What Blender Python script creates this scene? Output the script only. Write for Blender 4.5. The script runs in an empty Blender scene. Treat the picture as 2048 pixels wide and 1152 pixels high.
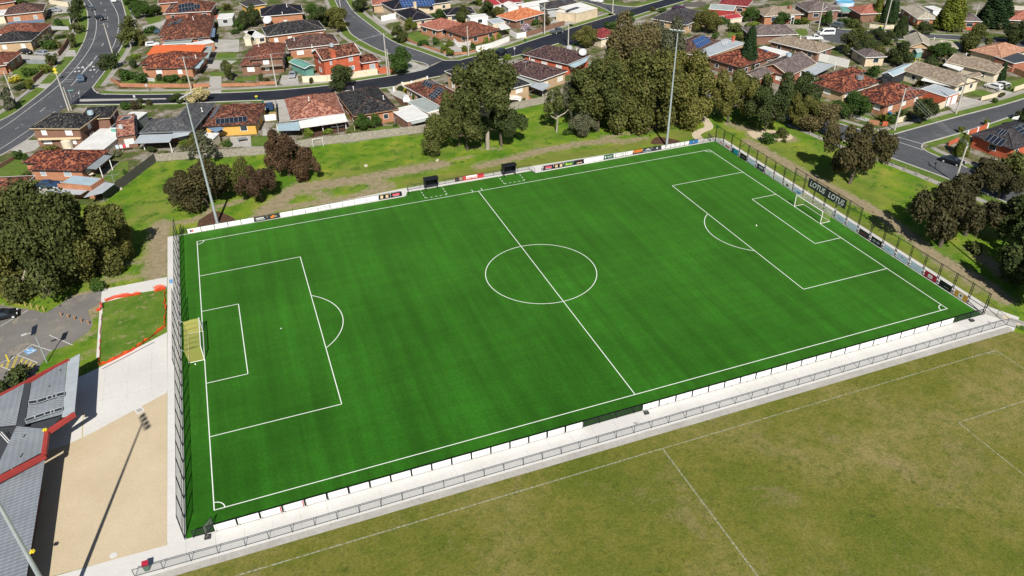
import bpy, bmesh, math, random
import numpy as np
from mathutils import Vector, Matrix
random.seed(11)
S=bpy.context.scene
COL=S.collection
# ---------------------------------------------------------------- camera
cam=bpy.data.objects.new('camera',bpy.data.cameras.new('camera')); COL.objects.link(cam)
cam.data.sensor_width=36; cam.data.lens=27.108; cam.data.clip_end=3000; cam.data.clip_start=0.5
cam.matrix_world=Matrix.Translation((-41.131,-99.506,67.712))@Matrix.Rotation(-0.347078,4,'Z')@Matrix.Rotation(0.98943,4,'X')@Matrix.Rotation(-0.020042,4,'Z')
S.camera=cam
# ---------------------------------------------------------------- sky and sun
SUN_EL=math.radians(42.5); SH_AZ=math.radians(76.6)      # shadows run towards SH_AZ (from +x)
W=bpy.data.worlds.new('World'); S.world=W; W.use_nodes=True
nt=W.node_tree; nt.nodes.clear()
sky=nt.nodes.new('ShaderNodeTexSky'); sky.sky_type='NISHITA'; sky.sun_disc=False
sky.sun_elevation=SUN_EL; sky.sun_rotation=math.radians(90)-(SH_AZ+math.pi); sky.air_density=1.0; sky.dust_density=0.6; sky.ozone_density=1.2
bg=nt.nodes.new('ShaderNodeBackground'); bg.inputs[1].default_value=0.05
wo=nt.nodes.new('ShaderNodeOutputWorld'); nt.links.new(sky.outputs[0],bg.inputs[0]); nt.links.new(bg.outputs[0],wo.inputs[0])
sl=bpy.data.lights.new('sun','SUN'); sl.energy=5.0; sl.angle=math.radians(0.53); sl.color=(1,0.955,0.88)
so=bpy.data.objects.new('sun',sl); COL.objects.link(so)
ldir=Vector((math.cos(SH_AZ)*math.cos(SUN_EL),math.sin(SH_AZ)*math.cos(SUN_EL),-math.sin(SUN_EL)))
so.rotation_euler=ldir.to_track_quat('-Z','Y').to_euler(); so.location=(0,0,90)
S.view_settings.view_transform='Standard'; S.view_settings.look='None'; S.view_settings.exposure=0.30; S.view_settings.gamma=1; S.view_settings.use_curve_mapping=False
try: S.cycles.transparent_max_bounces=24
except Exception: pass
# ---------------------------------------------------------------- materials
MATS={}
def nodes(name):
    m=bpy.data.materials.new(name); m.use_nodes=True; t=m.node_tree; t.nodes.clear()
    o=t.nodes.new('ShaderNodeOutputMaterial'); b=t.nodes.new('ShaderNodeBsdfPrincipled'); t.links.new(b.outputs[0],o.inputs[0])
    b.inputs['Specular IOR Level'].default_value=0.25
    MATS[name]=m; return m,t,b
def N(t,kind,**kw):
    n=t.nodes.new('ShaderNode'+kind)
    for k,v in kw.items():
        if k in n.inputs.keys(): n.inputs[k].default_value=v
        else: setattr(n,k,v)
    return n
def ramp(t,fac,stops):
    r=t.nodes.new('ShaderNodeValToRGB'); e=r.color_ramp.elements
    while len(e)<len(stops): e.new(0.5)
    for q,(p,c) in zip(e,stops): q.position=p; q.color=(*c,1)
    t.links.new(fac,r.inputs[0]); return r.outputs[0]
def noise(t,scale,detail=4,rough=0.6,src=None,dist=0.0):
    n=N(t,'TexNoise',Scale=scale,Detail=detail,Roughness=rough,Distortion=dist)
    if src is not None: t.links.new(src,n.inputs['Vector'])
    return n.outputs['Fac']
def mix(t,fac,a,b,mode='MIX'):
    n=t.nodes.new('ShaderNodeMix'); n.data_type='RGBA'; n.blend_type=mode
    for sock,v in ((n.inputs[0],fac),(n.inputs[6],a),(n.inputs[7],b)):
        if isinstance(v,(int,float)): sock.default_value=v
        elif isinstance(v,tuple): sock.default_value=(*v,1)
        else: t.links.new(v,sock)
    return n.outputs[2]
def mth(t,op,a,b=0.0,clamp=False):
    n=t.nodes.new('ShaderNodeMath'); n.operation=op; n.use_clamp=clamp
    for sock,v in ((n.inputs[0],a),(n.inputs[1],b)):
        if isinstance(v,(int,float)): sock.default_value=v
        else: t.links.new(v,sock)
    return n.outputs[0]
def pos(t): return t.nodes.new('ShaderNodeNewGeometry').outputs['Position']
def bump(t,b,h,strength,dist=0.05):
    n=N(t,'Bump',Strength=strength,Distance=dist); t.links.new(h,n.inputs['Height']); t.links.new(n.outputs[0],b.inputs['Normal'])
def plain(name,c,rough=0.6,metal=0.0,var=0.12,scale=1.5,spec=0.3):
    m,t,b=nodes(name); b.inputs['Roughness'].default_value=rough; b.inputs['Metallic'].default_value=metal; b.inputs['Specular IOR Level'].default_value=spec
    f=noise(t,scale,5,0.65,pos(t))
    lo=tuple(x*(1-var) for x in c); hi=tuple(min(1,x*(1+var)) for x in c)
    t.links.new(ramp(t,f,[(0.3,lo),(0.7,hi)]),b.inputs['Base Color']); return m
def sheet_mat(name,c1,c2,sc=0.3,fine=6.0,fa=0.25,rough=0.9,c3=None,bumpy=0.0):
    m,t,b=nodes(name); b.inputs['Roughness'].default_value=rough; b.inputs['Specular IOR Level'].default_value=0.15
    p=pos(t); f=noise(t,sc,5,0.65,p); col=ramp(t,f,[(0.32,c1),(0.68,c2)])
    if c3: col=mix(t,ramp(t,noise(t,sc*2.7,4,0.7,p),[(0.55,(0,0,0)),(0.66,(1,1,1))]),col,c3)
    g=noise(t,fine,3,0.7,p); k=ramp(t,g,[(0.25,(1-fa,)*3),(0.75,(1+fa,)*3)])
    col=mix(t,1.0,col,k,'MULTIPLY'); t.links.new(col,b.inputs['Base Color'])
    if bumpy: bump(t,b,g,bumpy)
    return m
# --- turf: synthetic carpet, roll seams, brushed pile
m,t,b=nodes('turf'); p=pos(t); b.inputs['Roughness'].default_value=0.75; b.inputs['Specular IOR Level'].default_value=0.06
b.inputs['Sheen Weight'].default_value=0.25; b.inputs['Sheen Roughness'].default_value=0.55; b.inputs['Sheen Tint'].default_value=(0.45,0.85,0.16,1)
f=noise(t,0.06,4,0.55,p); col=ramp(t,f,[(0.35,(0.0110,0.080,0.0040)),(0.65,(0.0190,0.116,0.0070))])
mp=N(t,'Mapping'); mp.inputs['Scale'].default_value=(0.55,0.02,1); t.links.new(p,mp.inputs[0])
st=noise(t,1.0,3,0.6,mp.outputs[0]); col=mix(t,1.0,col,ramp(t,st,[(0.36,(0.80,)*3),(0.64,(1.15,)*3)]),'MULTIPLY')
mp2=N(t,'Mapping'); mp2.inputs['Scale'].default_value=(0.035,0.8,1); mp2.inputs['Rotation'].default_value=(0,0,0.05); t.links.new(p,mp2.inputs[0])
st2=noise(t,1.0,3,0.6,mp2.outputs[0]); col=mix(t,1.0,col,ramp(t,st2,[(0.36,(0.93,)*3),(0.64,(1.06,)*3)]),'MULTIPLY')
g=noise(t,2.6,6,0.85,p); col=mix(t,1.0,col,ramp(t,g,[(0.3,(0.60,0.62,0.60)),(0.7,(1.40,1.36,1.40))]),'MULTIPLY')
col=mix(t,1.0,col,ramp(t,noise(t,0.45,4,0.7,p),[(0.3,(0.90,)*3),(0.7,(1.10,)*3)]),'MULTIPLY')
t.links.new(col,b.inputs['Base Color']); bump(t,b,noise(t,14,2,0.6,p),0.5,0.03)
# --- winter sports field
m,t,b=nodes('field_grass'); p=pos(t); b.inputs['Roughness'].default_value=0.9; b.inputs['Specular IOR Level'].default_value=0.12
col=ramp(t,noise(t,0.05,6,0.65,p),[(0.36,(0.104,0.126,0.016)),(0.48,(0.155,0.152,0.028)),(0.56,(0.190,0.172,0.045)),(0.66,(0.240,0.200,0.070))])
col=mix(t,ramp(t,noise(t,0.11,6,0.75,p,0.4),[(0.54,(0,0,0)),(0.68,(0.7,)*3)]),col,(0.235,0.185,0.092))
col=mix(t,ramp(t,noise(t,0.6,6,0.85,p),[(0.46,(0,0,0)),(0.64,(0.8,)*3)]),col,(0.085,0.115,0.013))
cl=ramp(t,noise(t,1.0,8,0.92,p),[(0.54,(0,0,0)),(0.60,(1,1,1))]); reg=ramp(t,noise(t,0.09,3,0.6,p),[(0.40,(0.25,)*3),(0.60,(1,1,1))])
col=mix(t,mth(t,'MULTIPLY',mth(t,'MULTIPLY',cl,reg),0.85),col,(0.030,0.052,0.008))
col=mix(t,ramp(t,noise(t,1.9,7,0.9,p,0.5),[(0.57,(0,0,0)),(0.66,(0.6,)*3)]),col,(0.255,0.215,0.105))
col=mix(t,1.0,col,ramp(t,noise(t,3.0,7,0.92,p),[(0.34,(0.55,)*3),(0.66,(1.45,)*3)]),'MULTIPLY')
t.links.new(col,b.inputs['Base Color']); bump(t,b,noise(t,5,4,0.8,p),0.8,0.08)
# --- open ground: parkland and suburban yards, masks painted per vertex
m,t,b=nodes('ground_cover'); p=pos(t); b.inputs['Roughness'].default_value=0.95; b.inputs['Specular IOR Level'].default_value=0.1
at=N(t,'Attribute',attribute_name='mask'); sep=t.nodes.new('ShaderNodeSeparateColor'); t.links.new(at.outputs['Color'],sep.inputs[0])
R_,G_,B_=sep.outputs
n1=noise(t,0.16,5,0.65,p); n2=noise(t,0.9,5,0.75,p); n3=noise(t,4,4,0.8,p)
grass=ramp(t,n1,[(0.30,(0.055,0.140,0.009)),(0.45,(0.100,0.195,0.013)),(0.57,(0.165,0.235,0.022)),(0.70,(0.26,0.275,0.038))])
grass=mix(t,ramp(t,noise(t,0.07,6,0.75,p),[(0.50,(0,0,0)),(0.68,(0.75,)*3)]),grass,(0.215,0.205,0.060))
grass=mix(t,ramp(t,noise(t,1.6,5,0.85,p),[(0.58,(0,0,0)),(0.68,(0.6,)*3)]),grass,(0.040,0.085,0.010))
grass=mix(t,ramp(t,noise(t,0.33,4,0.7,p),[(0.54,(0,0,0)),(0.66,(1,1,1))]),grass,(0.052,0.125,0.012))
dry=ramp(t,n2,[(0.3,(0.145,0.165,0.028)),(0.7,(0.21,0.20,0.055))])
grass=mix(t,mth(t,'MULTIPLY',mth(t,'ADD',B_,mth(t,'MULTIPLY',n2,0.6)),B_,True),grass,dry)
dirt=ramp(t,n2,[(0.3,(0.215,0.172,0.105)),(0.7,(0.335,0.275,0.175))])
df=mth(t,'ADD',R_,mth(t,'MULTIPLY',mth(t,'SUBTRACT',n2,0.5),1.9))
df=mth(t,'ADD',df,mth(t,'MULTIPLY',mth(t,'SUBTRACT',n3,0.5),1.0))
df=ramp(t,df,[(0.22,(0,0,0)),(0.74,(1,1,1))])
dm=t.nodes.new('ShaderNodeMath'); dm.operation='MULTIPLY'; t.links.new(df,dm.inputs[0]); t.links.new(ramp(t,R_,[(0.03,(0,0,0)),(0.15,(1,1,1))]),dm.inputs[1])
park=mix(t,dm.outputs[0],grass,dirt)
yard=ramp(t,noise(t,0.17,5,0.7,p),[(0.36,(0.050,0.090,0.016)),(0.45,(0.085,0.105,0.030)),(0.50,(0.15,0.13,0.075)),(0.56,(0.25,0.23,0.19)),(0.66,(0.33,0.31,0.27))])
col=mix(t,G_,park,yard)
col=mix(t,1.0,col,ramp(t,n3,[(0.25,(0.7,)*3),(0.75,(1.3,)*3)]),'MULTIPLY')
t.links.new(col,b.inputs['Base Color']); bump(t,b,n3,0.7,0.12)
sheet_mat('lawn',(0.070,0.130,0.018),(0.125,0.175,0.032),0.25,4,0.35,0.95,(0.155,0.165,0.05),0.5)
sheet_mat('dry_lawn',(0.11,0.135,0.028),(0.19,0.18,0.06),0.3,5,0.3,0.95,(0.06,0.105,0.016),0.5)
sheet_mat('club_lawn',(0.050,0.130,0.010),(0.135,0.200,0.028),0.25,5,0.35,0.95,(0.23,0.21,0.095),0.5)
sheet_mat('asphalt',(0.066,0.069,0.077),(0.098,0.101,0.109),0.09,3,0.28,0.85,(0.118,0.119,0.123))
sheet_mat('new_asphalt',(0.015,0.018,0.026),(0.027,0.030,0.039),0.12,3,0.25,0.75)
sheet_mat('car_park_asphalt',(0.15,0.142,0.132),(0.205,0.19,0.172),0.14,5,0.2,0.9,(0.25,0.222,0.18))
sheet_mat('footpath',(0.27,0.255,0.225),(0.36,0.34,0.305),0.3,3,0.12,0.9)
sheet_mat('kerb',(0.38,0.37,0.34),(0.50,0.48,0.44),0.5,3,0.1,0.9)
sheet_mat('concrete_new',(0.55,0.535,0.505),(0.63,0.615,0.585),0.13,2.5,0.06,0.85,(0.58,0.565,0.54))
sheet_mat('concrete_old',(0.33,0.315,0.285),(0.44,0.42,0.385),0.3,2.5,0.15,0.9)
sheet_mat('granitic_sand',(0.475,0.385,0.255),(0.555,0.46,0.32),0.12,4,0.10,0.95)
sheet_mat('mulch',(0.055,0.030,0.020),(0.12,0.066,0.042),1.2,6,0.4,0.95,None,0.7)
sheet_mat('sandy_path',(0.46,0.39,0.275),(0.56,0.48,0.35),0.3,3,0.12,0.95)
sheet_mat('brick_paving',(0.42,0.12,0.06),(0.5,0.16,0.08),0.4,3,0.12,0.9)
m,t,b=nodes('line_paint'); p=pos(t); b.inputs['Roughness'].default_value=0.8
t.links.new(ramp(t,noise(t,6,3,0.6,p),[(0.3,(0.66,0.70,0.64)),(0.7,(0.82,0.84,0.79))]),b.inputs['Base Color'])
def worn(name,c,lo,hi,sc=3):
    m,t,b=nodes(name); p=pos(t); b.inputs['Roughness'].default_value=0.85; b.inputs['Base Color'].default_value=(*c,1)
    f=ramp(t,noise(t,sc,5,0.75,p),[(lo,(0,0,0)),(hi,(1,1,1))]); t.links.new(f,b.inputs['Alpha'])
worn('chalk_line',(0.52,0.52,0.42),0.38,0.70,3.2); worn('road_paint',(0.62,0.62,0.60),0.28,0.46,2.5); worn('road_yellow',(0.50,0.40,0.10),0.30,0.55,2.5); worn('road_blue',(0.16,0.33,0.55),0.25,0.45)
# --- roofs
def tile_roof(name,cs,lich=0.0,lc=(0.42,0.40,0.30),blotch=0.5):
    m,t,b=nodes(name); b.inputs['Roughness'].default_value=0.85; b.inputs['Specular IOR Level'].default_value=0.15
    uv=t.nodes.new('ShaderNodeUVMap').outputs[0]; p=pos(t)
    mp=N(t,'Mapping'); mp.inputs['Scale'].default_value=(2.6,2.3,1); t.links.new(uv,mp.inputs[0])
    v=N(t,'TexVoronoi',Scale=1.0); v.inputs['Randomness'].default_value=0.35; t.links.new(mp.outputs[0],v.inputs['Vector'])
    s2=t.nodes.new('ShaderNodeSeparateColor'); t.links.new(v.outputs['Color'],s2.inputs[0])
    f=mth(t,'ADD',mth(t,'MULTIPLY',s2.outputs[0],1-blotch),mth(t,'MULTIPLY',noise(t,0.55,5,0.75,p,0.4),blotch))
    n=len(cs); col=ramp(t,f,[(0.33+0.33*i/(n-1),c) for i,c in enumerate(cs)])
    if lich: col=mix(t,ramp(t,noise(t,2.3,5,0.8,p),[(0.60-lich*0.15,(0,0,0)),(0.70-lich*0.1,(0.75,)*3)]),col,lc)
    w=N(t,'TexWave',Scale=1.45,Distortion=0.0); w.bands_direction='Y'; t.links.new(uv,w.inputs['Vector'])
    col=mix(t,1.0,col,ramp(t,w.outputs['Fac'],[(0.0,(0.72,)*3),(0.5,(1.08,)*3)]),'MULTIPLY')
    t.links.new(col,b.inputs['Base Color']); bump(t,b,w.outputs['Fac'],0.6,0.05)
tile_roof('tiles_terracotta',[(0.022,0.014,0.018),(0.085,0.024,0.020),(0.20,0.055,0.029),(0.35,0.125,0.065)],0.2,(0.30,0.22,0.16),blotch=0.6)
tile_roof('tiles_terracotta_dark',[(0.020,0.014,0.016),(0.075,0.027,0.022),(0.155,0.050,0.032),(0.28,0.115,0.065)],0.25,(0.34,0.27,0.18),0.55)
tile_roof('tiles_rosy',[(0.13,0.045,0.035),(0.24,0.085,0.06),(0.36,0.15,0.10),(0.44,0.22,0.15)],0.3,(0.42,0.36,0.28),0.5)
tile_roof('tiles_red_brown',[(0.07,0.028,0.022),(0.17,0.055,0.038),(0.26,0.10,0.06)],0.25,(0.36,0.27,0.19),0.5)
tile_roof('tiles_brown',[(0.045,0.026,0.026),(0.088,0.048,0.042),(0.14,0.08,0.065)],0.35,(0.30,0.24,0.18),0.45)
tile_roof('tiles_purple_brown',[(0.022,0.013,0.018),(0.055,0.026,0.032),(0.10,0.052,0.052)],0.55,(0.33,0.27,0.20),0.45)
tile_roof('tiles_black',[(0.008,0.008,0.011),(0.017,0.017,0.022),(0.036,0.036,0.042)],0.45,(0.27,0.25,0.19),0.4)
tile_roof('tiles_black_plain',[(0.008,0.008,0.013),(0.014,0.014,0.021),(0.022,0.022,0.03)],0.0,blotch=0.4)
tile_roof('tiles_slate',[(0.045,0.049,0.056),(0.068,0.073,0.082),(0.098,0.10,0.108)],0.4,(0.25,0.20,0.16),0.4)
tile_roof('tiles_charcoal',[(0.035,0.032,0.036),(0.055,0.049,0.053),(0.075,0.067,0.07)],0.0,blotch=0.4)
tile_roof('tiles_orange',[(0.38,0.11,0.05),(0.50,0.17,0.075),(0.58,0.24,0.12)],0.0,blotch=0.4)
tile_roof('tiles_tan',[(0.20,0.155,0.115),(0.265,0.21,0.16),(0.33,0.27,0.205)],0.0,blotch=0.4)
tile_roof('tiles_beige',[(0.30,0.27,0.21),(0.39,0.35,0.28),(0.46,0.42,0.34)],0.0,blotch=0.4)
tile_roof('tiles_dusky',[(0.10,0.078,0.075),(0.145,0.115,0.108),(0.19,0.155,0.145)],0.0,blotch=0.4)
tile_roof('tiles_apricot',[(0.33,0.165,0.10),(0.42,0.225,0.145),(0.49,0.28,0.19)],0.0,blotch=0.4)
tile_roof('tiles_salmon',[(0.26,0.09,0.065),(0.33,0.125,0.09),(0.40,0.17,0.12)],0.0,blotch=0.4)
tile_roof('tiles_maroon',[(0.13,0.022,0.026),(0.20,0.036,0.038),(0.28,0.06,0.055)],0.0,blotch=0.4)
def metal_roof(name,c,rough=0.45,freq=1.6,metal=0.0,amp=0.12):
    m,t,b=nodes(name); b.inputs['Roughness'].default_value=rough; b.inputs['Metallic'].default_value=metal
    uv=t.nodes.new('ShaderNodeUVMap').outputs[0]; w=N(t,'TexWave',Scale=freq,Distortion=0.0); w.bands_direction='X'; t.links.new(uv,w.inputs['Vector'])
    f=noise(t,0.5,5,0.7,pos(t)); col=ramp(t,f,[(0.3,tuple(x*0.86 for x in c)),(0.7,tuple(min(1,x*1.1) for x in c))])
    col=mix(t,1.0,col,ramp(t,w.outputs['Fac'],[(0.0,(1-amp,)*3),(0.6,(1+amp*0.4,)*3)]),'MULTIPLY')
    t.links.new(col,b.inputs['Base Color']); bump(t,b,w.outputs['Fac'],0.5,0.04)
metal_roof('metal_white',(0.72,0.71,0.68)); metal_roof('metal_zinc',(0.40,0.44,0.47)); metal_roof('metal_grey',(0.27,0.30,0.31)); metal_roof('metal_greygreen',(0.34,0.38,0.36))
metal_roof('metal_blue',(0.14,0.21,0.30)); metal_roof('metal_orange',(0.62,0.14,0.045)); metal_roof('metal_pink',(0.55,0.10,0.12)); metal_roof('metal_red',(0.38,0.045,0.05)); metal_roof('metal_teal',(0.14,0.32,0.27)); metal_roof('metal_cream',(0.62,0.55,0.43)); metal_roof('metal_dark',(0.055,0.06,0.07)); metal_roof('metal_skyblue',(0.36,0.47,0.52))
metal_roof('club_roof',(0.20,0.222,0.245),0.5,0.5,0.0,0.05)
# --- walls
def brick(name,c1,c2,mort):
    m,t,b=nodes(name); b.inputs['Roughness'].default_value=0.9
    uv=t.nodes.new('ShaderNodeUVMap').outputs[0]
    k=N(t,'TexBrick',Scale=1.0); k.inputs['Color1'].default_value=(*c1,1); k.inputs['Color2'].default_value=(*c2,1); k.inputs['Mortar'].default_value=(*mort,1)
    k.inputs['Brick Width'].default_value=0.24; k.inputs['Row Height'].default_value=0.086; k.inputs['Mortar Size'].default_value=0.008
    t.links.new(uv,k.inputs['Vector'])
    col=mix(t,1.0,k.outputs['Color'],ramp(t,noise(t,0.7,5,0.7,pos(t)),[(0.3,(0.82,)*3),(0.7,(1.15,)*3)]),'MULTIPLY'); t.links.new(col,b.inputs['Base Color'])
brick('brick_red',(0.30,0.085,0.045),(0.36,0.115,0.06),(0.38,0.28,0.22)); brick('brick_orange',(0.43,0.165,0.075),(0.36,0.125,0.055),(0.42,0.32,0.24)); brick('brick_bright',(0.42,0.070,0.030),(0.50,0.10,0.04),(0.45,0.2,0.13))
brick('brick_brown',(0.17,0.075,0.045),(0.22,0.10,0.06),(0.28,0.22,0.18)); brick('brick_tan',(0.42,0.27,0.15),(0.48,0.33,0.19),(0.5,0.42,0.3)); brick('brick_cream',(0.55,0.43,0.29),(0.60,0.49,0.34),(0.6,0.52,0.4))
plain('render_yellow',(0.62,0.36,0.09),0.85); plain('render_cream',(0.66,0.58,0.44),0.85); plain('render_white',(0.76,0.75,0.72),0.8,var=0.05); plain('render_grey',(0.40,0.41,0.41),0.85)
plain('paint_white',(0.80,0.80,0.78),0.5,var=0.05); plain('paint_cream',(0.66,0.57,0.42),0.5); plain('paint_black',(0.012,0.013,0.016),0.4); plain('paint_dark',(0.035,0.037,0.042),0.5); plain('paint_red',(0.42,0.05,0.045),0.5); plain('paint_orange',(0.70,0.20,0.03),0.6)
plain('paint_gold',(0.60,0.32,0.06),0.6); plain('paint_teal',(0.02,0.30,0.36),0.5); plain('paint_blue',(0.03,0.17,0.42),0.5); plain('paint_navy',(0.02,0.03,0.07),0.5); plain('paint_paleblue',(0.52,0.64,0.78),0.5); plain('paint_lime',(0.55,0.70,0.04),0.5); plain('paint_pink',(0.62,0.09,0.13),0.5); plain('paint_crimson',(0.36,0.02,0.045),0.5); plain('paint_tan',(0.62,0.48,0.30),0.6); plain('paint_grey',(0.22,0.24,0.25),0.5); plain('paint_green',(0.02,0.10,0.05),0.5); plain('paint_yellow',(0.70,0.55,0.03),0.5); plain('paint_silver',(0.50,0.51,0.52),0.5)
plain('galvanised',(0.42,0.47,0.49),0.45,0.3); plain('concrete_pole',(0.46,0.44,0.39),0.9); plain('timber_grey',(0.25,0.225,0.185),0.95,var=0.3,scale=3); plain('timber_weathered',(0.30,0.27,0.225),0.95,var=0.35,scale=2.5); plain('timber_dark',(0.10,0.095,0.085),0.95,var=0.3,scale=3); plain('timber_orange',(0.36,0.20,0.10),0.9); plain('timber_yellow',(0.40,0.29,0.12),0.9)
plain('fascia_red',(0.33,0.045,0.038),0.6); plain('orange_plastic',(0.80,0.13,0.02),0.6,var=0.2); plain('tank_cream',(0.62,0.55,0.42),0.6); plain('rock',(0.45,0.40,0.30),0.9)
plain('bark_grey',(0.30,0.26,0.21),0.95,var=0.3); plain('bark_dark',(0.10,0.08,0.06),0.95,var=0.3); plain('rubber',(0.018,0.018,0.018),0.85); plain('pool_water',(0.10,0.42,0.62),0.1)
m,t,b=nodes('glass_dark'); b.inputs['Base Color'].default_value=(0.03,0.04,0.05,1); b.inputs['Roughness'].default_value=0.08; b.inputs['Specular IOR Level'].default_value=0.6
m,t,b=nodes('window_blind'); b.inputs['Base Color'].default_value=(0.70,0.70,0.68,1); b.inputs['Roughness'].default_value=0.4
m,t,b=nodes('curtain_glass'); b.inputs['Base Color'].default_value=(0.36,0.41,0.44,1); b.inputs['Roughness'].default_value=0.15
def solar(name,c):
    m,t,b=nodes(name); b.inputs['Roughness'].default_value=0.35; b.inputs['Specular IOR Level'].default_value=0.4
    uv=t.nodes.new('ShaderNodeUVMap').outputs[0]
    k=N(t,'TexBrick',Scale=1.0,offset=0.0); k.inputs['Color1'].default_value=(*c,1); k.inputs['Color2'].default_value=(*[x*0.85 for x in c],1); k.inputs['Mortar'].default_value=(0.05,0.07,0.10,1)
    k.inputs['Brick Width'].default_value=0.166; k.inputs['Row Height'].default_value=0.166; k.inputs['Mortar Size'].default_value=0.006
    t.links.new(uv,k.inputs['Vector']); t.links.new(k.outputs['Color'],b.inputs['Base Color'])
solar('solar_navy',(0.010,0.013,0.022)); solar('solar_blue',(0.012,0.06,0.20)); solar('solar_slate',(0.05,0.065,0.075))
def carpaint(name,c,metal=0.0):
    m,t,b=nodes(name); b.inputs['Base Color'].default_value=(*c,1); b.inputs['Roughness'].default_value=0.28; b.inputs['Metallic'].default_value=metal; b.inputs['Coat Weight'].default_value=0.5
carpaint('car_white',(0.75,0.75,0.74)); carpaint('car_black',(0.012,0.013,0.016)); carpaint('car_silver',(0.45,0.47,0.50),0.4); carpaint('car_blue',(0.03,0.07,0.16),0.2); carpaint('car_grey',(0.13,0.145,0.15),0.3); carpaint('car_purple',(0.07,0.02,0.06)); carpaint('car_steel',(0.09,0.14,0.20),0.3)
def mesh_mat(name,c,alpha):
    m,t,b=nodes(name); b.inputs['Base Color'].default_value=(*c,1); b.inputs['Roughness'].default_value=0.6; b.inputs['Alpha'].default_value=alpha
mesh_mat('chain_mesh',(0.30,0.305,0.31),0.42); mesh_mat('chain_mesh_dark',(0.02,0.022,0.022),0.42); mesh_mat('chain_mesh_thin',(0.05,0.052,0.052),0.12); mesh_mat('rail_mesh',(0.30,0.31,0.31),0.20); mesh_mat('goal_net_yellow',(0.60,0.56,0.16),0.38); mesh_mat('goal_net_pale',(0.55,0.55,0.20),0.13); mesh_mat('orange_mesh',(0.62,0.060,0.008),0.85); mesh_mat('carport_shade',(0.06,0.08,0.10),0.9)
# --- foliage
def leaf(name,c1,c2,c3,hue=0.0):
    m,t,b=nodes(name); b.inputs['Roughness'].default_value=0.7; b.inputs['Specular IOR Level'].default_value=0.18
    p=pos(t); oi=t.nodes.new('ShaderNodeObjectInfo')
    f=noise(t,0.55,4,0.7,p); g=noise(t,3.0,3,0.7,p)
    f=mth(t,'ADD',mth(t,'MULTIPLY',f,0.6),mth(t,'MULTIPLY',g,0.4))
    col=ramp(t,f,[(0.34,c1),(0.5,c2),(0.66,c3)])  # random leaf tone; the lightest stop also paints in sunlit highlights
    col=mix(t,1.0,col,ramp(t,oi.outputs['Random'],[(0.0,(0.84,0.86,0.88)),(1.0,(1.16,1.12,1.05))]),'MULTIPLY')
    t.links.new(col,b.inputs['Base Color']); return m
leaf('leaf_gum',(0.032,0.044,0.010),(0.068,0.081,0.021),(0.146,0.152,0.047))
leaf('leaf_olive',(0.047,0.055,0.011),(0.099,0.102,0.025),(0.193,0.181,0.054))
leaf('leaf_dark',(0.020,0.033,0.010),(0.042,0.060,0.018),(0.092,0.112,0.034))
leaf('leaf_acacia',(0.028,0.026,0.011),(0.057,0.051,0.020),(0.111,0.092,0.037))
leaf('leaf_tan',(0.075,0.064,0.026),(0.120,0.100,0.042),(0.169,0.142,0.062))
leaf('leaf_grey',(0.057,0.067,0.037),(0.095,0.101,0.057),(0.137,0.137,0.082))
leaf('leaf_green',(0.024,0.053,0.010),(0.043,0.085,0.015),(0.072,0.119,0.024))
leaf('leaf_bright',(0.072,0.119,0.014),(0.115,0.166,0.022),(0.170,0.212,0.034))
leaf('leaf_cypress',(0.011,0.027,0.010),(0.021,0.045,0.014),(0.036,0.066,0.020))
leaf('leaf_golden',(0.060,0.084,0.011),(0.104,0.128,0.018),(0.160,0.168,0.028))
leaf('leaf_yellow',(0.26,0.24,0.02),(0.38,0.33,0.03),(0.46,0.40,0.06))
leaf('leaf_blossom',(0.36,0.31,0.14),(0.50,0.43,0.22),(0.60,0.54,0.32))
leaf('leaf_mauve',(0.30,0.24,0.28),(0.42,0.34,0.40),(0.52,0.45,0.48))
leaf('leaf_russet',(0.036,0.022,0.013),(0.072,0.044,0.024),(0.128,0.083,0.044))

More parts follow.
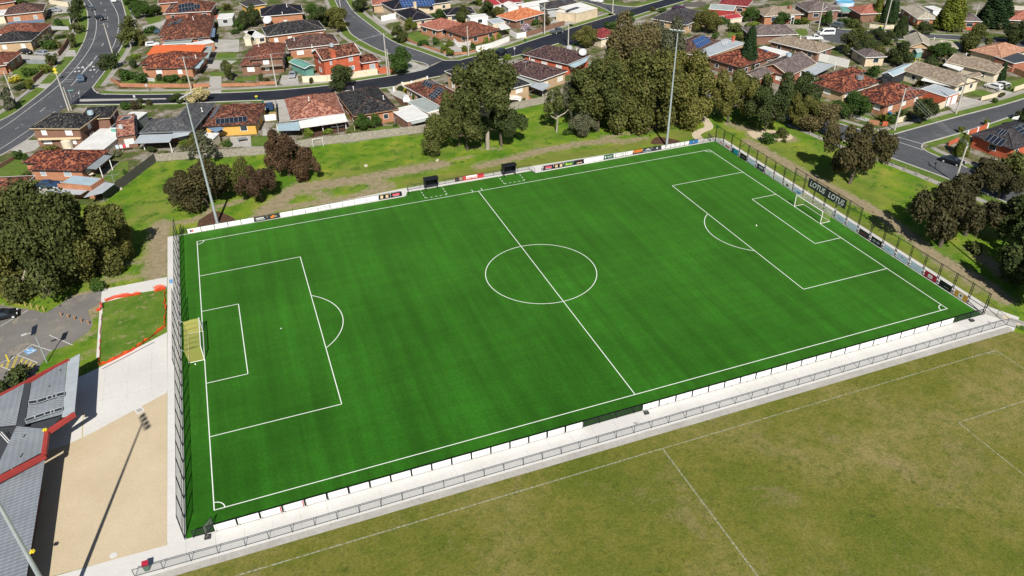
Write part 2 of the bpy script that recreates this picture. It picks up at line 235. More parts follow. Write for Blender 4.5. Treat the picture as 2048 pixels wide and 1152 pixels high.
# ---------------------------------------------------------------- geometry helpers
class MB:
    def __init__(s): s.v=[]; s.f=[]; s.uv=[]; s.mi=[]
    def face(s,pts,uv=None,mi=0):
        n=len(s.v); s.v+= [tuple(p) for p in pts]; s.f.append(tuple(range(n,n+len(pts)))); s.uv.append(uv or [(p[0],p[1]) for p in pts]); s.mi.append(mi)
    def wallquad(s,a,b,z0,z1,mi=0):
        L=math.hypot(b[0]-a[0],b[1]-a[1]); s.face([(a[0],a[1],z0),(b[0],b[1],z0),(b[0],b[1],z1),(a[0],a[1],z1)],[(0,z0),(L,z0),(L,z1),(0,z1)],mi)
    def prism(s,poly,z0,z1,mi=0,bottom=False):
        n=len(poly); area=sum(poly[i][0]*poly[(i+1)%n][1]-poly[(i+1)%n][0]*poly[i][1] for i in range(n))
        if area<0: poly=poly[::-1]
        for i in range(n): s.wallquad(poly[i],poly[(i+1)%n],z0,z1,mi)
        s.face([(p[0],p[1],z1) for p in poly],None,mi)
        if bottom: s.face([(p[0],p[1],z0) for p in poly[::-1]],None,mi)
    def box(s,c,size,rot=0.0,mi=0):
        x,y,z=c; a,b,h=size; ca,sa=math.cos(rot),math.sin(rot)
        s.prism([(x+ca*u*a/2-sa*w*b/2,y+sa*u*a/2+ca*w*b/2) for u,w in ((-1,-1),(1,-1),(1,1),(-1,1))],z,z+h,mi,True)
    def tube(s,p,q,r,n=6,r2=None,cap=True,mi=0):
        p=Vector(p); q=Vector(q); d=(q-p).normalized(); a=d.orthogonal().normalized(); b=d.cross(a); r2=r if r2 is None else r2
        A=[p+(a*math.cos(2*math.pi*i/n)+b*math.sin(2*math.pi*i/n))*r for i in range(n)]; B=[q+(a*math.cos(2*math.pi*i/n)+b*math.sin(2*math.pi*i/n))*r2 for i in range(n)]
        for i in range(n): s.face([A[i],A[(i+1)%n],B[(i+1)%n],B[i]],None,mi)
        if cap: s.face(A[::-1],None,mi); s.face(B,None,mi)
    def slab(s,pts,th,mi=0):        # sloped panel: 3-4 top points, thickness downwards
        uv=planeuv(pts); s.face(pts,uv,mi); lo=[(p[0],p[1],p[2]-th) for p in pts]; s.face(lo[::-1],uv[::-1],mi); n=len(pts)
        for i in range(n): j=(i+1)%n; s.face([lo[i],lo[j],pts[j],pts[i]],None,mi)
    def mesh(s,name,mats):
        me=bpy.data.meshes.new(name); me.from_pydata(s.v,[],s.f)
        if not isinstance(mats,(list,tuple)): mats=[mats]
        for m in mats: me.materials.append(MATS[m] if isinstance(m,str) else m)
        ul=me.uv_layers.new(name='UVMap'); flat=[c for u in s.uv for p in u for c in p]; ul.data.foreach_set('uv',flat)
        if any(s.mi): me.polygons.foreach_set('material_index',s.mi)
        me.update(); return me
def planeuv(pts):
    P=[Vector(p) for p in pts]; u=(P[1]-P[0]).normalized(); n=(P[1]-P[0]).cross(P[-1]-P[0]).normalized(); w=n.cross(u)
    return [((p-P[0]).dot(u),(p-P[0]).dot(w)) for p in P]
def tag(o,label=None,cat=None,group=None,kind=None):
    if label: o['label']=label
    if cat: o['category']=cat
    if group: o['group']=group
    if kind: o['kind']=kind
    return o
def link(name,me,parent=None,loc=(0,0,0),rz=0.0,scale=None):
    o=bpy.data.objects.new(name,me); COL.objects.link(o); o.location=loc; o.rotation_euler=(0,0,rz)
    if scale: o.scale=scale
    if parent: o.parent=parent
    return o
def thing(name,label,cat,loc,rz=0.0,group=None):
    return tag(link(name,None,None,loc,rz),label,cat,group)
def part(name,mb,mat,parent,label=None,kind=None):
    o=link(name,mb.mesh(name,mat),parent); return tag(o,label,None,None,kind)
def single(name,mb,mat,label,cat,loc=(0,0,0),group=None):
    return tag(link(name,mb.mesh(name,mat),None,loc),label,cat,group)
def struct(name,mb,mat): return tag(link(name,mb.mesh(name,mat)),kind='structure')
def dup(o,loc,rz=0.0,label=None,scale=None,parent=None):
    c=o.copy(); COL.objects.link(c)
    if parent is None: c.location=loc; c.rotation_euler=(0,0,rz)
    else: c.parent=parent
    if label: c['label']=label
    if scale: c.scale=scale
    for ch in o.children: dup(ch,None,parent=c)
    return c
def sheet(name,poly,mat,z):
    mb=MB(); area=sum(poly[i][0]*poly[(i+1)%len(poly)][1]-poly[(i+1)%len(poly)][0]*poly[i][1] for i in range(len(poly)))
    if area<0: poly=poly[::-1]
    mb.face([(x,y,z) for x,y in poly]); return struct(name,mb,mat)
def smooth(pts,k=2):
    for _ in range(k):
        out=[pts[0]]
        for a,b in zip(pts,pts[1:]): out+=[(a[0]*.75+b[0]*.25,a[1]*.75+b[1]*.25),(a[0]*.25+b[0]*.75,a[1]*.25+b[1]*.75)]
        pts=out+[pts[-1]]
    return pts
def offset(pts,d):              # left-hand offset of a polyline
    out=[]
    for i,p in enumerate(pts):
        a=pts[max(i-1,0)]; b=pts[min(i+1,len(pts)-1)]; L=math.hypot(b[0]-a[0],b[1]-a[1]) or 1
        out.append((p[0]-(b[1]-a[1])/L*d,p[1]+(b[0]-a[0])/L*d))
    return out
def ribbon(mb,pts,d0,d1,z,mi=0):
    A=offset(pts,d0); B=offset(pts,d1)
    for i in range(len(pts)-1):
        q=[(*A[i],z),(*A[i+1],z),(*B[i+1],z),(*B[i],z)]
        if d1<d0: q=q[::-1]
        mb.face(q,None,mi)
def arc(cx,cy,r,a0,a1,n=40): return [(cx+r*math.cos(a0+(a1-a0)*i/n),cy+r*math.sin(a0+(a1-a0)*i/n)) for i in range(n+1)]
def textmesh(txt,size,mat,bold=0.0,shear=0.0):
    c=bpy.data.curves.new('t','FONT'); c.body=txt; c.size=size; c.align_x='CENTER'; c.align_y='CENTER'; c.shear=shear; c.offset=bold; c.resolution_u=2
    o=bpy.data.objects.new('t',c); me=bpy.data.meshes.new_from_object(o); bpy.data.objects.remove(o); me.materials.clear(); me.materials.append(MATS[mat]); me.name='lettering'; return me
def up(x,y,z): return (x,y,z)
# ---------------------------------------------------------------- houses
def rectof(A,B,C):
    A=Vector(A); B=Vector(B); u=(B-A); w=u.length; u/=w; v=Vector((-u.y,u.x))
    d=C if isinstance(C,(int,float)) else (Vector(C)-B).dot(v)
    if d<0: raise ValueError('flip %s %s'%(A,B))
    return A,u,v,w,d
class Wing:
    def __init__(s,A,B,C,z=2.7,kind='hip',pitch=0.40,ov=0.5):
        s.A,s.u,s.v,s.w,s.d=rectof(A,B,C); s.z=z; s.kind=kind; s.k=pitch; s.ov=ov
    def P(s,a,b): q=s.A+s.u*a+s.v*b; return (q.x,q.y)
    def loc(s,x,y): q=Vector((x,y))-s.A; return q.dot(s.u),q.dot(s.v)
    def inside(s,x,y,m=0.0): a,b=s.loc(x,y); return m<a<s.w-m and m<b<s.d-m
    def h(s,x,y):
        a,b=s.loc(x,y)
        if a<-.3 or b<-.3 or a>s.w+.3 or b>s.d+.3: return -1
        if s.kind=='hip': return s.z+s.k*min(a,b,s.w-a,s.d-b)
        if s.kind=='gable': return s.z+s.k*min(b,s.d-b)
        if s.kind=='gabled': return s.z+s.k*min(a,s.w-a)
        if s.kind=='skill': return s.z+s.k*b
        return s.z
def house(label,wings,roof,wall,cat='house',name='house',group='brick houses of the suburb',gutter='paint_white',ridge=None,win='blind',parapet=False,nowin=()):
    w0=wings[0]; c=w0.P(w0.w/2,w0.d/2); root=thing(name,label,cat,(c[0],c[1],0),0,group)
    ox,oy=c; L=lambda p:(p[0]-ox,p[1]-oy)
    rf=MB(); gt=MB(); rc=MB(); nrm=0
    for i,g in enumerate(wings):
        z=g.z; w,d=g.w,g.d; P=lambda a,b,zz:(*L(g.P(a,b)),zz)
        def f(*pts):
            rf.face(pts,planeuv(pts))
        if g.kind in('hip','gable','gabled'):
            if g.kind=='hip':
                m=min(w,d)/2; h=z+g.k*m
                if w>=d: r1,r2=(m,m),(w-m,m)
                else: r1,r2=(m,m),(m,d-m)
                R1=P(*r1,h); R2=P(*r2,h); a,b,cc,dd=P(0,0,z),P(w,0,z),P(w,d,z),P(0,d,z)
                if w>=d: f(a,b,R2,R1); f(b,cc,R2); f(cc,dd,R1,R2); f(dd,a,R1)
                else: f(a,b,R1); f(b,cc,R2,R1); f(cc,dd,R2); f(dd,a,R1,R2)
                lines=[(R1,R2),(a,R1),(dd if w>=d else b,R1),(b if w>=d else cc,R2),(cc if w>=d else dd,R2)]
            else:
                if g.kind=='gable': R1,R2=P(0,d/2,z+g.k*d/2),P(w,d/2,z+g.k*d/2); f(P(0,0,z),P(w,0,z),R2,R1); f(P(w,d,z),P(0,d,z),R1,R2)
                else: R1,R2=P(w/2,0,z+g.k*w/2),P(w/2,d,z+g.k*w/2); f(P(w,0,z),P(w,d,z),R2,R1); f(P(0,d,z),P(0,0,z),R1,R2)
                lines=[(R1,R2)]
            for p,q in lines:
                if (Vector(p)-Vector(q)).length>0.3: rc.tube((p[0],p[1],p[2]+.02),(q[0],q[1],q[2]+.02),0.11,5)
        elif g.kind=='skill':
            f(P(0,0,z),P(w,0,z),P(w,d,z+g.k*d),P(0,d,z+g.k*d))
        else:
            f(P(0,0,z),P(w,0,z),P(w,d,z),P(0,d,z))
        e=0.05; zz=z-0.18-0.013*i
        edges=[((0,0),(w,0)),((w,0),(w,d)),((w,d),(0,d)),((0,d),(0,0))]
        for (p,q) in edges:
            if g.kind=='gable' and p[0]==q[0] or g.kind=='gabled' and p[1]==q[1]:   # barge boards
                mid=((p[0]+q[0])/2,(p[1]+q[1])/2); hm=g.h(*g.P(*mid))
                for s_ in (p,q): gt.tube(P(*s_,z-.04),P(*mid,hm-.04),0.09,4)
                continue
            if g.kind=='skill' and p[0]==q[0]:
                gt.tube(P(*p,z+g.k*p[1]-.06),P(*q,z+g.k*q[1]-.06),0.1,4); continue
            pz=z+(g.k*g.d if g.kind=='skill' and p[1]>0 and q[1]>0 else 0)
            p2,q2=L(g.P(*p)),L(g.P(*q)); t=Vector((q2[0]-p2[0],q2[1]-p2[1])).normalized(); n=Vector((t.y,-t.x))*0.09
            gt.prism([(p2[0],p2[1]),(q2[0],q2[1]),(q2[0]+n.x,q2[1]+n.y),(p2[0]+n.x,p2[1]+n.y)],pz-0.13-.011*i,pz+0.02-.011*i,0,True)
        rf.face([P(0,0,zz+.03),P(0,d,zz+.03),P(w,d,zz+.03),P(w,0,zz+.03)])
    part('roof',rf,roof,root)
    part('gutter',gt,gutter,root)
    if rc.v and ridge: part('ridge_cap',rc,ridge,root)
    for i,g in enumerate(wings):
        o=g.ov; w,d=g.w,g.d; mb=MB(); P=lambda a,b:L(g.P(a,b))
        if w<2*o+.5 or d<2*o+.5: continue
        cs=[P(o,o),P(w-o,o),P(w-o,d-o),P(o,d-o)]; top=g.z-0.16-0.01*i
        for k in range(4): mb.wallquad(cs[k],cs[(k+1)%4],0,top if g.kind not in('flat',) else g.z-.05)
        if g.kind=='gable':
            for x in (o,w-o):
                a,b=P(x,o),P(x,d-o); m=P(x,d/2); q=[(*a,top),(*b,top),(*m,g.z+g.k*d/2-.12)]
                mb.face(q if x>o else q[::-1],[(0,0),(d-2*o,0),(d/2-o,g.k*d/2)])
        if g.kind=='gabled':
            for y in (o,d-o):
                a,b=P(o,y),P(w-o,y); m=P(w/2,y); q=[(*a,top),(*b,top),(*m,g.z+g.k*w/2-.12)]
                mb.face(q if y==o else q[::-1],[(0,0),(w-2*o,0),(w/2-o,g.k*w/2)])
        if g.kind=='skill':
            a,b=P(w-o,o),P(w-o,d-o); mb.face([(*a,top),(*b,top),(*b,top+g.k*(d-o))],[(0,0),(1,0),(1,1)]); a,b=P(o,o),P(o,d-o); mb.face([(*b,top),(*a,top),(*b,top+g.k*(d-o))],[(0,0),(1,0),(1,1)]); mb.wallquad(P(w-o,d-o),P(o,d-o),top,top+g.k*(d-o))
        part('wall',mb,wall,root)
        if win is None or i in nowin: continue
        storeys=[0.95] if g.z<4 else [0.95,g.z-1.75]
        sides=[(g.P(o,o),g.P(w-o,o)),(g.P(w-o,o),g.P(w-o,d-o)),(g.P(o,d-o),g.P(o,o))]
        for (a,b) in sides:
            t=Vector((b[0]-a[0],b[1]-a[1])); ln=t.length; t/=ln; n=Vector((t.y,-t.x))
            mid=Vector(((a[0]+b[0])/2,(a[1]+b[1])/2))
            if n.dot(Vector((-41,-99))-mid)<0: continue
            cnt=max(1,int(ln/4.3)) if ln>2.6 else 0
            for j in range(cnt):
                s0=ln*(j+0.5)/cnt+random.uniform(-.5,.5); q=Vector(a)+t*s0
                if any(gg is not g and gg.inside(q.x+n.x*.6,q.y+n.y*.6) for gg in wings): continue
                for sz in storeys: window(root,q-Vector(c),t,n,sz,random.choice((1.2,1.6,2.0)),min(1.25,g.z-.3-sz),win)
    return root,wings,c
def window(root,q,t,n,z,w,h,style):
    def quadbox(mb,x0,x1,z0,z1,d0,d1):
        mb.prism([(q.x+t.x*x0+n.x*d0,q.y+t.y*x0+n.y*d0),(q.x+t.x*x1+n.x*d0,q.y+t.y*x1+n.y*d0),(q.x+t.x*x1+n.x*d1,q.y+t.y*x1+n.y*d1),(q.x+t.x*x0+n.x*d1,q.y+t.y*x0+n.y*d1)],z0,z1,0,True)
    f=MB()
    for x0,x1,z0,z1 in ((-w/2,w/2,z,z+.07),(-w/2,w/2,z+h-.07,z+h),(-w/2,-w/2+.07,z+.07,z+h-.07),(w/2-.07,w/2,z+.07,z+h-.07)): quadbox(f,x0,x1,z0,z1,-.02,.07)
    wo=part('window',f,'paint_white',root)
    g=MB(); quadbox(g,-w/2+.07,w/2-.07,z+.07,z+h-.07,-.01,.03); st=style if style!='mix' else random.choice(('blind','glass','curtain'))
    part('pane' if st!='blind' else 'shutter',g,{'blind':'window_blind','glass':'glass_dark','curtain':'curtain_glass'}[st],wo)
def roofz(ws,x,y): return max([g.h(x,y) for g in ws]+[0])
def panels(h,TL,TR,BL,nx,ny,mat='solar_navy',gap=0.012,only=None):
    root,ws,c=h; TL,TR,BL=Vector(TL),Vector(TR),Vector(BL); U=(TR-TL)/nx; V=(BL-TL)/ny
    for i in range(nx):
        for j in range(ny):
            if only and (i,j) not in only: continue
            cs=[TL+U*(i+a)+V*(j+b) for a,b in ((gap,1-gap),(1-gap,1-gap),(1-gap,gap),(gap,gap))]
            ctr=(cs[0]+cs[2])/2; zc=roofz(ws,ctr.x,ctr.y); e=0.5; gx=(roofz(ws,ctr.x+e,ctr.y)-roofz(ws,ctr.x-e,ctr.y)); gy=(roofz(ws,ctr.x,ctr.y+e)-roofz(ws,ctr.x,ctr.y-e))
            if zc<1: continue
            q=[(p.x-c[0],p.y-c[1],zc+.14+max(-.5,min(.5,gx))*(p.x-ctr.x)+max(-.5,min(.5,gy))*(p.y-ctr.y)) for p in cs]
            if (Vector(q[1])-Vector(q[0])).cross(Vector(q[3])-Vector(q[0])).z<0: q=q[::-1]
            mb=MB(); mb.slab(q,.05); o=part('solar_panel',mb,mat,root)
            fr=MB()
            for a in range(4): fr.tube(q[a],q[(a+1)%4],.013,3,cap=False)
            part('panel_frame',fr,'paint_silver',o)
def awning(h,A,B,C,D,zA,zD,mat,posts=(),name='patio_roof',th=0.07):
    root,ws,c=h; q=[(A[0]-c[0],A[1]-c[1],zA),(B[0]-c[0],B[1]-c[1],zA),(C[0]-c[0],C[1]-c[1],zD),(D[0]-c[0],D[1]-c[1],zD)]
    if (Vector(q[1])-Vector(q[0])).cross(Vector(q[3])-Vector(q[0])).z<0: q=[q[1],q[0],q[3],q[2]]
    mb=MB(); mb.slab(q,th); o=part(name,mb,mat,root)
    for p in posts:
        z=min(zA,zD)-th+.01; b=MB(); b.box((p[0]-c[0],p[1]-c[1],0),(.14,.14,z)); part('post',b,'paint_white',root)
    return o
def chimney(h,p,size=0.9,top=1.6,mat='brick_red'):
    root,ws,c=h; z=roofz(ws,*p); b=MB(); b.box((p[0]-c[0],p[1]-c[1],0.2),(size,size*.7,z+top-.2)); b.box((p[0]-c[0],p[1]-c[1],z+top),(size+.16,size*.7+.16,.12)); part('chimney',b,mat,root)
def flue(h,p,hh=0.8,mat='paint_white'):
    root,ws,c=h; z=roofz(ws,*p); b=MB(); b.tube((p[0]-c[0],p[1]-c[1],z-.1),(p[0]-c[0],p[1]-c[1],z+hh),.09,6); b.tube((p[0]-c[0],p[1]-c[1],z+hh),(p[0]-c[0],p[1]-c[1],z+hh+.14),.17,6,.1); b.box((p[0]-c[0],p[1]-c[1],z-.05),(.4,.4,.1)); part('flue',b,mat,root)
def cooler(h,p,mat='paint_silver',s=1.1):
    root,ws,c=h; z=roofz(ws,*p); b=MB(); x,y=p[0]-c[0],p[1]-c[1]; b.box((x,y,z-.3),(s*.5,s*.5,.5)); b.prism([(x+s*.62*math.cos(a),y+s*.62*math.sin(a)) for a in [math.pi/4*k+.39 for k in range(8)]],z+.2,z+.95,0,True); b.prism([(x+s*.5*math.cos(a),y+s*.5*math.sin(a)) for a in [math.pi/4*k+.39 for k in range(8)]],z+.95,z+1.05); part('rooftop_cooler',b,mat,root)
def aerial(h,p,hh=2.2):
    root,ws,c=h; z=roofz(ws,*p); x,y=p[0]-c[0],p[1]-c[1]; b=MB(); b.tube((x,y,z-.1),(x,y,z+hh),.03,4); b.tube((x-.9,y-.3,z+hh-.1),(x+.9,y+.3,z+hh-.1),.025,4)
    for k in range(5): b.tube((x-.7+.35*k+.1,y-.25+.12*k-.35,z+hh-.1),(x-.7+.35*k-.1,y-.25+.12*k+.35,z+hh-.1),.015,3)
    part('aerial',b,'paint_silver',root)
def dish(h,p,r=0.9,z=None,mat='paint_silver'):
    root,ws,c=h; z0=roofz(ws,*p) if z is None else z; x,y=p[0]-c[0],p[1]-c[1]; b=MB(); n=14; d=Vector((-.3,-.6,.74)).normalized(); a=d.orthogonal().normalized(); e=d.cross(a); o=Vector((x,y,z0+1.0))
    R=[[o+(a*math.cos(2*math.pi*i/n)+e*math.sin(2*math.pi*i/n))*r*k+d*(r*.35*k*k) for i in range(n)] for k in (.02,.5,1.0)]
    for k in range(2):
        for i in range(n): b.face([R[k][i],R[k][(i+1)%n],R[k+1][(i+1)%n],R[k+1][i]])
    b.tube((x,y,z0-.05),(x,y,z0+1.0),.06,5); b.tube(o,o+d*r*.9,.03,4); part('satellite_dish',b,mat,root)
# ---------------------------------------------------------------- fences and walls
def wallfence(name,label,pts,h,mat,th=0.12,cat='fence',piers=None,cap=None,group=None,slats=0.0,kindpart='panel'):
    c=pts[0]; root=thing(name,label,cat,(c[0],c[1],0),0,group); P=[(p[0]-c[0],p[1]-c[1]) for p in pts]; ps=MB()
    for a,b in zip(P,P[1:]):
        L=math.hypot(b[0]-a[0],b[1]-a[1]); t=((b[0]-a[0])/L,(b[1]-a[1])/L); n=(-t[1]*th/2,t[0]*th/2)
        if slats:
            k=int(L/slats)
            mb=ps
            for i in range(k):
                x0=i*L/k+.004; x1=(i+1)*L/k-.012; hh=h*random.uniform(.955,1.03); dy=random.uniform(-.012,.012)
                q=[(a[0]+t[0]*x+n[0]*s_+n[0]/th*2*dy,a[1]+t[1]*x+n[1]*s_+n[1]/th*2*dy) for x,s_ in ((x0,-1),(x1,-1),(x1,1),(x0,1))]; mb.prism(q,0,hh)
        else:
            mb=MB(); k=max(1,round(L/2.6)) if h>0.9 else 1
            for i in range(k):
                x0,x1=i*L/k+.02,(i+1)*L/k-.02
                q=[(a[0]+t[0]*x+n[0]*s_,a[1]+t[1]*x+n[1]*s_) for x,s_ in ((x0,-1),(x1,-1),(x1,1),(x0,1))]; b2=MB(); b2.prism(q,0,h); part(kindpart,b2,mat,root)
    if slats: part('paling',ps,mat,root,kind='stuff')
    if piers:
        for p in P: b=MB(); b.box((p[0],p[1],0),(.36,.36,h+.14)); part('pier',b,piers,root)
    if cap:
        b=MB()
        for a,e in zip(P,P[1:]): b.tube((a[0],a[1],h+.02),(e[0],e[1],h+.02),.05,4)
        part('rail',b,cap,root)
    return root
def picket(name,label,pts,h=0.9,mat='paint_white',step=0.28,cat='fence'):
    c=pts[0]; root=thing(name,label,cat,(c[0],c[1],0)); P=[(p[0]-c[0],p[1]-c[1]) for p in pts]
    r=MB(); k_=MB()
    for a,b in zip(P,P[1:]):
        L=math.hypot(b[0]-a[0],b[1]-a[1]); n=max(1,int(L/step))
        for zz in (.25,h*.8): r.tube((*a,zz),(*b,zz),.035,4)
        for i in range(n+1): k_.box((a[0]+(b[0]-a[0])*i/n,a[1]+(b[1]-a[1])*i/n,0.05),(.12,.05,h),math.atan2(b[1]-a[1],b[0]-a[0]))
    part('rail',r,mat,root); part('picket',k_,mat,root,kind='stuff'); return root
# ---------------------------------------------------------------- cars
def make_car(style):
    if style=='van':
        prof=[(-2.3,.35),(-2.3,1.85),(-2.15,2.05),(1.0,2.08),(1.35,1.95),(2.05,1.05),(2.35,.9),(2.4,.35)]; belt=1.15; w=.92; gl=[(-2.0,1.2),(-1.95,1.8),(.95,1.8),(1.5,1.2)]
    elif style=='suv':
        prof=[(-2.2,.4),(-2.25,1.0),(-2.0,1.6),(-1.7,1.72),(.5,1.7),(1.2,1.1),(2.1,.98),(2.25,.8),(2.25,.4)]; gl=[(-1.85,1.12),(-1.6,1.6),(.4,1.6),(1.0,1.12)]; w=.9
    elif style=='ute':
        prof=[(-2.5,.45),(-2.5,1.0),(-.5,1.0),(-.4,1.7),(.8,1.68),(1.4,1.1),(2.3,1.0),(2.45,.8),(2.45,.45)]; gl=[(-.3,1.12),(-.25,1.6),(.72,1.6),(1.2,1.12)]; w=.9
    elif style=='hatch':
        prof=[(-1.95,.35),(-2.0,.9),(-1.75,1.35),(-1.4,1.47),(.4,1.44),(1.1,.98),(1.9,.85),(2.05,.65),(2.05,.35)]; gl=[(-1.6,.98),(-1.35,1.37),(.32,1.35),(.9,.98)]; w=.86
    else:
        prof=[(-2.3,.35),(-2.35,.85),(-1.7,.98),(-1.1,1.42),(-.7,1.47),(.35,1.44),(1.1,.98),(2.15,.86),(2.35,.65),(2.35,.35)]; gl=[(-1.45,1.0),(-1.0,1.37),(.3,1.35),(.95,1.0)]; w=.9
    body=MB(); top=max(z for _,z in prof)
    def hw(z): return w if z<1.0 else w-.2*(z-1.0)/(max(top-1.0,.01))
    Lf=[(x,hw(z)-(.06 if z<.5 else 0),z) for x,z in prof]; Rt=[(x,-y,z) for x,y,z in Lf]; n=len(prof)
    for i in range(n): j=(i+1)%n; body.face([Lf[i],Lf[j],Rt[j],Rt[i]][::-1])
    body.face(Lf[::-1][::-1]); body.face(Rt[::-1])
    glass=MB()
    for s_ in (1,-1):
        q=[(x,s_*(hw(z)+.012),z) for x,z in gl]; glass.face(q if s_<0 else q[::-1])
    def band(p,q,k):
        a,b=Vector((p[0],0,p[1])),Vector((q[0],0,q[1])); d=(b-a); nn=Vector((-d.z,0,d.x)).normalized()*.012
        if nn.z<0 and abs(nn.z)>abs(nn.x)*.1: nn=-nn
        a2=a+d*.12+nn; b2=a+d*.9+nn; ya,yb=hw(a2.z)-.1,hw(b2.z)-.1; glass.face([(a2.x,-ya,a2.z),(a2.x,ya,a2.z),(b2.x,yb,b2.z),(b2.x,-yb,b2.z)])
    idx={'van':[(4,5)],'suv':[(4,5),(1,2)],'ute':[(4,5),(2,3)],'hatch':[(4,5),(1,2)],'sedan':[(5,6),(2,3)]}[style]
    for a,b in idx: band(prof[a],prof[b],1)
    wheels=[]
    for x in (-1.38,1.38):
        for s_ in (1,-1): m=MB(); m.tube((x,s_*(w-.16),.33),(x,s_*(w+.02),.33),.33,10); h=MB(); h.tube((x,s_*(w+.02),.33),(x,s_*(w+.035),.33),.2,8); wheels.append((m,h))
    fx=prof[-1][0]; lights=MB(); 
    for s_ in (1,-1): lights.box((fx-.03,s_*.62,.62),(.12,.34,.16))
    return body.mesh('body',['car_white']),glass.mesh('windows','glass_dark'),[(a.mesh('wheel','rubber'),b.mesh('rim','paint_silver')) for a,b in wheels],lights.mesh('headlight','paint_white')
CARS={}
def car(style,paint,p,heading,label,group='cars parked or driving in the streets'):
    if style not in CARS: CARS[style]=make_car(style)
    b,g,wh,li=CARS[style]; r=thing('van' if style=='van' else 'car',label,'van' if style=='van' else 'car',(p[0],p[1],-.01),heading,group)
    o=link('body',b,r); o.material_slots[0].link='OBJECT'; o.material_slots[0].material=MATS[paint]
    link('windows',g,r); link('headlight',li,r)
    for m,h in wh: q=link('wheel',m,r); link('rim',h,q)
    return r
# ---------------------------------------------------------------- trees
def leafmesh(name,seed,n,size,shape):
    rs=np.random.RandomState(seed); lobes=[]; ax=rs.uniform(.86,1.16)
    k,base,rad,asp={'round':(12,.06,(.22,.38),2.0),'big':(22,.0,(.20,.32),2.0),'gum':(19,.10,(.16,.30),2.3),'wide':(19,.20,(.16,.29),1.7),'bush':(8,.05,(.34,.50),1.3),'sparse':(8,.35,(.16,.28),2.2),'cone':(0,0,(0,0),5.5),'tall':(16,.34,(.17,.30),2.4)}[shape]
    P=[];Nn=[]
    if shape=='cone':
        z=rs.rand(n)**1.25; a=rs.rand(n)*2*np.pi; r=np.sqrt(1-z)*np.minimum(1,z*9+.55)*(.72+.32*rs.rand(n))*(1+.10*np.sin(a*5+z*9))
        P=np.stack([r*np.cos(a),r*np.sin(a),.02+z*.97],1); Nn=np.stack([np.cos(a),np.sin(a),.35+0*a],1)
    else:
        zc=(1+base)/2; hz=(1-base)/2
        for i in range(k):
            for _ in range(50):
                d=rs.randn(3); d/=np.linalg.norm(d); q=d*rs.rand()**.4
                if shape in('gum','wide','tall') and q[2]<-.7: continue
                break
            rl=rs.uniform(*rad); lobes.append((q[0]*(1.14-rl*.85)*ax,q[1]*(1.14-rl*.85)/ax,zc+q[2]*hz*(1-rl*.6),rl))
        lobes.append((0,0,zc,rad[1])); k+=1
        w=np.array([l[3]**2 for l in lobes]); w/=w.sum(); li=rs.choice(k,n,p=w); Lb=np.array(lobes)[li]
        d=rs.randn(n,3); d[:,2]+=.25; d/=np.linalg.norm(d,axis=1)[:,None]; r=Lb[:,3]*(.55+.5*rs.rand(n)**.6)*np.where(rs.rand(n)<.16,1.0+.42*rs.rand(n),1.0)
        P=np.stack([Lb[:,0]+d[:,0]*r,Lb[:,1]+d[:,1]*r,Lb[:,2]+d[:,2]*r*1.3/asp],1); Nn=d
        P[:,2]=np.clip(P[:,2],.04,1.04)
    nn=Nn+rs.randn(n,3)*.75; nn/=np.linalg.norm(nn,axis=1)[:,None]
    t=np.cross(nn,rs.randn(n,3)); t/=np.linalg.norm(t,axis=1)[:,None]; b=np.cross(nn,t)
    s=size*(.55+.9*rs.rand(n))[:,None]
    V=np.empty((n,4,3)); V[:,0]=P-t*s*.5-b*s*.32; V[:,1]=P+t*s*.5-b*s*.32; V[:,2]=P+t*s*.42+b*s*.36; V[:,3]=P-t*s*.38+b*s*.40
    V[:,0]+=nn*s*.12; V[:,2]-=nn*s*.14
    V[:,:,2]=P[:,None,2]+(V[:,:,2]-P[:,None,2])/asp
    me=bpy.data.meshes.new(name); me.vertices.add(n*4); me.vertices.foreach_set('co',V.ravel()); me.loops.add(n*4); me.loops.foreach_set('vertex_index',np.arange(n*4)); me.polygons.add(n); me.polygons.foreach_set('loop_start',np.arange(n)*4); me.polygons.foreach_set('loop_total',np.full(n,4)); me.update(); me.validate()
    me.materials.append(MATS['leaf_gum']); return me,lobes
def trunkmesh(seed,lobes,bark,thick=.055,n_l=10):
    rs=np.random.RandomState(seed); b=MB(); p=Vector((0,0,-.01)); q=Vector((rs.uniform(-.06,.06),rs.uniform(-.06,.06),.3)); q2=q+Vector((rs.uniform(-.1,.1),rs.uniform(-.1,.1),.3))
    b.tube(p,q,thick*1.25,8,thick); b.tube(q,q2,thick,8,thick*.6)
    for l in lobes[:n_l]:
        e=Vector((l[0],l[1],l[2])); st=q.lerp(q2,rs.rand()*.6); m=st.lerp(e,.55)+Vector((0,0,-.04)); b.tube(st,m,thick*.5,6,thick*.34); b.tube(m,e,thick*.34,5,thick*.12)
    return b.mesh('trunk',bark)
PROTO={}
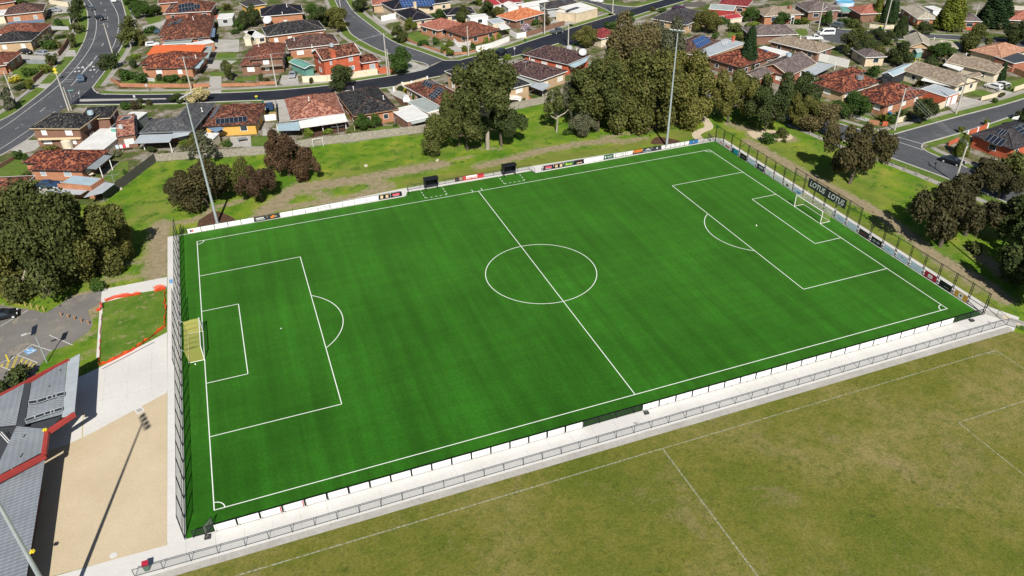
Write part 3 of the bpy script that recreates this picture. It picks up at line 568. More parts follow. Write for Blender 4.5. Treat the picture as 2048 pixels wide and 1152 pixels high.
def tree(kind,leafmat,x,y,h,r,label,name=None,cat='tree',group=None,bark='bark_grey'):
    if kind not in PROTO:
        sh,n,size,nv={'gum':('gum',13000,.056,3),'round':('round',10000,.062,3),'wide':('wide',14000,.054,3),'sparse':('sparse',1500,.085,2),'cone':('cone',9000,.13,1),'bush':('bush',900,.17,3),'small':('round',1500,.13,3),'big':('big',24000,.047,3),'tall':('tall',13000,.056,2)}[kind]
        PROTO[kind]=[]
        for i in range(nv):
            me,lobes=leafmesh('crown',hash_(kind)+i*17,n,size,sh); tm=trunkmesh(hash_(kind)+i,lobes or [(0,0,.5,.1)],bark,.05 if sh!='bush' else .03); PROTO[kind].append((me,tm))
    me,tm=random.choice(PROTO[kind])
    root=thing(name or ('shrub' if kind=='bush' else 'tree'),label,cat,(x,y,-.04),random.uniform(0,6.28),group); root.scale=(r,r,h)
    c=link('crown' if kind!='bush' else 'foliage',me,root); c.material_slots[0].link='OBJECT'; c.material_slots[0].material=MATS[leafmat]
    link('trunk' if kind!='bush' else 'stem',tm,root); return root
def hash_(s): return sum(ord(ch)*(i+3) for i,ch in enumerate(s))%9973

# ================================================================ SETTING
def dist_poly(X,Y,pts):
    D=np.full(X.shape,1e9)
    for (ax,ay),(bx,by) in zip(pts,pts[1:]):
        dx,dy=bx-ax,by-ay; L=dx*dx+dy*dy; t=np.clip(((X-ax)*dx+(Y-ay)*dy)/L,0,1); D=np.minimum(D,np.hypot(X-ax-t*dx,Y-ay-t*dy))
    return D
def inpoly(X,Y,pts):
    c=np.zeros(X.shape,bool); n=len(pts)
    for i in range(n):
        (x1,y1),(x2,y2)=pts[i],pts[i-1]
        if y1==y2: continue
        c^=((y1>Y)!=(y2>Y))&(X<(x2-x1)*(Y-y1)/(y2-y1)+x1)
    return c
PARK_N=[(-69.62,56.83),(-60.23,73.31),(-39.64,68.32),(-27.66,68.40),(-16.77,67.73),(-3.02,66.53),(19.18,71.97),(22.97,72.46),(31.39,73.43),(38.54,74.44),(58.90,72.29),(70.73,67.19),(73.06,59.22),(79.78,42.10),(82.13,27.48),(85.14,15.79),(88.78,1.01),(90.08,-6.70),(90.94,-14.57),(140,0),(140,-110),(-120,-110),(-120,10),(-85.75,42.73),(-79.01,54.18)]
X,Y=np.meshgrid(np.arange(-130,232,1.25),np.arange(-112,275,1.25)); 
park=inpoly(X,Y,PARK_N); rs=np.random.RandomState(3)
dirt=np.zeros(X.shape); dry=np.zeros(X.shape)
def stroke(pts,wd,amt=1.0):
    global dirt
    d=dist_poly(X,Y,pts); dirt=np.maximum(dirt,amt*np.clip(1.25-d/wd,0,1))
stroke([(-40.75,39.55),(-33.32,48.15),(-21.61,47.08),(-12.28,47.78),(-3.32,47.79)],2.6,.95)
stroke([(-29.30,38.76),(-22.58,39.48),(-16.31,41.73),(-19.23,46.09)],2.4,.8)
stroke([(-33.32,48.15),(-28.55,41.94)],2.2,.7); stroke([(0.49,49.36),(4.39,49.16)],.8,.7)
stroke([(-46.33,33.95),(-39.75,40.25),(-27.44,39.73)],1.6,.85)
stroke([(3.75,43.81),(11.62,44.70),(18.08,46.35),(28.37,46.55),(36.49,45.45)],2.0,.85); stroke([(36.35,43.96),(42.92,43.92)],1.6,.75)
stroke([(34.29,48.59),(41.36,47.54)],.9,.8); stroke([(43.83,47.97),(48.11,48.65),(49.64,49.01)],1.8,.9)
stroke([(-59.66,23.26),(-59.37,34.35),(-59.00,41.69)],2.6,1.0); stroke([(-59.00,41.69),(-53.07,41.37),(-49.30,45.30),(-43.86,46.50)],1.3,.8)
stroke([(-59.73,29.38),(-64.73,29.18),(-66.64,28.22)],1.2,.7); stroke([(-67.55,25.00),(-58.44,23.27)],1.6,.6)
stroke([(63.37,33.36),(63.47,26.23),(64.14,14.67),(65.07,3.28),(65.63,-4.70),(64.60,-11.91),(63.34,-18.85),(63.40,-24.06),(63.76,-29.86),(62.93,-34.07)],1.9,1.0)
stroke([(62.74,-20.81),(62.28,-30.04)],2.6,.6); stroke([(70.54,-20.88),(68.61,-29.05)],1.6,.9)
stroke([(67.02,35.74),(70.24,32.80),(72.59,31.03)],2.4,1.0); stroke([(65.76,43.71),(67.82,37.83)],2.0,.8)
stroke([(-72.48,21.02),(-68.08,22.17)],1.0,.9); stroke([(-69.52,13.62),(-68.72,16.34),(-67.80,17.71)],1.6,.8); stroke([(-70.70,8.35),(-68.56,9.36)],1.2,.6); stroke([(-70.27,3.44),(-67.90,4.53)],1.0,.5)
stroke([(4.85,54.14),(11.02,50.80)],1.5,.5); stroke([(-82.75,23.02),(-76.74,18.70)],.5,.6)
dry=np.maximum(dry,np.clip(1.1-dist_poly(X,Y,[(-12,42),(20,41),(55,42)])/4.0,0,1)*.75); dry=np.maximum(dry,np.clip(1.1-dist_poly(X,Y,[(58.5,40),(58.8,0),(59,-36)])/3.2,0,1)*.8)
dry=np.maximum(dry,np.clip(1.2-dist_poly(X,Y,[(66.56,30.48),(67.58,11.32),(69.61,-0.31)])/5.5,0,1)*.55); dry=np.maximum(dry,np.clip(1.2-dist_poly(X,Y,[(-28.78,50.05),(-15.78,49.91),(-2.55,48.51)])/4,0,1)*.4)
yard=np.where(park,0.0,1.0)
me=bpy.data.meshes.new('parkland'); ny,nx=X.shape; V=np.stack([X,Y,np.full(X.shape,-.04)],-1).reshape(-1,3)
idx=np.arange(nx*ny).reshape(ny,nx); F=np.stack([idx[:-1,:-1],idx[:-1,1:],idx[1:,1:],idx[1:,:-1]],-1).reshape(-1,4)
me.from_pydata(V.tolist(),[],F.tolist()); ca=me.color_attributes.new('mask','FLOAT_COLOR','POINT'); ca.data.foreach_set('color',np.stack([dirt*(1-yard),yard,dry,np.ones(X.shape)],-1).astype(np.float32).ravel()); me.materials.append(MATS['ground_cover'])
tag(link('ground',me),kind='structure')
b=MB(); b.face([(-2500,-2500,-.3),(2500,-2500,-.3),(2500,2500,-.3),(-2500,2500,-.3)]); struct('terrain',b,'dry_lawn')
# ---- playing field to the south
sheet('sports_field',[(-75,-40.05),(57.0,-40.35),(75,-62),(75,-110),(-75,-110)],'field_grass',-.012)
def fieldlines():
    b=MB(); z=-.006
    def seg(p,q,w=.12): ribbon(b,[p,q],-w/2,w/2,z)
    seg((-60,-42.38),(-1.58,-42.5),.16); seg((-1.58,-42.5),(51.28,-42.80)); seg((51.28,-42.8),(51.7,-90)); seg((-1.58,-42.5),(-1.62,-90),.16)
    seg((34.85,-52.03),(51.4,-52.06)); seg((34.85,-52.03),(34.87,-72)); seg((49.6,-42.85),(51.29,-43.9),.1); seg((49.6,-42.85),(51.0,-43.0),.09)
    return struct('field_line_marking',b,'chalk_line')
fieldlines()
# ---- pitch
sheet('pitch_surround',[(-57.9,-40.0),(-57.9,36.4),(-55,36.5),(-14.2,39.6),(14.2,39.6),(57.6,38.2),(59.3,36.4),(59.2,-34.5),(61.0,-38.2),(57.4,-40.4)],'concrete_new',-.02)
TURF=[(-55.98,-35.62),(56.45,-35.66),(56.62,36.25),(13.35,36.02),(13.35,37.35),(-13.3,37.55),(-13.9,35.85),(-55.95,36.05)]
sheet('pitch',TURF,'turf',0.0)
HL,HW=52.94,32.58
def markings():
    b=MB(); z=.012; w=.12
    def seg(p,q,w=w,e=0): ribbon(b,[p,q],-w/2,w/2,z+e)
    for y in (-HW,HW): seg((-HL-w/2,y),(HL+w/2,y))
    for x in (-HL,HL): seg((x,-HW+w/2),(x,HW-w/2))
    seg((0,-HW+w/2),(0,HW-w/2))
    for s in (-1,1):
        for dp,hw in ((16.5,20.16),(5.5,9.16)):
            x0,x1=s*(HL-w/2),s*(HL-dp); seg((x0,hw),(x1,hw)); seg((x0,-hw),(x1,-hw)); seg((x1,-hw+w/2),(x1,hw-w/2))
        a=math.acos(5.5/9.15); ribbon(b,arc(s*(HL-11),0,9.15,(math.pi if s>0 else 0)-a+.012,(math.pi if s>0 else 0)+a-.012,24),-w/2,w/2,z)
        b.prism(arc(s*(HL-11),0,.12,0,2*math.pi,10)[:-1],z-.004,z+.001)
        for yy in (-1,1):
            c=math.atan2(-yy,-s); ribbon(b,arc(s*HL,yy*HW,1.15,c-math.pi/4+.06,c+math.pi/4-.06,10),-w/2,w/2,z)
    ribbon(b,arc(0,0,9.15,0,2*math.pi,72),-w/2,w/2,z+.0015)
    for P in ([(-10.59,37.69),(-10.56,33.64),(-6.19,33.62),(-6.18,37.65)],[(5.93,37.73),(5.88,33.73),(10.27,33.73),(10.31,37.81)]):
        for p,q in zip(P,P[1:]):
            L=math.dist(p,q); n=max(3,round(L/.95)); k=2*n-1
            for i in range(0,k,2): seg(((p[0]+(q[0]-p[0])*i/k),(p[1]+(q[1]-p[1])*i/k)),((p[0]+(q[0]-p[0])*(i+1)/k),(p[1]+(q[1]-p[1])*(i+1)/k)))
    seg((-1.09,33.68),(-1.11,32.68)); seg((0.86,33.66),(0.85,32.72))
    return struct('pitch_line_marking',b,'line_paint')
markings()
b=MB()                                   # pale edging kerb round the carpet
P=TURF
for i in (2,3,4,5,6): ribbon(b,[P[i],P[i+1]],-.28,-.02,.03)
ribbon(b,[P[1],P[2]],-.25,-.02,.03); ribbon(b,[P[7],P[0]],-.12,-.02,.03)
struct('pitch_edging_kerb',b,'concrete_new')
# ---- paved areas west of the pitch
sheet('south_path',[(-80,-35.6),(-57.9,-35.6),(-57.9,-40.0),(-74,-40.05),(-80,-40.05)],'concrete_new',-.026)
sheet('path_verge_strip',[(-70,-39.15),(57.6,-39.3),(57.4,-40.32),(-70,-40.1)],'concrete_old',-.016)
sheet('concrete_apron',[(-67.02,0.02),(-57.96,5.43),(-57.9,-8.0),(-57.94,-9.17),(-67.03,-13.98),(-69.56,-14.99),(-73,-16),(-73,-3)],'concrete_new',-.024)
sheet('sandy_forecourt',[(-57.94,-9.17),(-57.9,-34.9),(-57.96,-35.70),(-69.00,-35.52),(-76,-37.6),(-76,-16),(-69.56,-14.99),(-67.03,-13.98)],'granitic_sand',-.022)
sheet('entry_path',[(-67.89,21.91),(-57.98,21.98),(-57.97,18.28),(-61.96,18.52),(-67.12,17.72),(-67.81,17.86)],'concrete_new',-.024)
b=MB(); ribbon(b,[(-67.23,2.66),(-67.71,17.85)],-.22,.22,-.018); struct('lawn_edging_kerb',b,'concrete_new')
sheet('club_lawn',[(-67.67,17.80),(-61.96,18.41),(-58.10,18.15),(-58.04,5.78),(-60.15,4.44),(-64.61,1.18),(-66.92,0.12)],'club_lawn',-.026)
b=MB()
ribbon(b,[(-66.50,-0.46),(-59.65,3.57)],-.07,.07,-.021); struct('drain_slot',b,'paint_dark')
sheet('car_park',[(-89.76,25.84),(-82.75,23.02),(-78.22,19.98),(-75.67,17.93),(-72.49,21.20),(-67.93,21.93),(-67.77,17.77),(-69.63,16.19),(-68.56,11.59),(-68.94,10.14),(-71.25,7.51),(-73.81,6.89),(-74.79,3.53),(-75.55,-1.03),(-84.31,-2.59)],'car_park_asphalt',-.028)
b=MB()
for p,q in (((-74.44,11.24),(-70.91,7.22)),((-76.51,9.61),(-79.07,6.65)),((-76.51,9.61),(-73.65,6.82)),((-78.15,7.59),(-75.21,4.55)),((-80.10,5.65),(-77.52,2.96)),((-81.76,16.56),(-78.37,19.87)),((-80.22,6.40),(-78.15,7.59))): ribbon(b,[p,q],-.05,.05,-.02)
struct('car_park_marking',b,'road_paint')
b=MB()
H_=[((-79.88,6.12),(-79.95,5.42)),((-79.08,6.71),(-79.21,4.79)),((-78.12,7.37),(-78.47,3.94)),((-77.33,6.54),(-77.84,3.20)),((-76.69,5.85),(-77.22,3.17)),((-76.07,5.23),(-76.62,3.26)),((-75.44,4.58),(-76.01,3.29))]
for p,q in H_: ribbon(b,[p,q],-.19,.19,-.019)
struct('hatch_marking',b,'road_yellow')
b=MB(); b.face([(*p,-.0185) for p in ((-77.49,8.29),(-76.76,7.06),(-75.63,7.76),(-76.54,8.99))]); struct('accessible_bay_marking',b,'road_blue')
# white wheelchair symbol on the blue bay, laid flat
cb=Vector((-76.58,8.05)); b=MB(); e1=(Vector((-75.63,7.76))-Vector((-76.76,7.06))).normalized(); e2=Vector((-e1.y,e1.x))
def wl(pts,w=.1): ribbon(b,[tuple(cb+e1*x+e2*y) for x,y in pts],-w/2,w/2,-.016)
wl(arc(-.05,-.22,.36,math.radians(-200),math.radians(40),14)); wl([(-.15,.5),(-.1,.05),(.3,.02),(.5,-.45),(.66,-.42)]); b.prism([tuple(cb+e1*x+e2*y) for x,y in arc(-.16,.66,.12,0,6.28,8)[:-1]],-.018,-.016)
struct('accessible_symbol_marking',b,'line_paint')
sheet('mulch_bed',[(-52.81,38.38),(-52.41,41.10),(-49.83,43.84),(-48.48,43.28),(-46.10,39.31),(-45.92,36.86)],'mulch',-.03)
sheet('mulch_bed',smooth([(42.90,40.44),(44.37,42.52),(46.30,43.69),(48.08,41.75),(50.15,39.31),(48.11,37.48)]),'mulch',-.03)
b=MB(); ribbon(b,smooth([(63.44,54.49),(61.95,48.79),(60.28,43.50),(57.53,42.84),(54.69,41.35),(54.17,38.01),(53.78,35.86)],3),-1.0,1.0,-.028); struct('park_path',b,'sandy_path')
b=MB(); ribbon(b,smooth([(77.68,38.66),(78.89,32.18),(79.52,25.80),(83.34,11.97),(85.41,0.20),(88.33,-15.85)]),-.8,.8,-.03); struct('roadside_footpath',b,'footpath')
b=MB(); ribbon(b,[(57.9,-34.6),(63,-43),(70,-56)],-1.3,0.0,-.017); struct('east_path',b,'concrete_old')
for P_ in ([(58.71,-37.15),(58.56,-37.92),(59.81,-37.76),(59.86,-36.77)],[(59.01,-39.09),(58.93,-39.87),(59.72,-39.70),(59.62,-39.17)]): sheet('pit_lid',P_,'tank_cream',-.01)
for P_ in ([(55.72,-37.28),(55.59,-37.72),(56.04,-37.73),(56.16,-37.25)],[(56.54,-38.34),(56.66,-38.55),(57.29,-38.56),(57.22,-38.21)],[(56.68,-39.37),(56.75,-39.72),(57.45,-39.68),(57.25,-39.28)],[(-2.78,-37.13),(-2.72,-37.68),(-2.15,-37.71),(-2.20,-37.21)],[(-2.15,-39.22),(-2.19,-39.61),(-1.54,-39.70),(-1.50,-39.31)],[(-61.79,-11.35),(-61.45,-12.01),(-60.90,-11.70),(-61.20,-11.17)]): sheet('pit_lid',P_,'concrete_old',-.008)
sheet('pit_surround',[(-62.03,-11.16),(-61.53,-12.38),(-60.66,-11.89),(-61.11,-10.76)],'concrete_new',-.014)
sheet('pit_surround',[(-2.56,-39.18),(-2.40,-39.99),(-1.54,-40.17),(-0.89,-39.79),(-1.32,-39.15)],'concrete_old',-.0105)
sheet('pit_lid',arc(*(-63.25,-35.04),.4,0,6.28,12)[:-1],'concrete_new',-.012); sheet('blue_mat',[(-57.65,21.00),(-57.65,19.77),(-57.06,19.53),(-57.05,20.83)],'road_blue',-.012)
# ---- roads
K1=MB(); NS=MB(); FP=MB()
def edge(pts,side=1,ns=2.0,fp=1.4,k=2):
    p=smooth(pts,k); s=side
    A=offset(p,0.0); B=offset(p,.32*s)
    for i in range(len(p)-1):
        K1.prism([A[i],A[i+1],B[i+1],B[i]],-.03,.07)
    if ns: ribbon(NS,p,.3*s,(.3+ns)*s,-.030)
    if fp: ribbon(FP,p,(.3+ns)*s,(.3+ns+fp)*s,-.026)
L1=[(-105.22,103.12),(-95.27,116.07),(-92.41,123.93),(-88.89,136.54),(-87.45,143.29),(-84.45,163.34),(-83.99,167.95),(-82.94,186.05),(-83.32,203.68),(-84.70,220.89),(-86.17,233.56),(-88.64,248.65),(-94.47,277.63)]
R1=[(-99.09,83.58),(-93.00,90.29),(-91.22,93.52),(-88.65,98.15),(-87.45,102.18),(-83.50,116.42)]
R1b=[(-77.20,133.72),(-75.27,145.78),(-72.39,164.95),(-71.46,176.30),(-71.11,190.51),(-72.10,215.17),(-74.01,235.37),(-76.09,251.99),(-80.60,276.31)]
sheet('main_road',smooth(L1)+smooth(R1b)[::-1]+[(-76.37,126.28),(-80.52,121.84)]+smooth(R1)[::-1],'asphalt',-.014)
NB=[(-75.85,127.66),(-73.26,125.26),(-57.96,118.68),(-35.90,111.32),(-17.87,108.65),(-9.57,109.56),(4.63,110.42),(10.01,111.71)]
SB=[(-80.38,120.28),(-58.86,111.37),(-36.45,104.99),(-34.60,103.94),(-27.83,102.31),(-16.06,103.52),(-3.18,100.67),(4.12,102.50),(9.16,104.32),(12.84,104.71),(17.83,109.29),(38.51,113.39),(55.33,120.80)]
NB2=[(22.56,116.40),(40.63,122.20),(47.98,126.31),(72.65,137.87),(87.04,144.37)]
SB2=[(56.46,116.35),(72.33,129.60),(95.38,142.45),(118.06,151.39),(133.65,159.39)]
sheet('cross_road',[(-77.20,133.72)]+[(-75.65,129.19)]+smooth(NB)+[(17.79,118.23)]+smooth(NB2)+[(99.79,150.60),(112.50,156.05),(125.22,163.30),(133.65,159.39)]+smooth(SB2)[::-1][1:]+smooth(SB)[::-1]+[(-81.56,120.28)],'new_asphalt',-.011)
LC=[(10.47,120.39),(3.29,133.02),(-1.71,154.62),(-1.81,162.82),(-0.20,183.50),(1.29,205.08),(2.70,224.89)]
RC=[(17.79,118.23),(12.99,131.55),(8.18,142.47),(6.26,163.44),(4.13,185.38),(4.75,203.49),(6.35,223.19)]
sheet('side_street',smooth(LC)+smooth(RC)[::-1]+[(15.18,117.02),(12.23,114.48)],'asphalt',-.0095)
sheet('side_street',[(87.54,144.42),(87.20,152.41),(87.17,158.38),(84.24,166.94),(83.28,176.01),(87.93,180.60),(90.26,169.51),(89.81,160.22),(96.21,151.74),(99.41,150.27)],'asphalt',-.0095)
CT=[(143.05,99.93),(143.55,98.48),(148.38,94.71),(156.00,89.56),(164.43,83.21),(171.04,78.95),(176.85,74.08),(183.83,66.31),(191.33,56.93)]
CBt=[(130.72,94.80),(132.06,86.75),(138.46,83.92),(147.89,83.39),(161.71,79.48),(167.21,74.80),(173.41,69.13),(178.09,61.40),(185.28,52.13)]
sheet('court_street',[(140.06,99.24),(136.09,99.42)]+CT+CBt[::-1],'asphalt',-.014)
FN=[(179.82,37.69),(140.46,29.14),(117.76,26.83),(99.23,24.56),(95.07,23.91)]
FW=[(92.43,24.86),(88.21,34.62),(86.29,42.91),(77.53,67.46),(76.90,74.93),(75.45,80.20)]
FS=[(171.25,31.26),(132.57,23.19),(117.83,20.38),(109.14,19.16),(97.64,17.79)]
FE=[(95.21,15.83),(94.51,12.86),(96.31,2.58),(98.11,-7.16),(100.74,-21.71)]
PW=[(67.39,71.83),(69.92,64.93),(71.76,58.59),(80.99,40.70),(82.42,27.67),(85.37,15.98),(88.96,1.18),(90.26,-6.54),(90.79,-13.44),(93.20,-27.38)]
sheet('park_road',smooth(FN)+smooth(FW)+smooth(PW)+smooth(FE)[::-1]+smooth(FS)[::-1],'asphalt',-.014)
edge(L1,1,3.2,1.5); edge(R1[:-1],-1,0,0); edge(R1b,-1,1.6,1.5); edge(NB,1,2.2,1.6); edge([(-77.32,133.21)]+[(-76.60,129.60),(-74.85,126.42)]+NB[1:2],1,0,0); edge(SB[:4],-1,.8,0); edge(SB[5:10],-1,.6,0); edge(SB[10:],-1,1.5,0)
edge(NB2,1,2.4,1.5); edge(SB2,-1,2,1.2); edge(LC,1,2.4,1.2); edge(RC,-1,2.2,1.4); edge([NB[-1],(12.25,113.21),(12.52,116.90),LC[0]],1,0,0); edge([RC[0],NB2[0]],-1,0,0)
edge(CT,1,2,0); edge(CBt[3:],-1,1.5,0); edge(FN,-1,2.2,1.5); edge(FW,-1,1.8,1.3); edge(FS,1,2.0,0); edge([FS[-1],(96.16,16.91),FE[0]],1,0,0); edge(FE,1,1.8,1.3); edge(PW,-1,2.2,0); edge([FN[-1],FW[0]],-1,0,0)
edge([(89.89,160.39),(96.30,151.90),(100.00,151.00),(112.69,156.39)],1,3,0); edge([(87.14,144.33),(87.17,158.38),(84.32,167.12)],1,2,0)
struct('kerb',K1,'kerb'); struct('nature_strip',NS,'lawn'); struct('footpath',FP,'footpath')
b=MB()
for P_ in ([(-99.09,104.60),(-95.73,108.24),(-92.82,116.42),(-85.77,139.11),(-83.39,153.06),(-83.04,154.82),(-81.20,170.26),(-80.34,183.32),(-80.61,199.86),(-81.91,217.70),(-84.20,235.79),(-86.81,247.81),(-91.14,268.56)],[(-95.70,91.79),(-93.61,94.32),(-89.13,105.02)],[(-80.82,255.35),(-78.84,244.14),(-75.40,223.55),(-73.96,208.47),(-73.55,193.28),(-73.79,178.86),(-74.26,171.91)]): ribbon(b,smooth(P_),-.07,.07,-.004)
for p,q in (([(-82.11,241.79),0],[(-81.47,238.57),0]),([(-79.73,228.56),0],[(-79.28,225.32),0]),([(-78.10,216.45),0],[(-77.83,213.01),0]),([(-77.31,203.81),0],[(-77.21,200.77),0]),([(-77.24,179.63),0],[(-77.44,175.92),0]),([(-87.28,120.85),0],[(-88.21,117.99),0]),([(-91.09,109.86),0],[(-92.21,106.97),0]),([(-91.26,109.40),0],[(-92.23,107.10),0]),([(-83.46,120.35),0],[(-83.75,119.63),0]),([(-84.68,116.73),0],[(-85.07,115.70),0]),([(-80.27,131.72),0],[(-80.46,130.82),0]),([(-81.20,127.93),0],[(-81.39,127.06),0]),([(-77.77,144.13),0],[(-77.94,143.00),0]),([(-76.66,150.76),0],[(-77.30,146.66),0])): ribbon(b,[p[0],q[0]],-.07,.07,-.004)
for p,q in (((-78.25,165.43),(-79.34,154.49)),((-80.73,159.56),(-79.82,155.34)),((-79.03,159.61),(-80.94,149.36)),((-81.36,155.69),(-80.29,149.95)),((-80.74,159.69),(-79.85,155.68)),((-78.69,160.81),(-82.79,137.25)),((-80.78,149.41),(-81.69,144.63)),((92.51,23.41),(94.81,14.90)),((94.69,24.07),(97.14,17.63)),((-78.85,123.17),(-73.91,121.05)),((-73.91,121.05),(-58.27,115.78)),((-69.60,119.20),(-58.27,115.11))): ribbon(b,[p,q],-.08,.08,-.0035)
for p,q in (((-84.65,142.07),(-83.15,141.31)),((-84.64,143.71),(-82.63,142.61)),((-85.48,150.84),(-84.00,150.69)),((-84.87,154.85),(-83.34,154.43))): ribbon(b,[p,q],-.06,.06,-.0035)
for c_ in ((-82.44,150.63),(-78.37,150.24),(-81.91,154.19),(-77.86,153.71)):
    for dx in (-.8,.2): b.prism([(c_[0]+dx,c_[1]-.5),(c_[0]+dx+.55,c_[1]-.5),(c_[0]+dx+.55,c_[1]+.6),(c_[0]+dx,c_[1]+.6)],-.006,-.0032)
for p,q in (((71.09,64.43),(77.28,66.49)),((71.81,62.07),(75.69,63.48))): ribbon(b,[p,q],-.07,.07,-.004)
struct('road_line_marking',b,'road_paint')
b=MB(); pp=[(-79.62,123.50),(-78.74,123.63),(-58.27,115.57),(-58.27,115.06),(-78.60,121.93),(-79.53,122.44)]; b.prism(pp,-.02,.10); struct('traffic_island',b,'concrete_old')
# ---- driveways and front yards
def lawns(mat,z,*polys,name='lawn'):
    for i,P_ in enumerate(polys): sheet(name,P_,mat,z+.00025*i)
lawns('lawn',-.0385,[(-91.83,82.62),(-89.14,87.57),(-86.81,82.99),(-84.37,74.11),(-85.79,70.67),(-90.52,74.06),(-94.38,76.63)],[(-70.45,68.66),(-67.64,76.05),(-66.03,76.09),(-65.74,68.35),(-68.22,65.13),(-70.61,67.42)],[(-84.56,70.95),(-83.77,72.07),(-78.96,69.75),(-81.73,68.51)],
 [(-39.69,79.14),(-35.30,78.72),(-35.42,72.20),(-40.19,73.82)],[(-13.32,72.96),(-10.55,74.77),(-5.60,72.67),(-6.80,71.47),(-13.17,72.27)],[(-95.05,219.86),(-90.31,218.66),(-89.53,210.03),(-90.61,206.96),(-95.18,209.90)],[(-93.06,197.00),(-89.29,196.97),(-89.05,190.35),(-92.35,190.23)],[(-100.36,159.82),(-93.71,167.40),(-90.05,161.78),(-93.22,146.96),(-98.89,149.41)],[(-65.79,210.87),(-60.15,208.32),(-60.10,201.29),(-64.11,198.58)],[(-43.66,153.71),(-38.15,150.93),(-38.69,142.93),(-44.79,144.94)],
 [(14.76,148.87),(20.39,152.87),(20.84,142.99),(16.80,137.90),(13.54,142.37)],[(21.10,135.24),(23.62,134.87),(23.22,124.93),(20.10,126.30)],[(129.40,104.02),(134.26,103.46),(129.99,97.43),(125.52,97.11)],[(172.06,91.42),(175.39,89.09),(174.07,84.80),(167.40,86.19)],[(167.82,94.16),(169.43,93.44),(165.19,89.59),(163.77,89.42)],[(95.94,38.80),(98.72,39.44),(98.34,33.77),(97.36,32.88),(95.95,34.78)],[(92.85,49.55),(95.29,50.48),(96.71,45.47),(94.56,44.01),(91.41,47.73)],[(133.19,39.24),(135.84,40.17),(138.22,36.05),(133.22,34.69)],[(146.44,40.37),(154.58,41.24),(152.94,37.02),(143.87,35.67)],[(109.82,111.18),(114.11,109.26),(110.00,103.27),(105.80,105.14)],[(-70.42,137.08),(-64.51,134.52),(-52.73,130.58),(-52.79,127.70),(-64.10,130.65),(-69.60,133.03)],[(-46.62,133.93),(-42.59,132.79),(-42.82,128.65),(-46.79,129.78)],[(-40.35,125.21),(-34.60,126.27),(-35.00,121.73),(-40.50,122.95)])
lawns('concrete_old',-.0335,[(-88.65,98.15),(-86.31,97.17),(-85.32,93.17),(-86.05,90.77),(-89.75,89.30),(-91.19,93.31)],[(-31.53,98.88),(-29.55,98.53),(-30.10,86.34),(-32.75,86.36)],[(-34.63,103.70),(-27.82,102.41),(-28.36,98.02),(-35.00,96.49)],[(-29.18,115.78),(-27.82,123.33),(-23.74,121.55),(-24.68,110.49),(-29.19,110.53),(-28.62,115.54)],[(-3.03,100.60),(-1.45,99.38),(1.94,92.62),(0.23,85.30),(-1.82,88.14),(-2.92,95.23)],[(-90.47,73.72),(-86.03,70.77),(-81.69,68.18),(-80.14,66.60),(-81.36,65.26),(-89.88,69.86)],[(-101.16,177.62),(-92.69,170.38),(-91.61,163.79),(-97.63,166.43)],[(22.54,135.35),(23.22,124.93),(25.30,124.01),(26.31,128.53),(24.71,135.14)],[(9.92,180.82),(10.90,171.05),(17.63,171.67),(16.44,166.74),(7.92,165.28)],[(66.06,148.83),(70.38,142.39),(72.81,138.23),(65.59,139.33),(67.65,144.51),(61.87,142.73)],[(168.32,98.18),(169.98,98.29),(161.08,85.09),(158.68,87.73)],[(120.60,33.35),(124.97,34.32),(129.26,36.88),(130.63,32.86),(129.68,30.88),(129.69,28.53),(118.64,27.34)],[(139.64,41.16),(142.03,36.46),(142.72,34.11),(138.13,28.69),(137.79,31.25),(140.19,35.20)],[(-43.68,169.37),(-36.35,166.11),(-37.54,151.72),(-44.33,155.07)],[(-47.18,146.99),(-38.54,142.53),(-43.30,136.20),(-47.49,138.66)],[(-44.33,81.51),(-39.80,80.41),(-40.19,73.82),(-44.70,75.33)],[(-36.80,83.74),(-33.54,83.21),(-34.02,78.79),(-37.22,79.32)],[(5.27,134.96),(10.55,116.48),(11.93,113.36),(6.98,111.20),(2.83,114.84)],[(-66.07,196.81),(-60.10,201.29),(-58.27,204.16),(-57.65,201.10),(-61.02,191.07),(-65.79,193.21)],[(132.65,97.80),(135.33,98.17),(132.38,88.81),(128.78,88.94)],[(-85.91,168.10),(-84.11,167.30),(-85.11,174.87),(-88.80,176.50),(-96.76,175.69),(-94.96,169.31)],[(-46.76,130.36),(-43.81,129.08),(-44.55,114.72),(-47.99,115.67)],[(-94.36,251.29),(-98.41,240.19),(-96.41,229.14),(-91.44,228.85)],[(-90.97,142.50),(-87.59,141.61),(-88.96,137.12),(-91.91,140.07)],[(-91.96,85.84),(-89.75,89.30),(-90.88,86.84),(-92.00,83.74)],name='driveway')
sheet('paved_yard',[(21.11,76.85),(27.99,82.97),(29.62,79.18),(28.94,77.45),(22.84,76.11)],'brick_paving',-.032)
sheet('paved_yard',[(-34.89,94.55),(-32.52,94.01),(-32.97,89.13),(-35.69,89.39)],'timber_yellow',-.030)
sheet('garden_bed',[(-27.91,78.29),(-18.28,77.18),(-18.78,74.43),(-26.83,73.72)],'mulch',-.033); sheet('garden_bed',[(-3.07,95.29),(-0.71,88.66),(-0.30,85.77),(-2.65,86.05)],'mulch',-.031); sheet('garden_bed',[(-72.78,139.28),(-70.42,137.08),(-68.86,130.68),(-64.72,130.01),(-64.34,127.61),(-70.07,129.53)],'mulch',-.0265)
sheet('garden_bed',smooth([(66.53,38.38),(71.62,37.45),(74.30,35.09),(74.61,32.14),(72.65,30.23),(68.92,31.02),(65.44,34.43)]),'granitic_sand',-.033)

b=MB(); ribbon(b,[(-68.16,-9.45),(-67.93,-14.35)],-.05,.05,-.012); struct('yellow_line_marking',b,'road_yellow')

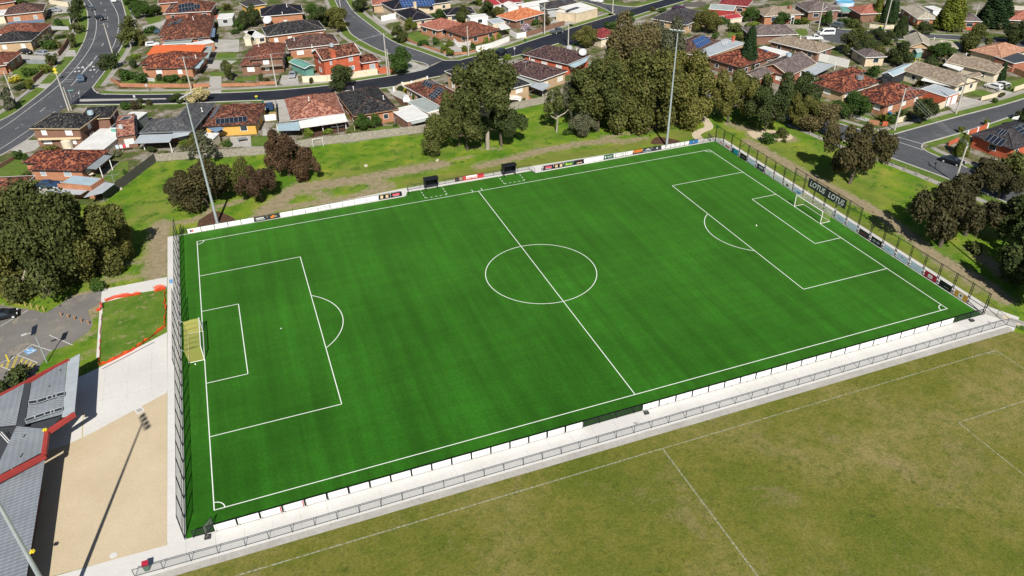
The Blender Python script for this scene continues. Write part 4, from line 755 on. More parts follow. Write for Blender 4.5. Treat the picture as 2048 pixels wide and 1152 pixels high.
b=MB()
for i in range(38): x=-56+i*3.0; ribbon(b,[(x,-39.1),(x,-35.8)],-.012,.012,-.0145)
for i in range(24): y=-33+i*3.0; ribbon(b,[(-57.85,y),(-56.15,y)],-.012,.012,-.0185)
for x in (-66,-63,-60): ribbon(b,[(x,-9.5+(x+66)*.3),(x,-1+(x+66)*.55)],-.012,.012,-.0225)
for y in (-4.5,-7.5): ribbon(b,[(-67.5,y),(-58,y)],-.012,.012,-.0225)
struct('paving_joint',b,'concrete_old')

# ================================================================ PITCH FURNITURE
def goal(s,label,netmat):
    r=thing('football_goal',label,'goal',(s*HL,0,0)); b=MB(); w=3.66; h=2.44; d=s*2.1
    for y in (-w,w): b.tube((0,y,0),(0,y,h),.065,8)
    b.tube((0,-w-.06,h),(0,w+.06,h),.065,8); part('goal_frame',b,'paint_white',r)
    g=MB()
    for y in (-w,w): g.tube((0,y,.05),(d,y,.05),.04,6)
    g.tube((d,-w,.05),(d,w,.05),.04,6); part('ground_frame',g,'paint_white',r)
    n=MB(); ny=12; top=s*2.25; zt=2.25
    def sag(y): return -.16*(1-(y/w)**2)-.10*abs(math.sin(y*2.57))
    ys=[-w+2*w*i/ny for i in range(ny+1)]
    for a,c in zip(ys,ys[1:]):
        n.face([(0,a,h),(0,c,h),(top*.5,c,h+sag(c)),(top*.5,a,h+sag(a))]); n.face([(top*.5,a,h+sag(a)),(top*.5,c,h+sag(c)),(top,c,zt+sag(c)),(top,a,zt+sag(a))]); n.face([(top,a,zt+sag(a)),(top,c,zt+sag(c)),(d,c,.06),(d,a,.06)])
    for y in (-w,w): n.face([(0,y,h),(top*.5,y,h-.1),(top,y,zt),(d,y,.06),(0,y,.06)])
    part('net',n,netmat,r); t=MB()
    for y in (-w,w): t.tube((top,y,zt),(s*2.9,y*1.06,2.75),.02,4)
    part('net_rope',t,'paint_white',r)
goal(-1,'white football goal with yellow net at the left end of the pitch','goal_net_yellow'); goal(1,'white football goal with pale net in front of the lotus banner','goal_net_pale')
def tallfence(label,x,y0,y1,n,ty0,ty1,s,hl=3.7,ht=4.9,pr=.055):
    r=thing('ball_stop_fence',label,'fence',(x,y0,0)); st=(y1-y0)/n; RL={}; m=MB()
    for i in range(n+1):
        y=i*st; h=ht if ty0-.5<=y0+y<=ty1+.5 else hl; b=MB()
        b.tube((0,y-.14,0),(0,y-.14,h),pr,5); b.tube((0,y+.14,0),(0,y+.14,h),pr,5)
        for zz in (.35,1.25,2.4,h-.12): b.box((0,y,zz),(pr*1.6,.3,pr*1.6))
        part('fence_post',b,'paint_black',r)
        if i<n:
            H2=ht if (ty0-.5<=y0+y and y0+y+st<=ty1+.6) else hl
            for zz in sorted({hl-.08,H2-.08,1.1,.1}): RL.setdefault(zz,MB()).tube((0,y,zz),(0,y+st,zz),pr*.9,5)
            m.face([(.02*s,y,.1),(.02*s,y+st,.1),(.02*s,y+st,H2-.1),(.02*s,y,H2-.1)])
    for q in RL.values(): part('rail',q,'paint_black',r)
    return r,m
r,m=tallfence('tall black mesh fence beside the concrete strip at the left end of the pitch',-56.1,-35.53,35.95,24,-9.2,9.4,-1,3.75,4.95,.032); part('chain_mesh',m,'chain_mesh',r)
r2,m=tallfence('tall black mesh fence carrying the lotus banner at the right end of the pitch',56.72,-35.6,36.2,24,-9.0,9.6,1); part('chain_mesh',m,'chain_mesh_thin',r2)
# ---- banner on the right-hand fence
ba=thing('banner','black banner with white lotus lettering high on the right-hand fence','banner',(56.58,-.4,0)); b=MB(); b.box((0,.55,2.78),(.05,10.2,1.82)); part('banner_cloth',b,'paint_dark',ba)
for yy in (3.15,-1.95):
    me=textmesh('LOTUS',1.25,'paint_white',.025,.22); o=link('lettering',me,ba,(-.035,yy,3.68)); o.rotation_euler=(math.pi/2,0,-math.pi/2); o.scale=(1.06,1.18,1)
b=MB(); b.box((-.03,-2.6,2.92),(.008,2.0,.08)); part('small_print',b,'paint_silver',ba)
def lowfence(name,label,pts,h=1.08,step=2.42,mat='paint_black',mesh='chain_mesh_thin',rr=.03):
    c=pts[0]; r=thing(name,label,'fence',(c[0],c[1],0)); P=[(p[0]-c[0],p[1]-c[1]) for p in pts]; ra=MB(); me_=MB()
    for a,e in zip(P,P[1:]):
        L=math.dist(a,e); n=max(1,round(L/step))
        for zz in (h,.12): ra.tube((*a,zz),(*e,zz),rr,5)
        me_.face([(*a,.12),(*e,.12),(*e,h),(*a,h)])
        for i in range(n+(1 if e is P[-1] else 0)):
            p=(a[0]+(e[0]-a[0])*i/n,a[1]+(e[1]-a[1])*i/n); b=MB(); b.tube((*p,0),(*p,h+.03),rr*1.1,5); part('fence_post',b,mat,r)
    part('rail',ra,mat,r); part('mesh_infill',me_,mesh,r); return r
NY=lambda x:36.12+.0065*(x+54)
lowfence('perimeter_fence','low black rail fence along the far side left of the dugouts',[(-54.9,NY(-54.9)),(-14.9,NY(-14.9))]); lowfence('perimeter_fence','low black rail fence behind the two dugouts',[(-13.3,35.9),(-13.0,38.35),(13.0,38.15),(13.4,36.0)],step=2.6); lowfence('perimeter_fence','low black rail fence along the far side right of the dugouts',[(15.2,NY(15.2)),(56.4,36.55)])
lowfence('perimeter_fence','low black rail fence holding blank white boards along the near touchline',[(-55.2,-35.72),(56.4,-35.72)],1.08,2.45,mesh='chain_mesh_dark',rr=.055)
lowfence('perimeter_fence','thin grey rail fence along the concrete path by the sports field',[(-61.0,-38.75),(-50,-38.92),(57.6,-38.95)],1.14,2.447,'paint_dark','rail_mesh',.034)
lowfence('perimeter_fence','thin rail fence beside the dark shade by the right-hand path end',[(57.6,-38.95),(63,-47),(70,-58)],1.14,2.4,'paint_dark','chain_mesh_thin')
lowfence('perimeter_fence','short rail fence running north from the path corner',[(57.6,-38.95),(58.6,-34.6)],1.14,2.4,'paint_dark','chain_mesh_thin')
for p,lab in (((-55.6,36.0),'folded black gate at the far left corner of the pitch'),((-54.0,-36.0),'open black gate at the near left corner of the pitch'),((55.6,36.35),'black gate at the far right corner of the pitch')):
    g=thing('gate',lab,'gate',(p[0],p[1],0)); b=MB(); a=.9 if p[1]<0 else 1.4; d=(math.cos(a)*1.5,math.sin(a)*1.5)
    for q in ((0,0),d): b.tube((*q,.05),(*q,1.5),.04,5)
    for zz in (.12,1.48): b.tube((0,0,zz),(*d,zz),.03,5)
    b.tube((0,0,.12),(*d,1.48),.025,4); part('gate_frame',b,'paint_black',g); m=MB(); m.face([(0,0,.1),(*d,.1),(*d,1.48),(0,0,1.48)]); part('mesh_infill',m,'chain_mesh',g)
# ---- advertising boards
def board(p,d,L,mat,label,graphics=(),h=.92,z=.10,group=None):
    """p = left end as seen from the pitch, d = direction along the board, readable side faces the pitch"""
    d=Vector(d).normalized(); ang=math.atan2(d.y,d.x); r=thing('advertising_board',label,'sign',(p[0]+d.x*L/2,p[1]+d.y*L/2,0),ang,group)
    b=MB(); b.box((0,0,z),(L-.04,.035,h)); part('board_panel',b,mat,r)
    for g in graphics:
        k=g[0]
        if k=='t': me=textmesh(g[1],g[2],g[3],.012,g[6] if len(g)>6 else 0.0); o=link('lettering',me,r,(g[4],-.024,z+h/2+g[5])); o.rotation_euler=(math.pi/2,0,0)
        else:
            q=MB(); _,m_,x0,x1,z0,z1=g; q.box(((x0+x1)/2,-.021,z+z0),(x1-x0,.008,z1-z0)); part('printed_panel' if k=='r' else 'emblem',q,m_,r)
    return r
GB='boards along the far touchline'
def marks(m,x0,x1,z,n=2,dz=.14): return [('r',m,x0,x1-.12*i,z-dz*i,z-dz*i+.07) for i in range(n)]
mug=lambda x:[('r','paint_tan',x-.26,x+.26,.14,.76),('r','paint_gold',x-.30,x+.30,.62,.80)]
NB_=[('paint_white','white board with a red and navy crest, leftmost on the far fence',[('e','paint_navy',-.75,-.45,.25,.7),('e','paint_pink',-.42,-.12,.25,.7)]),
('paint_white','white board with faint tan writing, second from the far left corner',marks('paint_tan',-.8,.9,.5,2)),
('paint_white','white board with pale grey capitals in front of the left light pole',[('t','FNFC',.55,'paint_silver',0,.05)]),
('paint_white','white board with a grey script line, right of the left light pole',marks('paint_silver',-1.0,1.0,.45,1)),
('paint_white','plain white board just left of the dark grey board',()),
('paint_dark','dark grey board with two white lines of writing',[('r','paint_white',-.85,.6,.52,.68),('r','paint_silver',-.8,.75,.22,.38)]),
('paint_dark','dark board with an orange flame emblem',[('e','paint_orange',-.55,.05,.18,.55),('e','paint_orange',-.3,.2,.5,.72),('r','paint_tan',.15,.6,.36,.5)]),
('paint_white','white board with a faint grey line, right of the orange emblem board',marks('paint_silver',-.6,.8,.4,1)),
('paint_white','white board with a grey letter C emblem',[('t','C',.6,'paint_silver',-.85,0)]),
('paint_white','white board with a small grey crest, left of the grey lotus board',[('e','paint_silver',-.35,.35,.42,.62),('e','paint_silver',-.25,.25,.22,.38)]),
('paint_white','white board with grey lotus lettering, far fence left half',[('t','LOTUS',.72,'paint_grey',0,0,.25)]),
('paint_white','white board with very faint capitals, right of the grey lotus board',[('t','FNFC',.42,'paint_silver',0,.1)]),
('paint_white','plain white board, first of the blank pair before the mug board',()),
('paint_white','plain white board, second of the blank pair before the mug board',()),
('paint_white','plain white board touching the left mug board',()),
('paint_black','black board with two gold mugs, left of the dugouts',mug(-.55)+mug(.5)),
('paint_black','black board with red writing, beside the left dugout gate',[('r','paint_pink',-.75,.65,.3,.68),('r','paint_silver',-.6,.5,.16,.24)])]
x=-54.35
for m_,l_,g_ in NB_:
    board((x,NY(x)-.10),(1,.0065),2.26,m_,l_,g_,group=GB); x+=2.345
NB_=[('paint_black','black board with a red panel of writing, beside the right dugout gate',[('r','paint_pink',-.7,.75,.34,.7),('r','paint_silver',-.7,.7,.16,.26)]),
('paint_black','black board with two gold mugs, right of the dugouts',mug(-.5)+mug(.55)),
('paint_green','dark green board with lime lettering',[('t','Benel',.66,'paint_lime',0,-.02)]),
('paint_black','black board with a small brown line of writing, left of two white boards',[('r','paint_tan',-.5,.7,.2,.36),('r','paint_crimson',-.2,.6,.6,.66)]),
('paint_white','white board with faint writing, right of the black and brown board',marks('paint_silver',-.9,.6,.4,1)),
('paint_white','white board with faint writing, left of the dark green and white board',marks('paint_silver',-.7,.8,.45,2)),
('paint_green','dark green board with a white shield and thin writing',[('e','paint_white',-.9,-.65,.25,.65),('r','paint_silver',-.45,.95,.5,.6),('r','paint_silver',-.2,.7,.28,.36)]),
('paint_white','white board with grey lotus lettering, far fence right half',[('t','LOTUS',.66,'paint_silver',-.05,0,.25)]),
('paint_white','white board with a tiny grey tick, left of the orange board',[('e','paint_silver',-.25,-.05,.3,.6)]),
('paint_orange','orange board with a black and tan lower band',[('r','paint_black',-1.1,1.1,.03,.3),('r','paint_tan',-.8,.8,.1,.24)]),
('paint_dark','dark board with white rooftop logo and pale base',[('r','paint_silver',-.6,.8,.42,.6),('r','paint_white',-.2,.5,.58,.7),('r','paint_paleblue',-1.0,1.0,.08,.18)]),
('paint_dark','dark board with a white triangle emblem',[('t','A',.75,'paint_white',.1,0)]),
('paint_white','white board with a small green-grey emblem, right of the triangle board',[('e','paint_grey',-.1,.25,.46,.72)]),
('paint_white','plain white board left of the tick-marked white board near the blue board',()),
('paint_white','white board with a tiny mark, touching the bright blue board',[('e','paint_silver',-.5,-.38,.3,.42)]),
('paint_blue','bright blue board with a white round emblem, near the far right corner',[('t','e',.62,'paint_white',0,.05)])]
x=15.5
for m_,l_,g_ in NB_:
    board((x,NY(x)-.10),(1,.0065),2.24,m_,l_,g_,group=GB); x+=2.325
board((-3.15,38.22),(1,-.0085),6.2,'paint_red','long black, white and red lotus board between the dugouts',[('r','paint_dark',-3.05,-1.35,.02,.9),('e','paint_tan',-2.15,-1.5,.12,.8),('r','paint_white',-.7,1.5,.5,.86),('t','LOTUS',.78,'paint_white',.45,-.05,.25),('r','paint_crimson',1.9,3.05,.55,.9)],group=GB)
EB=[('paint_white','white board with crimson script at the far right corner',[('r','paint_pink',.1,1.0,.3,.42),('r','paint_pink',.3,1.1,.5,.62)]),
('paint_white','white board with a pink capital row, next to the teal board',[('r','paint_pink',-.7,1.0,.3,.66),('r','paint_white',-.5,.8,.42,.5)]),
('paint_teal','teal board with a navy left end',[('r','paint_navy',-1.1,-.5,.03,.88)]),
('paint_black','black board left of a pale blue board on the right fence',[('r','paint_grey',-.6,.7,.4,.5)]),
('paint_paleblue','pale blue board between two dark boards',[('r','paint_white',-.8,.8,.4,.5)]),
('paint_navy','navy board with white writing',[('r','paint_white',-.5,.9,.55,.7),('r','paint_silver',-.4,.8,.3,.38)]),
('paint_white','white board with a faint blue badge, before the script board',[('e','paint_paleblue',-.3,.4,.25,.7)]),
('paint_white','white board with a pale blue script line',[('r','paint_paleblue',-.8,.9,.35,.5)]),
('paint_white','white board with a maroon and navy crest left of the right goal',[('e','paint_navy',-.5,-.1,.2,.7),('e','paint_crimson',-.05,.25,.25,.6)]),
('paint_paleblue','pale board with a blue stripe behind the far goal post',[('r','paint_blue',-.2,.9,.3,.55)]),
('paint_silver','silver grey board behind the right goal, far half',()),
('paint_silver','silver grey board behind the middle of the right goal',[('r','paint_grey',-.7,.7,.4,.5)]),
('paint_silver','silver grey board behind the right goal, near half',[('r','paint_white',-.5,.5,.3,.6)]),
('paint_paleblue','pale blue board with grey scribble past the near goal post',[('r','paint_grey',-.6,.9,.4,.5)]),
('paint_paleblue','pale blue board left of the maroon board',[('r','paint_silver',-.9,.7,.4,.55)]),
('paint_dark','dark board with maroon writing',[('r','paint_crimson',-.7,.6,.4,.5)]),
('paint_black','black board with two dull square panels',[('r','paint_grey',-.8,-.1,.25,.7),('r','paint_grey',.1,.8,.25,.7)]),
('paint_paleblue','sky blue board right of the two-panel black board',[('r','paint_blue',-.9,.3,.45,.52)]),
('paint_paleblue','sky blue board with scattered dark strokes',[('r','paint_navy',-.2,.1,.6,.7),('r','paint_grey',.2,.9,.4,.45)]),
('paint_paleblue','sky blue board touching the crimson board',[('r','paint_silver',-.6,.6,.4,.5)]),
('paint_crimson','crimson board with a white centre label',[('r','paint_white',-.45,.4,.2,.75),('r','paint_crimson',-.3,.25,.4,.5)]),
('paint_black','black board between the crimson and orange boards',[('r','paint_grey',-.2,.7,.35,.42)]),
('paint_gold','orange board with a white centre and blue ring, nearest the right corner',[('r','paint_white',-.4,.4,.05,.87),('e','paint_blue',-.15,.2,.4,.7)])]
y=36.0
for m_,l_,g_ in EB:
    board((56.6,y-.35),(0,-1),2.35,m_,l_,g_,h=1.0,z=.16,group='boards along the right-hand fence'); y-=2.992
x=-52.95; k=0
while x<49:
    if not(-9.2<x<-.9):
        if k<2 and x>-49: board((x,-35.745),(1,0),2.27,'paint_white','blank white board with a crimson edge near the open gate, %s'%('left of pair','right of pair')[k],[('r','paint_crimson',.95,1.08,.03,.9)],group='blank boards along the near touchline') and None; k+=1
        else: board((x,-35.745),(1,0),2.27,'paint_white','blank white board seen from behind on the near touchline fence',(),group='blank boards along the near touchline')
    x+=2.45 if x<-10 or x>-.9 else 2.45
    if -9.2<x<-.9: x=-.62
# ---- dugouts
def dugout(x,label):
    r=thing('dugout',label,'dugout',(x,36.9,0)); b=MB()
    prof=[(-.55,2.32),(.15,2.48),(1.0,2.42),(1.35,2.2)]
    for (y0,z0),(y1,z1) in zip(prof,prof[1:]): b.slab([(-1.45,y0,z0),(1.45,y0,z0),(1.45,y1,z1),(-1.45,y1,z1)],.07)
    part('roof',b,'paint_black',r); w=MB(); w.box((0,1.32,.45),(2.55,.06,1.8)); part('back_panel',w,'paint_black',r)
    for s in (-1,1):
        q=MB(); pts=[(s*1.22,-.3,.95),(s*1.22,1.3,.45),(s*1.22,1.32,2.2),(s*1.22,-.4,2.3)]; q.face(pts); q.face([(p[0]-s*.05,p[1],p[2]) for p in pts][::-1]); part('side_panel',q,'paint_black',r)
        l=MB(); l.tube((s*1.22,-.05,0),(s*1.22,-.35,2.3),.06,6); l.tube((s*1.22,1.3,0),(s*1.22,1.3,2.2),.06,6); l.tube((s*1.22,-.6,.06),(s*1.22,1.4,.06),.06,6); part('leg',l,'paint_black',r)
    c=MB(); c.box((0,.8,.42),(2.35,.42,.07)); c.box((0,1.2,.75),(2.35,.06,.5)); part('bench',c,'paint_dark',r)
dugout(-8.35,'black curved-roof dugout left of the long lotus board'); dugout(8.2,'black curved-roof dugout right of the long lotus board')
# ---- floodlights
def floodlight(x,y,h,label,aim=None):
    r=thing('floodlight_pole',label,'light pole',(x,y,0)); b=MB(); b.tube((0,0,0),(0,0,h),.26,12,.10); part('pole',b,'galvanised',r); f=MB(); f.tube((0,0,0),(0,0,.06),.42,12); 
    for a in range(6): f.tube((.34*math.cos(a),.34*math.sin(a),.06),(.34*math.cos(a),.34*math.sin(a),.16),.03,5)
    part('base_plate',f,'galvanised',r)
    d=Vector(aim or (-x,-y,0)).normalized(); u=Vector((-d.y,d.x,0)); c=MB(); c.tube(tuple(u*-1.5+Vector((0,0,h-.15))),tuple(u*1.5+Vector((0,0,h-.15))),.06,6); part('crossarm',c,'galvanised',r)
    for k in (-1.3,-.45,.45,1.3):
        g=MB(); o=u*k+Vector((0,0,h+.12))+d*.35; n=(d*.6+Vector((0,0,-.8))).normalized(); e=u; w=n.cross(e)
        A=[o+e*a*.27+w*b_*.30-n*.09 for a,b_ in ((-1,-1),(1,-1),(1,1),(-1,1))]; B=[p+n*.18 for p in A]
        g.face(A); g.face(B[::-1]); 
        for i in range(4): g.face([A[i],B[i],B[(i+1)%4],A[(i+1)%4]])
        g.tube(tuple(o),tuple(u*k+Vector((0,0,h-.15))),.04,5); part('floodlight_head',g,'paint_silver',r)
floodlight(-49.18,38.29,24.4,'tall galvanised floodlight pole in the mulch at the far left corner'); floodlight(45.46,37.99,24.9,'tall galvanised floodlight pole behind the far right boards'); floodlight(-67.39,-41.5,25.6,'tall floodlight pole leaning across the clubhouse roof corner',(.97,.25,0)); floodlight(64.2,-38.4,25,'floodlight pole beyond the near right corner casting a thin shadow')
# ---- small things on the paths
def darkbox(p,lab):
    r=thing('junction_box',lab,'box',(p[0],p[1],-.02)); b=MB(); b.prism([(-.3,-.25),(.35,-.3),(.4,.2),(-.2,.3)],0,.22); part('box_body',b,'paint_dark',r); b=MB(); b.box((.02,0,.22),(.4,.3,.08),.4); part('lid',b,'timber_dark',r)
darkbox((-0.43,-36.25),'small dark box on the concrete path by the middle gate gap'); darkbox((53.72,-36.26),'small dark box on the path near the right end of the boards'); darkbox((-53.82,-36.24),'small dark box on the path by the open left gate')
p=(-59.82,-38.26); r=thing('wheelie_bin','green wheelie bin with red lid by the near left fence end','bin',(p[0],p[1],-.02)); b=MB()
A=[(-.25,-.28),(.25,-.28),(.25,.28),(-.25,.28)]
for i in range(4):
    a,c=A[i],A[(i+1)%4]; b.face([(a[0]*.85,a[1]*.85,.06),(c[0]*.85,c[1]*.85,.06),(c[0]*1.15,c[1]*1.15,.98),(a[0]*1.15,a[1]*1.15,.98)])
part('bin_body',b,'paint_green',r); b=MB(); b.slab([(-.32,-.36,.98),(.32,-.36,.98),(.32,.34,1.08),(-.32,.34,1.08)],.06); part('lid',b,'paint_crimson',r)
for s in (-1,1): b=MB(); b.tube((s*.22,.26,.11),(s*.28,.26,.11),.11,8); part('wheel',b,'rubber',r)
for i,(q,lab) in enumerate((((-54.18,-4.36),'white ball on the turf beside the left goal'),((41.96,0.04),'white ball lying by the right penalty spot'),((-18.31,53.14),'pale rock on the park grass above the left boards'),((-3.58,49.78),'pale rock at the end of the dirt track by the dark tree'),((-66.78,61.07),'pale rock at the foot of the dark paling fence'))):
    me=bpy.data.meshes.new('ball'); bm=bmesh.new(); bmesh.ops.create_icosphere(bm,subdivisions=2,radius=.11 if i<2 else .45)
    if i>1:
        for v in bm.verts: v.co*=random.uniform(.8,1.15); v.co.z*=.7
    bm.to_mesh(me); bm.free(); me.materials.append(MATS['paint_white' if i<2 else 'rock']); tag(link('ball' if i<2 else 'rock',me,None,(q[0],q[1],.11 if i<2 else .1)),lab,'ball' if i<2 else 'rock')
# ---- clubhouse (only the corner in view)
def corr(mb,P00,P10,P11,P01,n,amp=.035,split=None):
    """corrugated sheet: ribs run from edge 00-01 to edge 10-11"""
    P=[Vector(p) for p in (P00,P10,P11,P01)]
    for i in range(n):
        t0=i/n; t1=(i+.62)/n; t2=(i+.72)/n; t3=(i+.9)/n; t4=(i+1)/n
        def at(t,dz): a=P[0].lerp(P[3],t); c=P[1].lerp(P[2],t); a=a+Vector((0,0,dz)); c=c+Vector((0,0,dz)); return a,c
        for (ta,da),(tb,db) in (((t0,0),(t1,0)),((t1,0),(t2,amp)),((t2,amp),(t3,amp)),((t3,amp),(t4,0))):
            a,c=at(ta,da); e,f=at(tb,db); mb.face([a,c,f,e])
cl=thing('clubhouse','low clubhouse with grey corrugated roof and red fascia beside the sandy forecourt','building',(-75,-20,0)); o_=Vector((75,20))
def CL(p,z): return (p[0]+75,p[1]+20,z)
b=MB(); corr(b,CL((-69.85,-56),3.1),CL((-88,-56),4.4),CL((-88,-26.6),4.4),CL((-70.41,-20.71),3.1),72)
part('lower_roof',b,'club_roof',cl)
b=MB(); corr(b,CL((-70.77,-19.82),3.55),CL((-75.20,-23.13),4.2),CL((-73.83,-14.63),4.2),CL((-70.74,-15.68),3.6),26); part('middle_roof',b,'club_roof',cl)
b=MB(); corr(b,CL((-69.02,-12.31),4.05),CL((-73.20,-11.02),4.35),CL((-73.28,-6.52),4.35),CL((-69.50,-2.74),4.05),22); corr(b,CL((-69.00,-14.16),4.05),CL((-72.82,-14.87),4.35),CL((-73.20,-11.02),4.35),CL((-69.02,-12.31),4.05),12); part('upper_roof',b,'club_roof',cl)
b=MB(); corr(b,CL((-73.76,-14.81),4.5),CL((-79.62,-13.92),4.9),CL((-80.08,-10.82),4.9),CL((-73.96,-6.51),4.5),26); part('far_roof',b,'club_roof',cl)
b=MB(); b.slab([CL((-67.67,-12.78),4.0),CL((-68.03,-1.55),4.0),CL((-69.44,-2.55),4.03),CL((-69.03,-12.28),4.03)],.12); b.slab([CL((-67.59,-14.58),4.0),CL((-67.67,-12.78),4.0),CL((-69.03,-12.28),4.03),CL((-68.97,-14.59),4.03)],.12); part('verandah_roof',b,'metal_zinc',cl)
b=MB(); b.slab([CL((-73.77,-10.94),4.48),CL((-73.03,-11.24),4.48),CL((-73.22,-6.63),4.48),CL((-74.00,-6.47),4.48)],.2); b.slab([CL((-73.72,-14.80),4.48),CL((-72.82,-15.15),4.48),CL((-73.03,-11.24),4.48),CL((-73.77,-10.94),4.48)],.2); part('box_gutter',b,'metal_dark',cl)
b=MB(); b.slab([CL((-77.39,-12.10),2.95),CL((-74.41,-12.99),2.95),CL((-73.91,-22.39),2.95),CL((-75.70,-22.66),2.95)],.1); part('recess_shade_slab',b,'metal_dark',cl)  # dark slab standing in for the shade of the open recess, no real roof
b=MB(); b.slab([CL((-74.50,-13.18),3.45),CL((-69.03,-13.16),3.45),CL((-70.62,-16.26),3.45),CL((-74.37,-14.08),3.45)],.1); part('valley_shade_slab',b,'metal_dark',cl)  # added dark sheet, painted shade for the gap between middle and upper roofs
b=MB()
def fas(p,q,z0,z1,w=.5,h=.5):
    a=Vector(CL(p,z0)); c=Vector(CL(q,z1)); t=(c-a); t.z=0; t.normalize(); n=Vector((-t.y,t.x,0))*w/2; pts=[a-n,c-n,c+n,a+n]; b.slab([tuple(v+Vector((0,0,.12))) for v in pts],h)
fas((-67.60,-14.45),(-70.34,-16.35),4.0,3.75); fas((-70.51,-16.08),(-70.43,-20.29),3.75,3.65); fas((-70.31,-20.50),(-75.07,-23.82),3.65,4.3,.6); part('fascia',b,'fascia_red',cl); b=MB(); fas((-69.31,-2.61),(-73.61,-6.02),4.1,4.5,.4); fas((-73.58,-6.09),(-77.07,-8.76),4.5,4.8,.3); part('fascia',b,'fascia_red',cl)
b=MB()
b.prism([tuple(Vector(q)+o_) for q in ((-71.4,-56),(-71.4,-22.5),(-79,-22.5),(-79,-13.0),(-73.0,-11.6),(-70.6,-11.4),(-70.2,-4.5),(-90,-13),(-90,-56))],0,2.85); part('wall',b,'brick_brown',cl)
def skylight(P_):
    Q=[CL(p,4.13+.1*(-67.9-p[0])) for p in P_]
    b=MB(); b.slab(Q,.1); f=part('skylight',b,'glass_dark',cl); r=MB(); q=[(a,c,d+.02) for a,c,d in Q]
    for i in range(4): r.tube(q[i],q[(i+1)%4],.03,4)
    part('frame',r,'paint_silver',f)
skylight([(-72.81,-11.35),(-71.92,-11.37),(-72.00,-10.69),(-72.89,-10.67)])
skylight([(-71.82,-11.37),(-70.88,-11.04),(-70.96,-10.35),(-71.90,-10.69)])
skylight([(-70.82,-11.02),(-70.35,-10.88),(-70.42,-10.19),(-70.90,-10.33)])
skylight([(-70.27,-10.86),(-69.94,-10.71),(-70.02,-10.02),(-70.35,-10.17)])
skylight([(-69.87,-10.69),(-69.01,-10.56),(-69.08,-9.86),(-69.94,-10.00)])
skylight([(-72.73,-14.76),(-71.82,-14.43),(-71.89,-13.83),(-72.81,-14.16)])
skylight([(-71.75,-14.40),(-70.83,-14.08),(-70.90,-13.47),(-71.83,-13.80)])
skylight([(-70.76,-14.04),(-70.18,-13.87),(-70.25,-13.25),(-70.83,-13.43)])
skylight([(-70.13,-13.86),(-69.85,-13.79),(-69.92,-13.18),(-70.20,-13.24)])
skylight([(-69.79,-13.79),(-68.95,-13.53),(-69.01,-12.91),(-69.85,-13.18)])
for p in ((-71.05,-8.13),(-70.15,-4.92),(-72.88,-16.86),(-72.78,-20.28),(-74.41,-12.64)): b=MB(); b.tube((p[0]+75,p[1]+20,4.0),(p[0]+75,p[1]+20,4.55),.07,7); part('roof_vent',b,'paint_grey',cl)
for p,z in (((-70.64,-16.34),3.9),((-69.96,-34.63),3.15)):
    b=MB(); 
    for i in range(6): a=i*1.05; b.tube((p[0]+75,p[1]+20,z),(p[0]+75+.26*math.cos(a),p[1]+20+.26*math.sin(a),z+.16),.06,5,.09)
    b.tube((p[0]+75,p[1]+20,z),(p[0]+75,p[1]+20,z+.25),.11,6); part('yellow_rosette',b,'paint_yellow',cl)
b=MB()
for a,c in (((-75.76,-14.73),(-73.90,-17.90)),((-75.57,-14.62),(-73.73,-17.78))): b.tube(CL(a,3.9),CL(c,3.6),.05,5)
part('roof_ladder',b,'paint_white',cl)
# ---- car park post, bollards, safety mesh
p=(-73.96,4.11); r=thing('solar_light','solar street light with a tilted panel in the car park','street light',(p[0],p[1],-.03)); b=MB(); b.tube((0,0,0),(0,0,5.4),.09,8,.06); part('pole',b,'galvanised',r); b=MB(); b.tube((0,0,5.3),(-1.1,-.35,5.5),.04,5); b.box((-1.1,-.35,5.42),(.7,.28,.10),.3); part('lamp_head',b,'paint_silver',r); b=MB(); b.slab([(-.2,-.9,5.45),(.5,-.7,5.6),(.6,.9,5.95),(-.1,.7,5.8)],.06); part('solar_panel',b,'solar_navy',r)
for i,q in enumerate(((-81.87,24.01),(-80.91,23.05),(-79.88,22.08),(-78.85,21.10),(-77.88,20.23),(-76.89,19.28),(-75.93,18.48))):
    b=MB(); b.tube((0,0,0),(.02,.03,.85),.10,8); b.tube((.02,.03,.85),(.02,.03,.9),.10,8,.05); single('bollard',b,'timber_yellow','yellow timber bollard in the row between the car park and the big trees','bollard',(q[0],q[1],-.03),'timber bollards by the car park')
for i,q in enumerate(((-73.26,16.05),(-72.18,15.08),(-71.20,14.16),(-70.17,13.08),(-69.11,12.07))):
    b=MB(); b.tube((0,0,0),(-.02,.03,.7),.10,8); b.tube((-.02,.03,.7),(-.02,.03,.75),.10,8,.05); single('bollard',b,'timber_orange','weathered brown timber bollard in the row between the car park and the fenced lawn','bollard',(q[0],q[1],-.03),'timber bollards by the car park')
q=(-79.13,6.53); b=MB(); b.tube((0,0,0),(0,0,1.1),.10,8); b.tube((0,0,1.1),(0,0,1.16),.10,8,.05); single('bollard',b,'paint_yellow','bright yellow bollard beside the hatched bay','bollard',(q[0],q[1],-.03))
